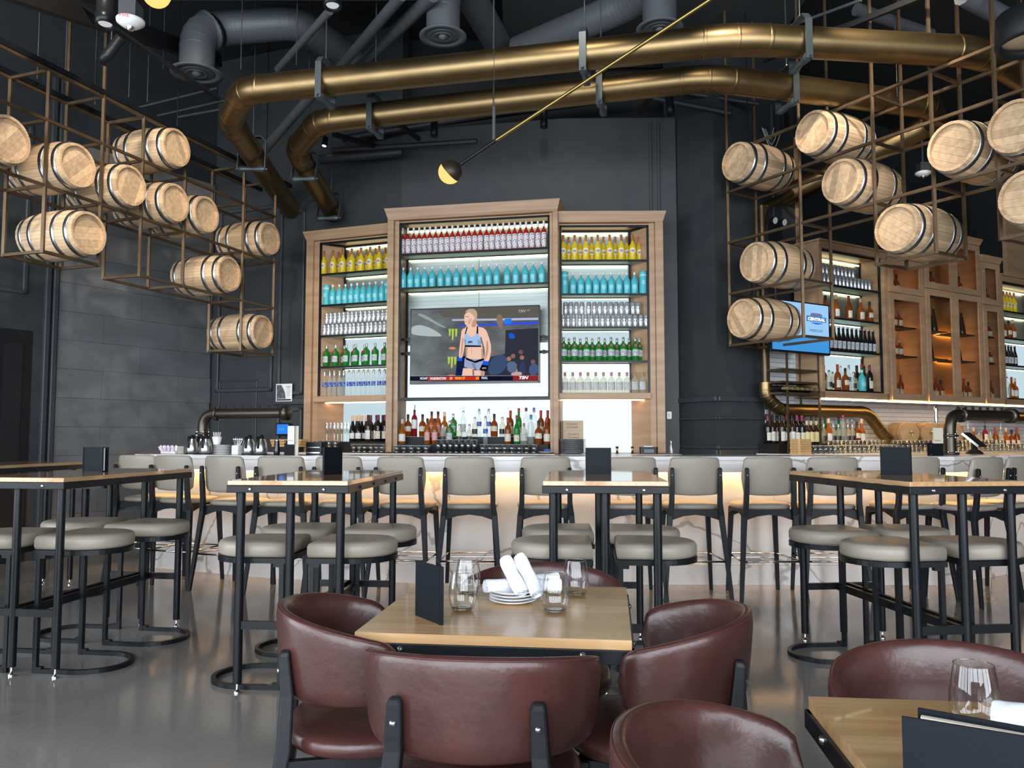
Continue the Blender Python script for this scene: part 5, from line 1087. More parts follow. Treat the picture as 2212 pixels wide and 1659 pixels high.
LB = dict(redlab=print_mat('label_red_white', (0.70, 0.64, 0.66), (0.04, 0.03, 0.06), (70, 70, 60), 0.57), blue=print_mat('label_blue', (0.04, 0.09, 0.34), (0.45, 0.5, 0.6), (60, 60, 90), 0.6), silver=print_mat('label_silver', (0.48, 0.50, 0.53), (0.25, 0.27, 0.30), (60, 60, 120), 0.55), grey=print_mat('label_grey', (0.42, 0.42, 0.40), (0.60, 0.60, 0.58), (50, 50, 120), 0.56),
    cream=print_mat('label_cream', (0.68, 0.62, 0.50), (0.25, 0.18, 0.12), (60, 60, 110), 0.62), white=print_mat('label_white', (0.72, 0.72, 0.70), (0.2, 0.2, 0.22), (60, 60, 110), 0.62), black=mat('label_black', (0.02, 0.02, 0.022), 0.4), aqua=mat('label_aqua', (0.25, 0.62, 0.68), 0.4), pink=mat('label_pink', (0.62, 0.32, 0.32), 0.5))
def bottle_maker(name, prof, glass, cap, cap_z, cap_r, label=None, lz=(0, 0), ldeg=150, lr=None, extra=None, pour=False):
    def mk():
        t = thing(name, '-', 'bottle')
        obj('glass', MB().lathe(prof, 14), glass, t)
        c = MB().lathe([(cap_r, cap_z[0]), (cap_r, cap_z[1] - 0.003), (cap_r * 0.85, cap_z[1])], 10)
        if pour: c.cyl((0, 0, cap_z[1]), (0.006, -0.004, cap_z[1] + 0.055), 0.0045, 6)
        obj('cap', c, cap, t)
        if label: obj('label', arcband(MB(), lr or (max(p[0] for p in prof) + 0.0008), lz[0], lz[1], ldeg), label, t)
        if extra: extra(t)
        return t
    return Kind(mk)
def shoulder(r, h, H, nr, sh=0.05, base=0.004): return [(r * 0.9, 0), (r, base), (r, h), (r * 0.9, h + sh * 0.35), (r * 0.5 + nr * 0.5, h + sh * 0.75), (nr, h + sh), (nr, H)]
def disc(r, R_, z, m, n=14, nm='label'):
    def f(t):
        vs = [(0, -r - 0.0012, z)] + [(min(r * 0.95, R_ * math.cos(2 * PI * k / n)) if 1 else 0, -math.sqrt(max(0, (r + 0.001) ** 2 - (R_ * math.cos(2 * PI * k / n)) ** 2)) - 0.0004, z + R_ * math.sin(2 * PI * k / n)) for k in range(n)]
        obj(nm, MB().add(vs, [(0, 1 + k, 1 + (k + 1) % n) for k in range(n)], True), m, t)
    return f
def two(*fs):
    def f(t):
        for g in fs: g(t)
    return f
ink = mat('print_dark', (0.02, 0.02, 0.025), 0.5)
B = {}
B['red'] = bottle_maker('liqueur_bottle', shoulder(0.0300, 0.185, 0.29, 0.011, 0.045), GL['red'], CP['white'], (0.245, 0.312), 0.0125, LB['redlab'], (0.018, 0.178), 165)
B['yellow'] = bottle_maker('liqueur_bottle', [(0.036, 0), (0.039, 0.004), (0.037, 0.14), (0.033, 0.165), (0.018, 0.195), (0.012, 0.21), (0.012, 0.27)], GL['yellow'], CP['copper'], (0.215, 0.285), 0.0135, extra=two(disc(0.0375, 0.030, 0.105, mat('oval_label', (0.70, 0.70, 0.70), 0.4)), disc(0.0385, 0.017, 0.103, mat('oval_print', (0.33, 0.30, 0.33), 0.5), 10, 'emblem')))
B['aqua'] = bottle_maker('whisky_bottle', [(0.036, 0), (0.039, 0.006), (0.039, 0.135), (0.034, 0.160), (0.014, 0.190), (0.012, 0.20), (0.012, 0.225)], GL['aqua'], CP['white'], (0.213, 0.240), 0.0125, LB['aqua'], (0.055, 0.10), 70)
B['green'] = bottle_maker('gin_bottle', [(0.034, 0), (0.037, 0.006), (0.042, 0.15), (0.038, 0.172), (0.022, 0.188), (0.0125, 0.198), (0.0125, 0.24)], GL['green'], CP['silver'], (0.215, 0.255), 0.0145, LB['silver'], (0.05, 0.12), 110, 0.0425, disc(0.0405, 0.016, 0.165, mat('red_seal', (0.30, 0.03, 0.03), 0.4), 10, 'seal'))
B['blue'] = bottle_maker('vodka_bottle', shoulder(0.0265, 0.185, 0.29, 0.0115, 0.04), GL['clear'], CP['silver'], (0.245, 0.305), 0.0135, LB['blue'], (0.115, 0.165), 175)
B['teq'] = bottle_maker('tequila_bottle', [(0.037, 0), (0.040, 0.006), (0.040, 0.125), (0.034, 0.150), (0.016, 0.168), (0.0125, 0.175), (0.0125, 0.20)], GL['pale'], CP['rose'], (0.185, 0.225), 0.014, LB['grey'], (0.035, 0.12), 140)
B['whisky'] = bottle_maker('whisky_bottle', [(0.035, 0), (0.040, 0.006), (0.042, 0.12), (0.036, 0.150), (0.018, 0.172), (0.014, 0.18), (0.014, 0.21)], GL['amber'], CP['black'], (0.20, 0.250), 0.015, LB['cream'], (0.06, 0.115), 120)
B['bourbon'] = bottle_maker('bourbon_bottle', [(0.036, 0), (0.040, 0.006), (0.040, 0.13), (0.032, 0.155), (0.016, 0.175), (0.014, 0.25)], GL['orange'], CP['tan'], (0.225, 0.275), 0.0155, LB['white'], (0.03, 0.11), 130)
B['rumred'] = bottle_maker('rum_bottle', shoulder(0.036, 0.155, 0.26, 0.0135, 0.05), GL['amber'], CP['redw'], (0.235, 0.285), 0.0150, LB['cream'], (0.03, 0.11), 130)
B['aperitif'] = bottle_maker('aperitif_bottle', shoulder(0.035, 0.15, 0.26, 0.013, 0.06), GL['orange'], CP['black'], (0.235, 0.28), 0.0145, LB['pink'], (0.04, 0.13), 120)
B['ruby'] = bottle_maker('liqueur_bottle', shoulder(0.033, 0.20, 0.28, 0.012, 0.045), GL['ruby'], CP['black'], (0.27, 0.30), 0.013, LB['white'], (0.09, 0.19), 150, None, None, True)
B['clearp'] = bottle_maker('vodka_bottle', shoulder(0.034, 0.185, 0.27, 0.012, 0.04), GL['clear'], CP['silver'], (0.26, 0.285), 0.013, LB['grey'], (0.05, 0.14), 110, None, None, True)
B['cleart'] = bottle_maker('gin_bottle', shoulder(0.034, 0.195, 0.30, 0.0135, 0.045), GL['clear'], CP['plum'], (0.275, 0.315), 0.0150, None)
B['clearb'] = bottle_maker('gin_bottle', shoulder(0.034, 0.195, 0.30, 0.0135, 0.045), GL['clear'], CP['blue'], (0.265, 0.315), 0.0150, None)
B['clears'] = bottle_maker('tequila_bottle', shoulder(0.033, 0.12, 0.20, 0.012, 0.04), GL['pale'], CP['silver'], (0.185, 0.215), 0.0140, LB['black'], (0.03, 0.085), 120)
B['wine'] = bottle_maker('wine_bottle', shoulder(0.037, 0.175, 0.30, 0.0145, 0.055), GL['dark'], CP['plum'], (0.245, 0.305), 0.0158, LB['cream'], (0.035, 0.12), 130)
B['winet'] = bottle_maker('wine_bottle', [(0.035, 0), (0.038, 0.005), (0.038, 0.11), (0.03, 0.16), (0.0155, 0.215), (0.0145, 0.30)], GL['dark'], CP['tan'], (0.235, 0.305), 0.0160, LB['white'], (0.035, 0.10), 130)
B['winew'] = bottle_maker('wine_bottle', shoulder(0.037, 0.175, 0.30, 0.0145, 0.055), GL['brown'], CP['black'], (0.245, 0.305), 0.0158, LB['white'], (0.03, 0.13), 130)
B['cordial'] = bottle_maker('cordial_bottle', shoulder(0.037, 0.13, 0.24, 0.014, 0.06), GL['brown'], CP['tan'], (0.20, 0.245), 0.0150, mat('label_straw', (0.66, 0.60, 0.30), 0.5), (0.02, 0.125), 150)
B['beer'] = bottle_maker('beer_bottle', [(0.029, 0), (0.031, 0.005), (0.031, 0.13), (0.022, 0.17), (0.0135, 0.215), (0.0135, 0.27)], GL['dark'], CP['silver'], (0.262, 0.278), 0.0145, LB['silver'], (0.03, 0.115), 130)
B['greent'] = bottle_maker('liqueur_bottle', shoulder(0.033, 0.16, 0.30, 0.013, 0.06), GL['green'], CP['redw'], (0.27, 0.31), 0.0145, LB['cream'], (0.03, 0.10), 130)
B['decanter'] = bottle_maker('whisky_bottle', [(0.040, 0), (0.046, 0.006), (0.042, 0.10), (0.022, 0.125), (0.014, 0.14), (0.014, 0.165)], GL['amber'], CP['silver'], (0.16, 0.20), 0.017, LB['white'], (0.02, 0.085), 110)
B['tallb'] = bottle_maker('whisky_bottle', [(0.045, 0), (0.048, 0.006), (0.040, 0.08), (0.024, 0.20), (0.014, 0.25), (0.014, 0.29)], GL['brown'], CP['silver'], (0.285, 0.31), 0.017, None)
def can_maker():
    t = thing('beverage_can', '-', 'can'); r = 0.0285
    obj('can_body', MB().lathe([(r * 0.8, 0), (r, 0.008), (r, 0.122), (r * 0.82, 0.133)], 14), mat('can_silver', (0.60, 0.61, 0.63), 0.3, 0.7), t); obj('lid', MB().lathe([(r * 0.84, 0.132), (r * 0.84, 0.136), (r * 0.74, 0.136), (r * 0.72, 0.133)], 14), mat('can_lid', (0.30, 0.31, 0.33), 0.3, 0.8), t)
    for a, z, w, h in ((-108, 0.066, 22, 0.012), (-72, 0.066, 22, 0.012), (-90, 0.050, 16, 0.010)): obj('emblem', arcband(MB(), r + 0.0007, z - h / 2, z + h / 2, w, 3, a), ink, t)
    obj('lettering_band', arcband(MB(), r + 0.0006, 0.094, 0.106, 60, 4), mat('can_print', (0.16, 0.17, 0.19), 0.5), t); return t
B['can'] = Kind(can_maker)
def tin_maker():
    t = thing('whisky_tin', '-', 'tin'); r = 0.041
    obj('tube', MB().lathe([(r, 0), (r, 0.232)], 18), GL['aqua'], t); obj('lid', MB().lathe([(r + 0.001, 0.232), (r + 0.001, 0.246), (r * 0.9, 0.248)], 18), mat('tin_lid', (0.10, 0.38, 0.44), 0.35), t)
    vs, fs = text_mb('LADDIE', 0.030, 0, 0.0008)
    obj('lettering', MB().add([((r + 0.001) * math.sin(v[0] / r), -(r + 0.001) * math.cos(v[0] / r), 0.200 + v[1]) for v in vs], fs), mat('tin_print', (0.62, 0.80, 0.83), 0.5), t); obj('label', arcband(MB(), r + 0.0008, 0.10, 0.145, 50), LB['aqua'], t); return t
B['tin'] = Kind(tin_maker)
LAB = dict(red='red liqueur bottle with white cap', yellow='yellow bottle with oval white label', aqua='aqua whisky bottle', green='green gin bottle', blue='blue label vodka bottle', teq='squat pale tequila bottle', can='silver can with dark emblem', tin='aqua whisky tin')
def row(fr, kinds, pxs, py, v, z, place, grp, ends=('coffee-pot', 'column'), jit=0.006):
    n = len(pxs); base = FrU.get(id(fr))
    for i, px in enumerate(pxs):
        kd = kinds if isinstance(kinds, str) else kinds[i % len(kinds)]; vv = v if not isinstance(v, (list, tuple)) else v[i % len(v)]
        u = fr.u(px, py, vv) if py is not None else px
        if i < n / 2: od = ('first' if i == 0 else ORD[i]) + ' from the ' + ends[0] + ' end'
        else: od = ('first' if i == n - 1 else ORD[n - 1 - i]) + ' from the ' + ends[1] + ' end'
        B[kd].put(fr.P(u, vv + random.uniform(-jit, jit), z), fr.a + R(random.uniform(-8, 8)), '%s, %s, %s' % (LAB.get(kd, LAB2.get(kd, 'bottle')), place, od), grp)
FrU = {}
ORD = ['first', 'second', 'third', 'fourth', 'fifth', 'sixth', 'seventh', 'eighth', 'ninth', 'tenth', 'eleventh', 'twelfth', 'thirteenth', 'fourteenth', 'fifteenth', 'sixteenth', 'seventeenth', 'eighteenth', 'nineteenth', 'twentieth']
LAB2 = dict(whisky='amber whisky bottle, black cap', bourbon='orange bourbon bottle, tan cap', rumred='amber rum bottle, red cap', aperitif='orange aperitif bottle, pink label', ruby='ruby liqueur bottle with pourer', clearp='clear bottle with pourer', cleart='tall clear bottle, plum cap', clearb='tall clear bottle, blue cap', clears='small pale bottle, black label', wine='dark wine bottle, cream label', winet='dark wine bottle, tan foil', winew='brown wine bottle, white label', cordial='dark bottle, straw label', beer='dark beer bottle', greent='green bottle, red cap', decanter='squat whisky decanter', tallb='tall tapering brown bottle')
def z5(x): return 640 + x * 0.205
def z6(x): return 1060 + x * 0.205
# middle cabinet
row(FC, 'red', [z5(x) for x in (1120, 1178, 1237, 1295, 1352, 1410, 1468, 1528, 1587, 1645, 1705, 1765, 1822, 1882, 1940, 2003)] + [z6(x) for x in (13, 73, 132, 193, 253, 313, 373, 434, 496, 560)], 515, 0.09, 3.325, 'top middle shelf', 'red liqueur bottles')
row(FC, 'aqua', [z5(x) for x in (1128, 1203, 1278, 1355, 1433, 1522, 1605, 1688, 1775, 1860, 1945, 2030)] + [z6(x) for x in (65, 172, 265, 362, 448, 540)], 600, 0.09, 2.945, 'middle cabinet', 'aqua whisky bottles')
# poster-side cabinet
row(FL, 'yellow', [z5(x) for x in (293, 358, 390, 452, 488, 548, 585, 645, 680, 740, 775, 837, 875, 937, 968)], 565, (0.07, 0.17), 3.195, 'poster-side cabinet', 'yellow liqueur bottles', ('poster', 'television'))
row(FL, ['tin'], [z5(318)], 630, 0.09, 2.828, 'by the outer stile of the poster-side cabinet', 'aqua tins'); row(FL, ['tin'], [z5(965)], 630, 0.12, 2.828, 'next to the television cabinet, poster side', 'aqua tins')
row(FL, 'aqua', [z5(x) for x in (388, 452, 515, 578, 643, 707, 772, 837, 902)], 630, 0.08, 2.828, 'poster-side cabinet', 'aqua whisky bottles', ('poster', 'television'))
cz = 0.1365
row(FL, 'can', [z5(x) for x in (298, 340, 385, 430, 476, 523, 567, 607, 655, 700, 750, 790, 838, 885, 930, 968)], 712, 0.08, 2.468, 'lower row, poster-side cabinet', 'silver cans', ('poster', 'television'), 0.001)
row(FL, 'can', [z5(x) for x in (322, 364, 409, 455, 500, 546, 588, 632, 680, 727, 770, 815, 865, 912, 952)], 685, 0.08, 2.468 + cz, 'upper row, poster-side cabinet', 'silver cans', ('poster', 'television'), 0.001)
row(FL, 'green', [z5(x) for x in (315, 413, 505, 527, 610, 627, 722, 740, 832, 930)], 770, (0.07, 0.07, 0.17, 0.07, 0.17, 0.07, 0.17, 0.07, 0.07, 0.07), 2.104, 'poster-side cabinet', 'green gin bottles', ('poster', 'television'))
row(FL, 'blue', [z5(x) for x in (295, 350, 400, 453, 500, 553, 605, 657, 708, 760, 815, 873, 928, 970)], 830, 0.08, 1.757, 'poster-side cabinet', 'blue label vodka bottles', ('poster', 'television'))
# column-side cabinet
row(FR, 'yellow', [z6(x) for x in (765, 822, 885, 943, 1003, 1065, 1128, 1188, 1253, 1312, 1375, 1433, 1495, 1560)], 540, (0.07, 0.16), 3.195, 'column-side cabinet', 'yellow liqueur bottles', ('television', 'column'))
row(FR, ['tin'], [z6(778)], 605, 0.08, 2.828, 'next to the television cabinet, column side', 'aqua tins'); row(FR, ['tin'], [z6(1605)], 605, 0.06, 2.828, 'by the outer stile of the column-side cabinet', 'aqua tins')
row(FR, 'aqua', [z6(x) for x in (868, 950, 1030, 1110, 1190, 1272, 1353, 1435, 1515)], 605, 0.08, 2.828, 'column-side cabinet', 'aqua whisky bottles', ('television', 'column'))
row(FR, 'can', [z6(x) for x in (763, 817, 875, 940, 1003, 1063, 1120, 1180, 1238, 1292, 1350, 1408, 1465, 1523, 1582, 1640)], 690, 0.07, 2.468, 'lower row, column-side cabinet', 'silver cans', ('television', 'column'), 0.001)
row(FR, 'can', [z6(x) for x in (790, 845, 903, 962, 1033, 1093, 1150, 1208, 1267, 1323, 1380, 1437, 1500, 1553)], 662, 0.07, 2.468 + cz, 'upper row, column-side cabinet', 'silver cans', ('television', 'column'), 0.001)
row(FR, 'green', [z6(x) for x in (770, 825, 883, 945, 1010, 1070, 1140, 1202, 1268, 1330, 1397, 1457, 1525, 1567)], 755, (0.06, 0.15), 2.104, 'column-side cabinet', 'green gin bottles', ('television', 'column'))
row(FR, 'teq', [z6(x) for x in (783, 865, 945, 1025, 1107, 1188, 1272, 1355, 1437, 1520, 1600)], 830, 0.08, 1.757, 'column-side cabinet', 'pale tequila bottles', ('television', 'column'))
# counter of the middle cabinet: two steps of bottles, glasses in front
for v0, v1, h in ((0.10, 0.27, 0.175), (-0.03, 0.10, 0.095)):
    o = tag(obj('bottle_step', MB().b2((0.14, v0 + 0.002, 0.009), (FC.L - 0.11, v1, h)), blackm), 'black bottle step of the middle counter, %s tier' % ('upper' if h > .1 else 'lower'), 'step'); o.matrix_world = FC.M(0, 0, CT)
def zz6(x): return 700 + x * 0.2351
row(FC, ['whisky', 'ruby', 'whisky', 'aperitif', 'aperitif', 'bourbon', 'green', 'clearp', 'clears', 'blue', 'blue', 'whisky', 'clears', 'rumred', 'greent', 'cleart', 'clearb', 'rumred', 'rumred'],
    [zz6(x) for x in (772, 829, 905, 987, 1048, 1105, 1187, 1280, 1387, 1425, 1512, 1563, 1640, 1713, 1790, 1857, 1928, 1992, 2056)], 925, 0.18, CT + 0.176, 'back row under the television', 'counter bottles')
row(FC, ['bourbon', 'aperitif', 'aperitif', 'clears', 'green', 'clears', 'clears', 'blue', 'rumred', 'greent', 'teq', 'clearb', 'whisky', 'rumred'],
    [zz6(x) for x in (718, 950, 1018, 1090, 1155, 1245, 1335, 1482, 1690, 1772, 1835, 1900, 1970, 2048)], 945, 0.035, CT + 0.096, 'front row under the television', 'counter bottles')
gl_t = thin_glass('bar_glass', (0.95, 0.97, 0.98), 0.13)
def tumbler(r0, r1, h):
    def mk():
        t = thing('drinking_glass', '-', 'glass')
        obj('glass_wall', MB().lathe([(0.002, 0.004), (r0, 0.0), (r1, h), (r1 - 0.002, h), (r0 - 0.002, 0.010), (0.002, 0.010)], 12, None, True, False, False), gl_t, t)
        obj('rim', MB().tube([((r1 - 0.001) * math.cos(a), (r1 - 0.001) * math.sin(a), h) for a in [2 * PI * k / 14 for k in range(14)]], 0.0015, 5, closed=True), mat('glass_rim', (0.75, 0.78, 0.80), 0.1, 0.4), t)
        obj('base', MB().lathe([(r0 * 0.98, 0.0005), (r0 * 0.95, 0.008)], 12), mat('glass_base', (0.32, 0.35, 0.37), 0.1, 0.3), t); return t
    return Kind(mk)
def stemmed(r, h, flute=False):
    def mk():
        t = thing('stem_glass', '-', 'glass'); b = h * 0.42
        pr = [(0.004, b), (r * 0.7, b + h * 0.08), (r, b + h * 0.25), (r * 0.72, h)] if not flute else [(0.004, b * 0.9), (r * 0.8, b + 0.02), (r, b + h * 0.3), (r * 0.85, h)]
        obj('bowl', MB().lathe(pr, 12, None, True, False, False), gl_t, t); obj('stem', MB().cyl((0, 0, 0.004), (0, 0, b), 0.0035, 6), mat('glass_rim', (0.75, 0.78, 0.80), 0.1, 0.4), t); obj('foot', MB().lathe([(r * 0.85, 0), (r * 0.8, 0.003), (0.005, 0.006)], 12), gl_t, t); return t
    return Kind(mk)
B['tumbler'] = tumbler(0.030, 0.036, 0.085); B['highball'] = tumbler(0.026, 0.031, 0.135); B['bowl'] = tumbler(0.026, 0.043, 0.072); B['flute'] = stemmed(0.026, 0.22, True); B['wineg'] = stemmed(0.040, 0.20)
LAB2.update(tumbler='short clear tumbler', highball='tall clear highball glass', bowl='wide clear glass', flute='champagne flute', wineg='clear wine glass')
def gl_row(fr, kind, u0, u1, step, v, z, place, ends=('coffee-pot', 'column'), py=None):
    n = max(1, int((u1 - u0) / step) + 1); row(fr, kind, [u0 + step * k for k in range(n)], None, v, z, place, 'glasses behind the bar', ends, 0.004)
uC = lambda x: FC.u(zz6(x), 965, -0.08)
gl_row(FC, 'bowl', uC(690), uC(1010), 0.082, -0.10, CT + 0.009, 'under the television, cluster'); gl_row(FC, 'bowl', uC(700), uC(1030), 0.082, -0.19, CT + 0.009, 'front edge under the television, cluster')
gl_row(FC, 'highball', uC(1060), uC(1440), 0.066, -0.10, CT + 0.009, 'under the television, back file'); gl_row(FC, 'highball', uC(1075), uC(1450), 0.066, -0.18, CT + 0.009, 'under the television, front file')
gl_row(FC, 'tumbler', uC(1490), uC(1870), 0.078, -0.10, CT + 0.009, 'under the television, back file'); gl_row(FC, 'tumbler', uC(1480), uC(1990), 0.078, -0.19, CT + 0.009, 'under the television, front file')
# poster-side counter: flutes, wine bottles, tumblers
uL = lambda x, v: FL.u(zz6(x), 950, v)
row(FL, 'flute', [zz6(x) for x in (25, 60, 95, 125, 160, 195, 225)], 935, (0.10, 0.16), CT + 0.12, 'under the poster-side cabinet', 'champagne flutes', ('poster', 'television'))
o = tag(obj('bottle_step', MB().b2((0.02, 0.06, 0.0), (0.92, 0.27, 0.118)), blackm), 'black step under the wine bottles and flutes', 'step'); o.matrix_world = FL.M(0.12, 0, CT)
row(FL, ['winet', 'winet', 'winet', 'wine', 'winew', 'winew', 'wine'], [zz6(x) for x in (300, 348, 385, 430, 485, 540, 576)], 925, 0.17, CT + 0.119, 'back row of wine, poster side', 'wine bottles', ('poster', 'television'))
row(FL, ['winet', 'winet', 'winew', 'wine', 'wine'], [zz6(x) for x in (262, 318, 405, 500, 560)], 935, 0.09, CT + 0.119, 'front row of wine, poster side', 'wine bottles', ('poster', 'television'))
gl_row(FL, 'tumbler', uL(285, -0.08), uL(575, -0.08), 0.07, -0.08, CT + 0.009, 'under the poster-side cabinet, back file', ('poster', 'television')); gl_row(FL, 'tumbler', uL(275, -0.17), uL(580, -0.17), 0.07, -0.17, CT + 0.009, 'under the poster-side cabinet, front file', ('poster', 'television'))
gl_row(FL, 'bowl', uL(-60, -0.08), uL(130, -0.08), 0.08, -0.08, CT + 0.06, 'on the wooden tray by the poster', ('poster', 'television'))
# column-side counter: printed boxes, plate stack, card terminal, carafe
for k in (0, 1):
    t = thing('wooden_box', 'pale wooden cocktail box, %s of two' % ('upper' if k else 'lower'), 'box', FR.P(FR.u(1237, 925, 0.08), 0.08, CT + 0.131 + 0.1085 * k), FR.a)
    obj('case', MB().box((0, 0, 0.0535), (0.215, 0.16, 0.1065)), mat('box_ply', (0.50, 0.38, 0.25), 0.6), t, bev=0.003)
    for j, wd in enumerate(("Cookie's", 'Cocktail')):
        vs, fs = text_mb(wd, 0.034, 0.35); obj('lettering', MB().add([(v[0] - 0.012 + 0.012 * (1 - k), -0.0812, 0.072 - 0.034 * j + v[1]) for v in vs], fs), mat('burnt_ink', (0.10, 0.03, 0.015), 0.6), t)
o = tag(obj('bottle_step', MB().box((0, 0, 0.065), (0.22, 0.16, 0.13)), blackm), 'black block under the cocktail boxes', 'step'); o.matrix_world = FR.M(FR.u(1237, 940, .08), 0.08, CT)
def plate_mb(r, z): return MB().lathe([(r * 0.55, z), (r * 0.60, z + 0.001), (r * 0.98, z + 0.011), (r, z + 0.013), (r * 0.97, z + 0.0135), (r * 0.6, z + 0.004), (0.001, z + 0.004)], 28, None, True, True, False)
def plate_maker(r, m):
    def mk():
        t = thing('plate', '-', 'plate'); obj('dish', plate_mb(r, 0), m, t); return t
    return Kind(mk)
K_pg = plate_maker(0.14, mat('grey_plate', (0.42, 0.43, 0.45), 0.25, 0.3)); K_ps = plate_maker(0.085, white)
for k in range(12): K_pg.put(FR.P(FR.u(1238, 965, -0.12), -0.12, CT + 0.0125 * k), 0, 'grey plate of the tall stack, %s from the %s' % (ORD[k if k < 6 else 11 - k], 'counter' if k < 6 else 'top'), 'stacked grey plates')
t = thing('card_terminal', 'black card reader on the back counter', 'terminal', FR.P(FR.u(1400, 970, -0.18), -0.18, CT), FR.a); obj('housing', MB().rbox((0, 0, 0.035), (0.19, 0.12, 0.07), 0.02), black, t, bev=0.008); obj('screen', MB().box((0.0, -0.061, 0.03), (0.10, 0.003, 0.035)), mat('dim_screen', (0.05, 0.09, 0.13), 0.2), t); obj('paper_roll', MB().box((0, 0.0, 0.075), (0.09, 0.05, 0.012)), paper, t)
t = thing('glass_carafe', 'small conical glass carafe by the column', 'carafe', FR.P(FR.u(1450, 965, -0.20), -0.20, CT)); obj('flask', MB().lathe([(0.03, 0), (0.032, 0.004), (0.012, 0.10), (0.011, 0.12)], 14, None, True, True, False), gl_t, t); obj('stopper', MB().lathe([(0.010, 0.12), (0.012, 0.13), (0.0, 0.14)], 10), chrome, t)
for px, lab in ((1333, 'little glass jigger by the menu board'), (1366, 'little copper jigger by the card reader')):
    t = thing('jigger', lab, 'jigger', FR.P(FR.u(px, 975, -0.15), -0.15, CT)); obj('upper_cup', MB().lathe([(0.008, 0.03), (0.018, 0.075), (0.016, 0.075), (0.007, 0.032)], 14, None, True, False, False), mat('copper', (0.6, 0.3, 0.16), 0.2, 1.0), t); obj('lower_cup', MB().lathe([(0.020, 0.0), (0.008, 0.03)], 14, None, True, False, False), MATS['copper'], t)
t = thing('saucer', 'white saucer with a blue cloth at the counter end', 'saucer', FC.P(FC.L - 0.10, -0.22, CT + 0.009)); obj('dish', plate_mb(0.09, 0), white, t); obj('blue_cloth', pad(0.07, 0.05, 0.03), mat('blue_cloth', (0.06, 0.12, 0.35), 0.8), t).location = (0.01, 0, 0.012)
t = thing('light_switch', 'white wall switch beside the column-side cabinet', 'switch', FB3.P(FB3.u(1446, 897, -0.01), -0.004, FB3.z(1446, 897, -.01)), FB3.a); obj('plate', MB().rbox((0, 0, 0), (0.05, 0.08, 0.008), 0.008, UP), white, t); obj('rocker', MB().box((0, -0.008, 0), (0.025, 0.006, 0.05)), paper, t)
# ------------------------------------------------------------------ angled bar goods
E2 = ('column', 'photo-edge'); P2_ = 'cabinet by small television'
row(FRB, 'can', [0.10 + 0.066 * k for k in range(15)], None, 0.10, 2.953, 'lower row, ' + P2_, 'silver cans', E2, 0.001); row(FRB, 'can', [0.33 + 0.066 * k for k in range(9)], None, 0.19, 2.953 + cz, 'upper row, ' + P2_, 'silver cans', E2, 0.001); row(FRB, 'can', [0.33 + 0.066 * k for k in range(9)], None, 0.19, 2.953, 'hidden row, ' + P2_, 'silver cans', E2, 0.001)
row(FRB, ['whisky', 'bourbon', 'rumred', 'bourbon', 'whisky'], [0.24, 0.42, 0.64, 0.86, 1.02], None, 0.10, 2.592, P2_, 'shelf whiskies', E2); row(FRB, 'beer', [0.14 + 0.076 * k for k in range(13)], None, 0.09, 2.235, P2_, 'dark beer bottles', E2, 0.001)
row(FRB, ['clears', 'bourbon', 'clears', 'rumred', 'rumred', 'clears', 'whisky', 'clearp', 'clears', 'blue', 'greent', 'winew', 'wine', 'winew'], [0.10 + 0.0715 * k for k in range(14)], None, (0.08, 0.20), 1.801, 'low shelf, ' + P2_, 'shelf spirits', E2); row(FRB, ['aqua'], [0.80], None, 0.07, 1.801, 'alone on the lowest shelf', 'aqua whisky bottles', E2)
P3_ = 'photo-edge cabinet'
row(FRB, 'yellow', [3.72 + 0.085 * k for k in range(6)], None, 0.10, 2.953, P3_, 'yellow liqueur bottles', E2); row(FRB, ['whisky', 'rumred', 'whisky', 'bourbon'], [3.74, 3.86, 3.98, 4.10], None, 0.10, 2.592, P3_, 'shelf whiskies', E2); row(FRB, 'beer', [3.70 + 0.078 * k for k in range(6)], None, 0.09, 2.235, P3_, 'dark beer bottles', E2); row(FRB, ['bourbon', 'clears', 'clearp', 'rumred', 'bourbon'], [3.72, 3.80, 3.90, 4.0, 4.1], None, 0.10, 1.801, P3_ + ', lowest shelf', 'shelf spirits', E2)
for u0, nm, tall in ((1.19, 'single glass cabinet', 0), (1.90, 'double cabinet near door', 1), (2.50, 'double cabinet far door', 1), (3.06, 'narrow glass cabinet', 0)):
    dx = 0.28 if u0 != 3.06 else 0.34
    zt = {1.19: 2.955, 1.90: 3.07, 2.50: 3.07, 3.06: 2.98}[u0] + 0.012
    row(FRB, ['rumred', 'whisky'], [u0 + dx, u0 + dx + 0.10], None, 0.12, zt, 'top of ' + nm, 'cabinet whiskies', E2)
    for zz, kk in ((2.58, ['tallb', 'tallb'] if tall else ['decanter', 'decanter']), (2.24, ['tallb'] if tall else ['decanter', 'decanter']), (1.737, ['whisky', 'rumred', 'whisky'][: 3 if tall else 2])):
        row(FRB, kk, [u0 + dx + 0.01 + 0.10 * k for k in range(len(kk))], None, 0.11, zz, ('top shelf' if zz > 2.5 else 'mid shelf' if zz > 2 else 'floor') + ' of ' + nm, 'cabinet whiskies', E2, 0.003)
o = tag(obj('bottle_step', MB().b2((-0.55, 0.10, 0), (0.95, 0.36, 0.10)), blackm), 'black step under the wine bottles by the tiles', 'step'); o.matrix_world = FRB.M(0, 0, CT)
row(FRB, ['wine', 'winew', 'winew', 'wine', 'wine', 'wine', 'winew', 'wine', 'wine'], [-0.50 + 0.073 * k for k in range(9)], None, 0.29, CT + 0.101, 'rear row by the white tiles', 'wine bottles', E2); row(FRB, ['winew', 'wine', 'winew', 'wine', 'wine', 'cordial', 'cordial', 'cordial'], [-0.43 + 0.077 * k for k in range(8)], None, 0.16, CT + 0.101, 'front row by the white tiles', 'wine bottles', E2, 0.003)
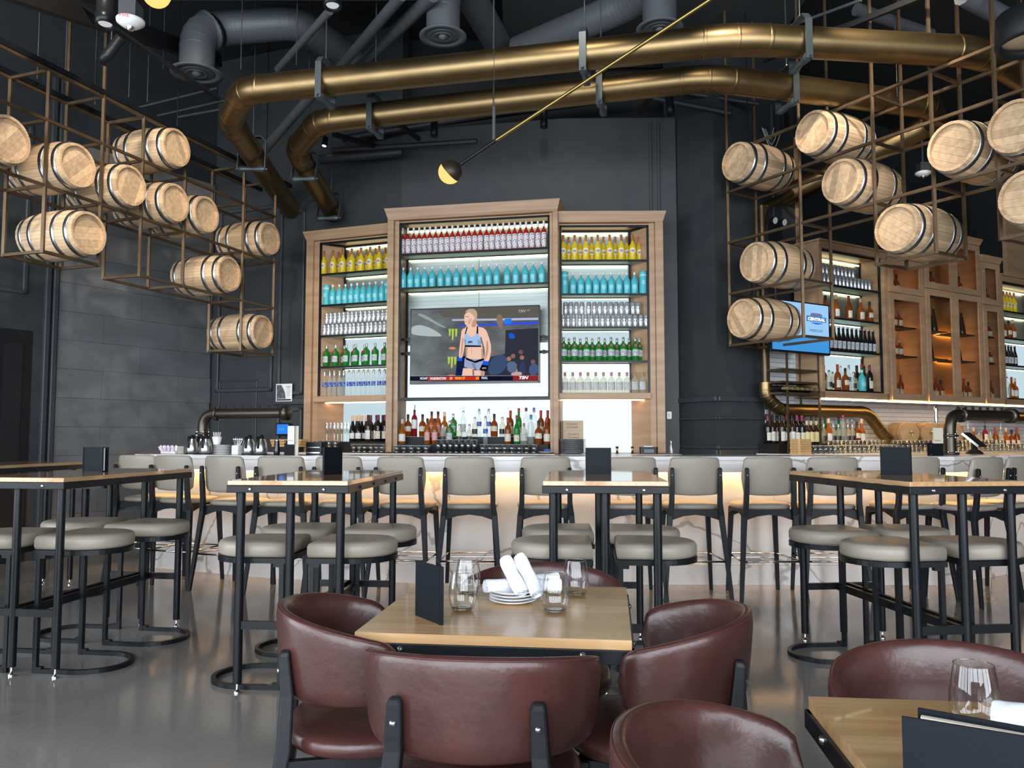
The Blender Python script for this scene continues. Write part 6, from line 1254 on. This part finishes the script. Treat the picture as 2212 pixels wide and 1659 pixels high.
row(FRB, ['greent', 'greent', 'cordial', 'greent', 'clearp', 'clears', 'greent', 'clears', 'bourbon', 'clearp'], [0.20 + 0.078 * k for k in range(10)], None, 0.29, CT + 0.101, 'rear row below the brass pipe', 'counter bottles', E2, 0.003); row(FRB, ['clears', 'bourbon', 'clears', 'clears', 'cleart', 'clears', 'clears', 'whisky', 'bourbon'], [0.22 + 0.083 * k for k in range(9)], None, 0.15, CT + 0.101, 'front row below the brass pipe', 'counter bottles', E2, 0.003)
gl_row(FRB, 'highball', 0.15, 1.1, 0.072, 0.02, CT + 0.0, 'below the brass pipe, rear file', E2); gl_row(FRB, 'tumbler', -0.38, 1.1, 0.079, -0.08, CT, 'below the brass pipe, middle file', E2); gl_row(FRB, 'bowl', -0.36, 0.1, 0.088, 0.02, CT, 'by the board stack, rear file', E2); gl_row(FRB, 'tumbler', -0.40, 1.1, 0.079, -0.165, CT, 'below the brass pipe, front file', E2)
gl_row(FRB, 'highball', 1.15, 3.4, 0.085, -0.06, CT, 'below the glass cabinets', E2); gl_row(FRB, 'tumbler', 2.6, 4.4, 0.095, -0.15, CT, 'below the last cabinets', E2)
row(FRB, ['clears', 'rumred', 'clearp', 'bourbon', 'clears', 'ruby', 'clears', 'rumred', 'clearp', 'bourbon', 'whisky', 'rumred'], [2.85 + 0.13 * k for k in range(12)], None, 0.20, CT + 0.02, 'below the last cabinets', 'counter bottles', E2)
# small tapped kegs on the counter
def keg_maker():
    t = thing('tapped_keg', '-', 'keg'); M = Matrix.Rotation(R(90), 4, 'X'); L, r = 0.17, 0.125
    obj('keg_body', MB().lathe([(r * 0.94, -L), (r, -L * 0.4), (r, L * 0.4), (r * 0.94, L)], 28, M), wood('keg_amber', (0.45, 0.23, 0.07), (0.56, 0.31, 0.11), 0.35, (30, 3, 30)), t)
    obj('head', MB().lathe([(0.001, L + 0.002), (r * 0.88, L + 0.002)], 28, M, False, False, False), wood('keg_head', (0.42, 0.27, 0.14), (0.48, 0.32, 0.18), 0.5, (3, 30, 30)), t)
    for x in (L * 0.9, L * 0.2, -L * 0.9): obj('hoop', MB().lathe([(r * 1.0, x - 0.018), (r * 1.015, x - 0.012), (r * 1.015, x + 0.012), (r * 0.98, x + 0.018)], 28, M, True, False, False), mat('pale_hoop', (0.5, 0.42, 0.32), 0.4, 0.3), t)
    obj('spigot', MB().cyl((0, -L, 0.0), (0, -L - 0.07, 0.0), 0.008).cyl((0, -L - 0.06, 0.0), (0, -L - 0.065, -0.035), 0.007).cyl((0, -L - 0.045, 0), (0, -L - 0.045, 0.03), 0.005), mat('bright_brass', (0.55, 0.40, 0.13), 0.25, 1.0), t)
    obj('cradle', MB().b2((-0.09, -L * 0.7, -r - 0.045), (0.09, -L * 0.5, -r + 0.01)).b2((-0.09, L * 0.5, -r - 0.045), (0.09, L * 0.7, -r + 0.01)), blackm, t); return t
K_keg = Kind(keg_maker)
for u, lab in ((1.66, 'small amber keg with brass spigot beside the bent brass pipe'), (2.06, 'small amber keg half hidden behind the tap tower'), (2.56, 'small amber keg with spigot past the tap tower')): K_keg.put(FRB.P(u, 0.16, CT + 0.17 + 0.05), FRB.a - R(30), lab, 'small kegs on the counter')
for k in range(6):
    t = tag(obj('serving_board', MB().rbox((0, 0, 0.013), (0.20 - 0.008 * (k % 2), 0.13, 0.024), 0.02), wood('board_maple', (0.55, 0.33, 0.13), (0.63, 0.41, 0.19), 0.45, (3, 30, 30))), 'wooden serving board in the stack by the column, %s from the %s' % (ORD[k if k < 3 else 5 - k], 'counter' if k < 3 else 'top'), 'board', 'stacked serving boards'); t.matrix_world = FRB.M(-0.50, -0.13, CT + 0.0252 * k)

# warm-lit wall corner as an oak strip, timber post high on the angled wall, emergency light and loose cables by the column
def trimw(f, u0, u1, v, z0, z1, d=0.05):
    tn[0] += 1; o = struct('trim_%d' % tn[0], MB().b2((u0, v - d, z0), (u1, v, z1)), oak); o.location = f.P(0, 0); o.rotation_euler = (0, 0, f.a); return o
trimw(FRW, 0.575, 0.62, 0.0, 2.72, 4.7, 0.02)  # oak colour stands in for warm light on the wall corner
ua, ub = FRB.u(2163, 480, 0.45), FRB.u(2203, 480, 0.45); trimw(FRB, ua, ub, 0.45, 3.36, 4.9, 0.06)
pe_ = FRW.P(FRW.u(1672, 500, -0.06), -0.06, FRW.z(1672, 505, -0.06)); t = thing('emergency_light', 'black emergency light with two white lamp heads by the column', 'light', tuple(pe_), FRW.a)
obj('battery_box', MB().b2((-0.10, 0, -0.11), (0.13, 0.055, 0.10)), blackm, t, bev=0.006)
for x in (-0.05, 0.10):
    h = obj('lamp_head', MB().lathe([(0.03, 0), (0.042, 0.05), (0.040, 0.055)], 16, Matrix.Translation((x, -0.01, 0.14)) @ Matrix.Rotation(R(105), 4, 'X')), blackm, t); obj('lens', MB().lathe([(0.001, 0.0562), (0.036, 0.0562)], 16, Matrix.Translation((x, -0.01, 0.14)) @ Matrix.Rotation(R(105), 4, 'X'), False, False, False), white, h)
pc_ = FRW.P(FRW.u(1662, 285, -0.05), -0.05, FRW.z(1662, 285, -0.05))
for k, (a0, dp, lab) in enumerate(((0.06, 0.10, 'inner loop of pale cable by the column top'), (0.10, 0.16, 'middle loop of pale cable by the column top'), (0.13, 0.22, 'outer loop of pale cable by the column top'))):
    o = tag(obj('loose_cable', MB().tube([FRW.P(FRW.u(1662, 285, -0.05) - a0 + 2.2 * a0 * j / 12, -0.05 - 0.005 * k, pc_.z + 0.02 - dp * math.sin(PI * (j / 12) * 0.8) + 0.25 * max(0, j / 12 - 0.6)) for j in range(13)], 0.005, 6), mat('cable_white', (0.5, 0.5, 0.5), 0.5)), lab, 'cable', 'loose cables')
o = tag(obj('junction_box', MB().box((0, 0, 0), (0.09, 0.05, 0.2)), blackm, None, None, None, 0.004), 'black junction box above the loose cables', 'box'); o.location = FRW.P(FRW.u(1696, 265, -0.04), -0.03, FRW.z(1696, 262, -0.04)); o.rotation_euler = (0, 0, FRW.a)
# ================================================================== ON THE BAR COUNTER
BZ = 1.12
def tap_tower(label, p, ang, hz, L, rad, handles):
    t = thing('tap_tower', label, 'tap', (p[0], p[1], BZ), ang)
    path = [(0, 0, 0.0), (0, 0, hz - 0.16)] + [tuple(v) for v in arc((0, 0, hz), (0, 0, 0), (1, 0, hz), 0.14)] + [(L, 0, hz)]
    obj('iron_tube', MB().tube(path, rad, 20), iron, t)
    def flange(M): return MB().lathe([(rad, -0.012), (rad * 1.42, -0.012), (rad * 1.42, 0.012), (rad, 0.012)], 20, M)
    fl = [Matrix.Translation((0, 0, hz - 0.20)), Matrix.Translation((0.17, 0, hz)) @ Matrix.Rotation(R(90), 4, 'Y'), Matrix.Translation((L, 0, hz)) @ Matrix.Rotation(R(90), 4, 'Y'), Matrix.Translation((0, 0, 0.012))]
    for i, M in enumerate(fl):
        f = obj('flange', flange(M) if i != 2 else MB().lathe([(rad, -0.03), (rad * 1.45, -0.03), (rad * 1.45, 0.03), (0.001, 0.03)], 20, M), iron, t)
        for k in range(6): a = 2 * PI * k / 6 + 0.3; obj('bolt', MB().lathe([(0.007, -0.02), (0.007, 0.02)], 6, M @ Matrix.Translation((rad * 1.25 * math.cos(a), rad * 1.25 * math.sin(a), 0))), steel, f)
    for k in range(handles):
        x = 0.22 + (L - 0.26) * k / max(1, handles - 1)
        h = obj('tap_handle', MB().lathe([(0.008, hz + rad), (0.010, hz + rad + 0.015), (0.014, hz + rad + 0.075), (0.010, hz + rad + 0.08)], 8, Matrix.Translation((x, 0.06, -0.05))), blackm, t)
    return t
pA = BF[0].P(BF[0].u(437, 960, 0.28), 0.28); pE = BF[0].P(BF[0].u(603, 893, 0.28), 0.28)
tap_tower('iron pipe tap tower by the coffee pots', pA, BF[0].a + R(6), BF[0].z(500, 893, 0.28) - BZ, (pE - pA).length, 0.050, 8)
f3 = Fr(BP[3], BP[4]); pB = f3.P(f3.u(2053, 960, 0.24), 0.24); pE = f3.P(f3.u(2168, 893, 0.24), 0.24)
tap_tower('iron pipe tap tower on the angled bar end', pB, f3.a - R(4), f3.z(2100, 897, 0.24) - BZ, (pE - pB).length, 0.052, 7)
o = thing('beer_tap', 'chrome tap handle standing above the iron tower', 'tap', (pB.x - 0.1, pB.y + 0.05, BZ + 0.30)); obj('handle', MB().lathe([(0.012, 0), (0.018, 0.05), (0.012, 0.08), (0.020, 0.13), (0.010, 0.17)], 10), chrome, o)
# thermal jugs
def jug():
    t = thing('coffee_jug', '-', 'jug')
    obj('body', MB().lathe([(0.055, 0), (0.062, 0.006), (0.064, 0.05), (0.055, 0.11), (0.036, 0.15)], 24), steel, t); obj('base', MB().lathe([(0.063, -0.001), (0.064, 0.012), (0.06, 0.012)], 24), blackm, t)
    obj('lid', MB().lathe([(0.036, 0.148), (0.037, 0.170), (0.024, 0.185), (0.014, 0.188)], 18).box((0, -0.028, 0.172), (0.024, 0.035, 0.022)), black, t)
    obj('handle', MB().tube([(0, -0.030, 0.17), (0, -0.060, 0.165), (0, -0.078, 0.12), (0, -0.070, 0.06)], 0.010, 8), black, t); return t
K_jug = Kind(jug)
fA, fB = BF[0], BF[1]
for px, v, lab in ((414, 0.10, 'coffee jug nearest the sugar caddy'), (434, 0.24, 'coffee jug tucked behind another'), (444, 0.08, 'coffee jug below the tap tower elbow'), (537, 0.08, 'coffee jug beside the spoon cup'), (563, 0.07, 'coffee jug beside the dark bottle')):
    f = fA; K_jug.put(f.P(f.u(px, 970, v), v, BZ), f.a + R(20), 'steel thermal ' + lab, 'steel coffee jugs')
def onbar(name, label, cat, px, v, f=fA, rz=0): return thing(name, label, cat, f.P(f.u(px, 975, v), v, BZ), f.a + rz)
t = onbar('straw_cup', 'white cup full of wrapped straws', 'cup', 468, 0.12); obj('cup', MB().lathe([(0.032, 0), (0.048, 0.075), (0.046, 0.075), (0.03, 0.004)], 18), white, t); t.location.z += 0.095
for k in range(9): obj('straw', MB().cyl((0.004 * k - 0.016, 0.01 * (k % 3 - 1), 0.02), (0.0075 * k - 0.032, 0.015 * (k % 3 - 1), 0.12), 0.004, 6), paper, t)
for k in range(6): K_ps.put(fA.P(fA.u(480, 978, 0.12), 0.12, BZ + 0.0155 * k), 0, 'white saucer of the stack between the coffee jugs, %s from the %s' % (ORD[k if k < 3 else 5 - k], 'counter' if k < 3 else 'top'), 'white saucers on the bar')
t = onbar('spoon_cup', 'white square cup holding spoons', 'cup', 512, 0.06); obj('cup', MB().b2((-0.04, -0.035, 0), (0.04, 0.035, 0.09)), white, t, bev=0.008)
for k in range(5): obj('spoon', MB().cyl((0.01 * k - 0.02, 0, 0.06), (0.025 * k - 0.05, 0.01, 0.14), 0.004, 6).lathe([(0.001, -0.02), (0.011, 0), (0.001, 0.02)], 8, Matrix.Translation((0.025 * k - 0.05, 0.01, 0.145))), chrome, t)
t = onbar('sugar_caddy', 'white caddy of pink and white sugar sachets', 'caddy', 372, 0.10); obj('caddy', MB().b2((-0.10, -0.06, 0), (0.10, 0.06, 0.075)), white, t, bev=0.01)
pk = [mat('sachet_pink', (0.70, 0.45, 0.55), 0.6), paper, mat('sachet_lilac', (0.62, 0.52, 0.72), 0.6)]
for k in range(14): s_ = obj('sachet', MB().box((0, 0, 0), (0.026, 0.003, 0.055)), pk[k % 3], t); s_.location = (-0.09 + 0.0175 * k, -0.066 - 0.012 * (k % 3), 0.05 + 0.008 * (k % 2)); s_.rotation_euler = (R(10), R(random.uniform(-40, 40)), 0)
t = onbar('shaker_bottle', 'slim black bottle with a bright edge', 'bottle', 598, 0.10, fB); obj('body', MB().lathe([(0.026, 0), (0.028, 0.005), (0.030, 0.04), (0.024, 0.09), (0.022, 0.135)], 14), mat('gloss_black', (0.008, 0.008, 0.009), 0.08), t); obj('lid', MB().lathe([(0.023, 0.135), (0.023, 0.15), (0.018, 0.153)], 14), chrome, t)
t = onbar('menu_stand', 'black menu stand with tall white cards on the bar', 'menu', 628, 0.06, fB)
obj('holder', MB().b2((-0.055, -0.02, 0), (0.04, 0.02, 0.135)), tablet_w, t); obj('card', MB().b2((-0.02, -0.028, 0.10), (0.045, -0.022, 0.27)), paper, t); obj('card', MB().b2((0.04, -0.004, 0.0), (0.075, 0.004, 0.27)), cream_paper, t)
vs, fs = text_mb('MARKET', 0.016); obj('lettering', MB().add([(0.012 + v[0], -0.0285, 0.135 + v[1]) for v in vs], fs), ink, t); obj('rivet', MB().lathe([(0.004, 0), (0.003, 0.002)], 8, Matrix.Translation((-0.045, -0.0205, 0.12)) @ Matrix.Rotation(R(90), 4, 'X')), steel, t)
t = onbar('menu_stand', 'black menu stand with a cream card beside the iron tap tower', 'menu', 2022, 0.18, BF[2]); t.location = f3.P(f3.u(2022, 975, 0.10), 0.10, BZ); t.rotation_euler = (0, 0, f3.a - R(20))
obj('holder', MB().b2((-0.075, -0.02, -0.02), (0.06, 0.02, 0.115)), tablet_w, t); obj('card', MB().b2((-0.045, -0.028, 0.11), (0.055, -0.022, 0.25)), cream_paper, t); vs, fs = text_mb('MARKET', 0.018); obj('lettering', MB().add([(0.0 + v[0], -0.0285, 0.135 + v[1]) for v in vs], fs), ink, t)
for k, z in ((0, 0.09), (1, 0.01)): obj('rivet', MB().lathe([(0.004, 0), (0.003, 0.002)], 8, Matrix.Translation((-0.065, -0.0205, z)) @ Matrix.Rotation(R(90), 4, 'X')), steel, t)
t = thing('wooden_tray', 'stepped wooden tray by the wall tablet', 'tray', FL.P(FL.u(625, 960, -0.1), -0.1, CT), FL.a)
for k in range(3): obj('slat', MB().b2((-0.20 - 0.012 * k, -0.06, 0.06 + 0.03 * k), (0.18 + 0.012 * k, 0.06, 0.086 + 0.03 * k)), wood('board_maple', (0.55, 0.33, 0.13), (0.63, 0.41, 0.19), 0.45), t)
obj('foot', MB().b2((-0.18, -0.05, 0), (0.16, 0.05, 0.06)), blackm, t)
t = thing('receipt_printer', 'black receipt printer near the wooden tray', 'printer', fB.P(fB.u(684, 978, 0.30), 0.30, BZ), fB.a); obj('housing', MB().rbox((0, 0, 0.06), (0.17, 0.14, 0.12), 0.02), black, t, bev=0.008); obj('slot', MB().box((0, -0.071, 0.07), (0.12, 0.003, 0.006)), steel, t); obj('keys', MB().box((0, -0.075, 0.02), (0.13, 0.02, 0.012)), steel, t)
t = thing('order_screen', 'black tilted order screen on the angled bar', 'screen', f3.P(f3.u(2105, 980, 0.32), 0.32, BZ), f3.a + R(25))
_d = obj('display', MB().box((0, 0, 0), (0.24, 0.022, 0.20)), blackm, t, bev=0.004); _d.location = (0, 0, 0.14); _d.rotation_euler = (R(-48), 0, R(-12))
obj('side_trim', MB().box((-0.122, 0, 0), (0.004, 0.022, 0.19)), steel, _d); obj('foot', MB().lathe([(0.08, 0), (0.078, 0.012), (0.03, 0.05), (0.025, 0.13)], 18), blackm, t)
p = FB1.P(FB1.u(613, 848, -0.05), -0.045, FB1.z(613, 848, -0.05)); t = thing('poster', 'small black and white poster on the dark panelled wall', 'poster', p, FB1.a)
obj('sheet', MB().box((0, 0, 0), (0.235, 0.004, 0.215)), paper, t); obj('photo_print', MB().add([(-0.105, -0.0028, -0.075), (0.025, -0.0028, -0.075), (0.015, -0.0028, 0.0), (-0.01, -0.0028, 0.05), (-0.04, -0.0028, 0.095), (-0.105, -0.0028, 0.095)], [(0, 1, 2, 3, 4, 5)]), mat('poster_dark', (0.05, 0.055, 0.06), 0.6, noise=((25, 25, 25), (0.18, 0.18, 0.19), 0.4, 0.7)), t)
obj('footer_bar', MB().add([(-0.105, -0.0028, -0.098), (0.105, -0.0028, -0.098), (0.105, -0.0028, -0.08), (-0.105, -0.0028, -0.08)], [(0, 1, 2, 3)]), ink, t)
for k in range(7): obj('text_line', MB().box((0.062 + 0.004 * (k % 2), -0.0025, 0.070 - 0.018 * k), (0.065 - 0.012 * (k % 3), 0.001, 0.010 if k == 0 else 0.004)), mat('poster_grey', (0.30, 0.30, 0.31), 0.6), t)
p = FB1.P(FB1.u(612, 927, -0.05), -0.05, FB1.z(612, 927, -0.05)); t = thing('wall_tablet', 'wall tablet with a bright blue screen', 'tablet', p, FB1.a); obj('frame', MB().box((0, 0, 0), (0.20, 0.02, 0.15)), black, t, bev=0.004); obj('screen', MB().box((-0.005, -0.0105, 0.0), (0.165, 0.002, 0.118)), emis('tablet_blue', (0.03, 0.22, 0.80), 0.55), t)
for k in range(3): obj('button', MB().box((-0.05 + 0.03 * k, -0.012, -0.005), (0.012, 0.001, 0.045)), emis('tablet_key', (0.10, 0.40, 0.85), 0.5), t)
# ================================================================== ON THE TABLES
def menu_mk(w, h, fold, lab):
    t = thing('menu_folder', lab, 'menu')
    a = R(fold / 2)
    for s in (-1, 1):
        M = Matrix.Rotation(s * a, 4, 'Z'); c = obj('cover', MB().b2((-w, -0.0025, 0), (0.0, 0.0025, h), M), tablet_w, t)
        for z in (h * 0.2, h * 0.75):
            obj('rivet', MB().lathe([(0.005, 0), (0.0045, 0.002), (0.001, 0.003)], 10, M @ Matrix.Translation((-0.016, 0.0025 * s, z)) @ Matrix.Rotation(R(-90 * s), 4, 'X')), steel, c)
    obj('spine', MB().b2((-0.004, -0.006, 0), (0.004, 0.006, h)), tablet_w, t)
    obj('page', MB().b2((-w + 0.008, -0.001, 0.006), (-0.004, 0.001, h - 0.006)), paper, t)
    return t
def place_menu(sp, lp, z, h, fold, lab, w=None):
    """spine foot at pixel sp, outer foot of the front cover at pixel lp"""
    A, Bp = atz(sp[0], sp[1], z), atz(lp[0], lp[1], z); d = Bp - A; w = w or d.length
    t = menu_mk(w, h, fold, lab); ang = math.atan2(d.y, d.x) - PI
    t.location = (A.x, A.y, z); t.rotation_euler = (0, 0, ang - R(fold / 2) * (1)); return t
place_menu((953, 1350), (884, 1323), 0.7502, 0.165, 24, 'black menu folder standing on the set dining table', 0.155)
place_menu((180, 1018), (250, 1019), HT_Z, 0.155, 12, 'black menu folder on the high table by the tiled wall', 0.19)
place_menu((699, 1026), (736, 1022), HT_Z, 0.158, 20, 'black menu folder on the high table behind the menu-side chair', 0.15)
place_menu((1319, 1024), (1266, 1024), HT_Z, 0.155, 12, 'black menu folder on the high table straight behind the set table', 0.148)
place_menu((1968, 1027), (1902, 1025), HT_Z, 0.160, 14, 'black menu folder on the high table by the angled bar end', 0.165)
# open menu near the lens
_p = atz(1948, 1546, 0.868)
t = thing('menu_folder', 'open black menu with cream pages on the corner table', 'menu', (_p.x, _p.y, 0.7502), R(-31))
hh = 0.118
c = obj('cover', MB().b2((0, -0.004, 0.0), (0.26, 0.0, hh)), tablet_w, t); c2 = obj('cover', MB().b2((0.015, 0.042, 0.0), (0.26, 0.046, hh + 0.003), Matrix.Rotation(R(-5), 4, 'Z')), tablet_w, t)
obj('page', MB().b2((0.022, 0.024, 0.002), (0.24, 0.034, hh - 0.004), Matrix.Rotation(R(-4), 4, 'Z')), cream_paper, t)
# stemless glasses
clear = mat('clear_glass', (1, 1, 1), 0.0, trans=1.0, ior=1.45)
def stemless():
    t = thing('stemless_glass', '-', 'glass')
    o_ = [(0.024, 0.0), (0.033, 0.004), (0.041, 0.025), (0.0435, 0.045), (0.0425, 0.070), (0.038, 0.098), (0.034, 0.118)]
    i_ = [(0.0325, 0.118), (0.0365, 0.098), (0.0410, 0.070), (0.0420, 0.045), (0.039, 0.026), (0.030, 0.009), (0.001, 0.0075)]
    obj('glass_bowl', MB().lathe(o_, 40, None, True, False, False), thin_glass('table_glass', (0.97, 0.98, 0.98), 0.07, 1.1), t)
    obj('rim', MB().tube([(0.034 * math.cos(a), 0.034 * math.sin(a), 0.118) for a in [2 * PI * k / 40 for k in range(40)]], 0.0009, 6, closed=True), clear, t)
    obj('thick_base', MB().lathe([(0.001, 0.0012), (0.024, 0.0005), (0.0325, 0.005), (0.034, 0.009), (0.026, 0.0105), (0.001, 0.0085)], 40, None, True, False, False), clear, t); return t
K_sg = Kind(stemless)
for px, py, tz, lab in ((999, 1322, 0.7502, 'stemless glass beside the standing menu folder'), (1011, 1286, 0.7502, 'stemless glass behind the one by the menu folder'), (1199, 1326, 0.7502, 'stemless glass in front of the rolled napkins'), (1244, 1290, 0.7502, 'stemless glass at the bar-side corner of the set table')):
    K_sg.put(atz(px, py - 4, tz), 0, lab, 'stemless glasses on the set table')
K_sg.put(atz(2108, 1575, 0.7502), 0, 'stemless glass on the corner table with two fill lines')
# plates and napkin rolls
pc = atz(1108, 1301, 0.7502)
K_pl = plate_maker(0.078, white)
for k in range(4): K_pl.put((pc.x, pc.y, 0.7502 + 0.0098 * k), 0, 'white side plate under the napkins, %s from the table' % ORD[k], 'white side plates')
def napkin(label, p, q, r=0.021, flat=1.0):
    p, q = Vector(p), Vector(q); d = (q - p); L = d.length; t = thing('napkin_roll', label, 'napkin', tuple(p), 0, 'rolled white napkins'); M = d.to_track_quat('Z', 'Y').to_matrix().to_4x4()
    ph = random.uniform(0, 6)
    def fn(u, v):
        a = 2 * PI * u; rr = r * (1 + 0.06 * math.sin(3 * a + ph + 5 * v) + 0.05 * math.sin(11 * v + a * 2)) * (1.0 if 0.02 < v < 0.98 else 0.93); return (rr * math.cos(a), rr * flat * math.sin(a), v * L)
    obj('roll', MB().grid(fn, 28, 13, True, M, True), linen, t)
    sp = []
    for e, sg in ((0.0, -1), (L, 1)):
        path = [((r * 0.95 - r * 0.9 * k / 34) * math.cos(k * 0.42), (r * 0.95 - r * 0.9 * k / 34) * math.sin(k * 0.42) * flat) for k in range(34)]
        s = MB()
        for k in range(33):
            a, b = path[k], path[k + 1]; s.add([(a[0], a[1], e), (b[0], b[1], e), (b[0] * 0.96, b[1] * 0.96, e - sg * 0.006), (a[0] * 0.96, a[1] * 0.96, e - sg * 0.006)], [(0, 1, 2, 3)], True, M)
        s.add([(r * 0.92 * math.cos(2 * PI * k / 16), r * 0.92 * math.sin(2 * PI * k / 16) * flat, e - sg * 0.007) for k in range(16)], [tuple(range(16))], False, M); obj('fold_end', s, linen, t)
    fl = MB(); n = 6
    fl.grid(lambda u, v: (r * 1.03 * math.cos(0.2 + u * 0.9), r * 1.03 * flat * math.sin(0.2 + u * 0.9), L * (0.04 + v * (0.92 - 0.5 * u))), 6, 6, True, M); obj('flap', fl, linen, t)
z1 = 0.7502 + 0.043
def an(px, py, Y): return tuple(aty(px, py, Y))
Y0 = pc.y
napkin('napkin roll lying on the plates towards the menu folder', an(1048, 1267, Y0 - 0.02), an(1150, 1262, Y0 + 0.06), 0.022)
napkin('napkin roll lying behind towards the bar side glass', an(1120, 1262, Y0 + 0.05), an(1205, 1248, Y0 + 0.10), 0.021)
napkin('napkin roll lying on the plates in front of the glass', an(1110, 1268, Y0 + 0.01), an(1212, 1262, Y0 + 0.03), 0.020)
napkin('napkin roll propped up, menu side of the upper pair', an(1128, 1283, Y0 - 0.055), an(1091, 1208, Y0 + 0.03), 0.0225)
napkin('napkin roll propped up, glass side of the upper pair', an(1161, 1284, Y0 - 0.055), an(1122, 1203, Y0 + 0.04), 0.0225)
# crumpled napkin on the corner table
t = thing('napkin', 'crumpled white napkin beside the lone glass', 'napkin', tuple(atz(2215, 1600, 0.7502)), R(-10))
def cr(u, v):
    x, y = (u - 0.5) * 0.24, (v - 0.5) * 0.15
    return (x, y, 0.006 + 0.045 * (math.exp(-((x - 0.03) ** 2 / 0.006 + y * y / 0.003)) + 0.25 * abs(math.sin(22 * x + 9 * y)) * (0.3 + 0.7 * math.exp(-y * y / 0.002))))
obj('linen_sheet', MB().grid(cr, 40, 26), linen, t); napkin('napkin roll on top of the crumpled one at the photo edge', tuple(atz(2150, 1545, 0.815)), tuple(atz(2300, 1560, 0.83)), 0.024)
# ================================================================== FAR-LEFT BITS
t = thing('side_table', 'dark small table behind the high table by the tiled wall', 'table', tuple(atz(195, 1210, 0.0)), R(15)); t.location = (-3.55, 6.7, 0)
obj('tabletop', MB().rbox((0, 0, 0.895), (0.40, 0.40, 0.05), 0.04), black, t, bev=0.01); obj('pedestal', MB().cyl((0, 0, 0.02), (0, 0, 0.87), 0.03, 14), black, t); obj('base', MB().lathe([(0.2, 0), (0.2, 0.012), (0.03, 0.025)], 24), black, t)
p = atz(-40, 1006, 1.07); K_table.put((p.x - 0.15, p.y + 0.4, 0), R(-8), 'oak high table of which only a corner shows before the black door', 'oak topped high tables'); K_stool.put((p.x + 0.05, p.y - 0.35, 0), R(-70), 'taupe stool at the photo edge before the black door', 'taupe half-round stools')
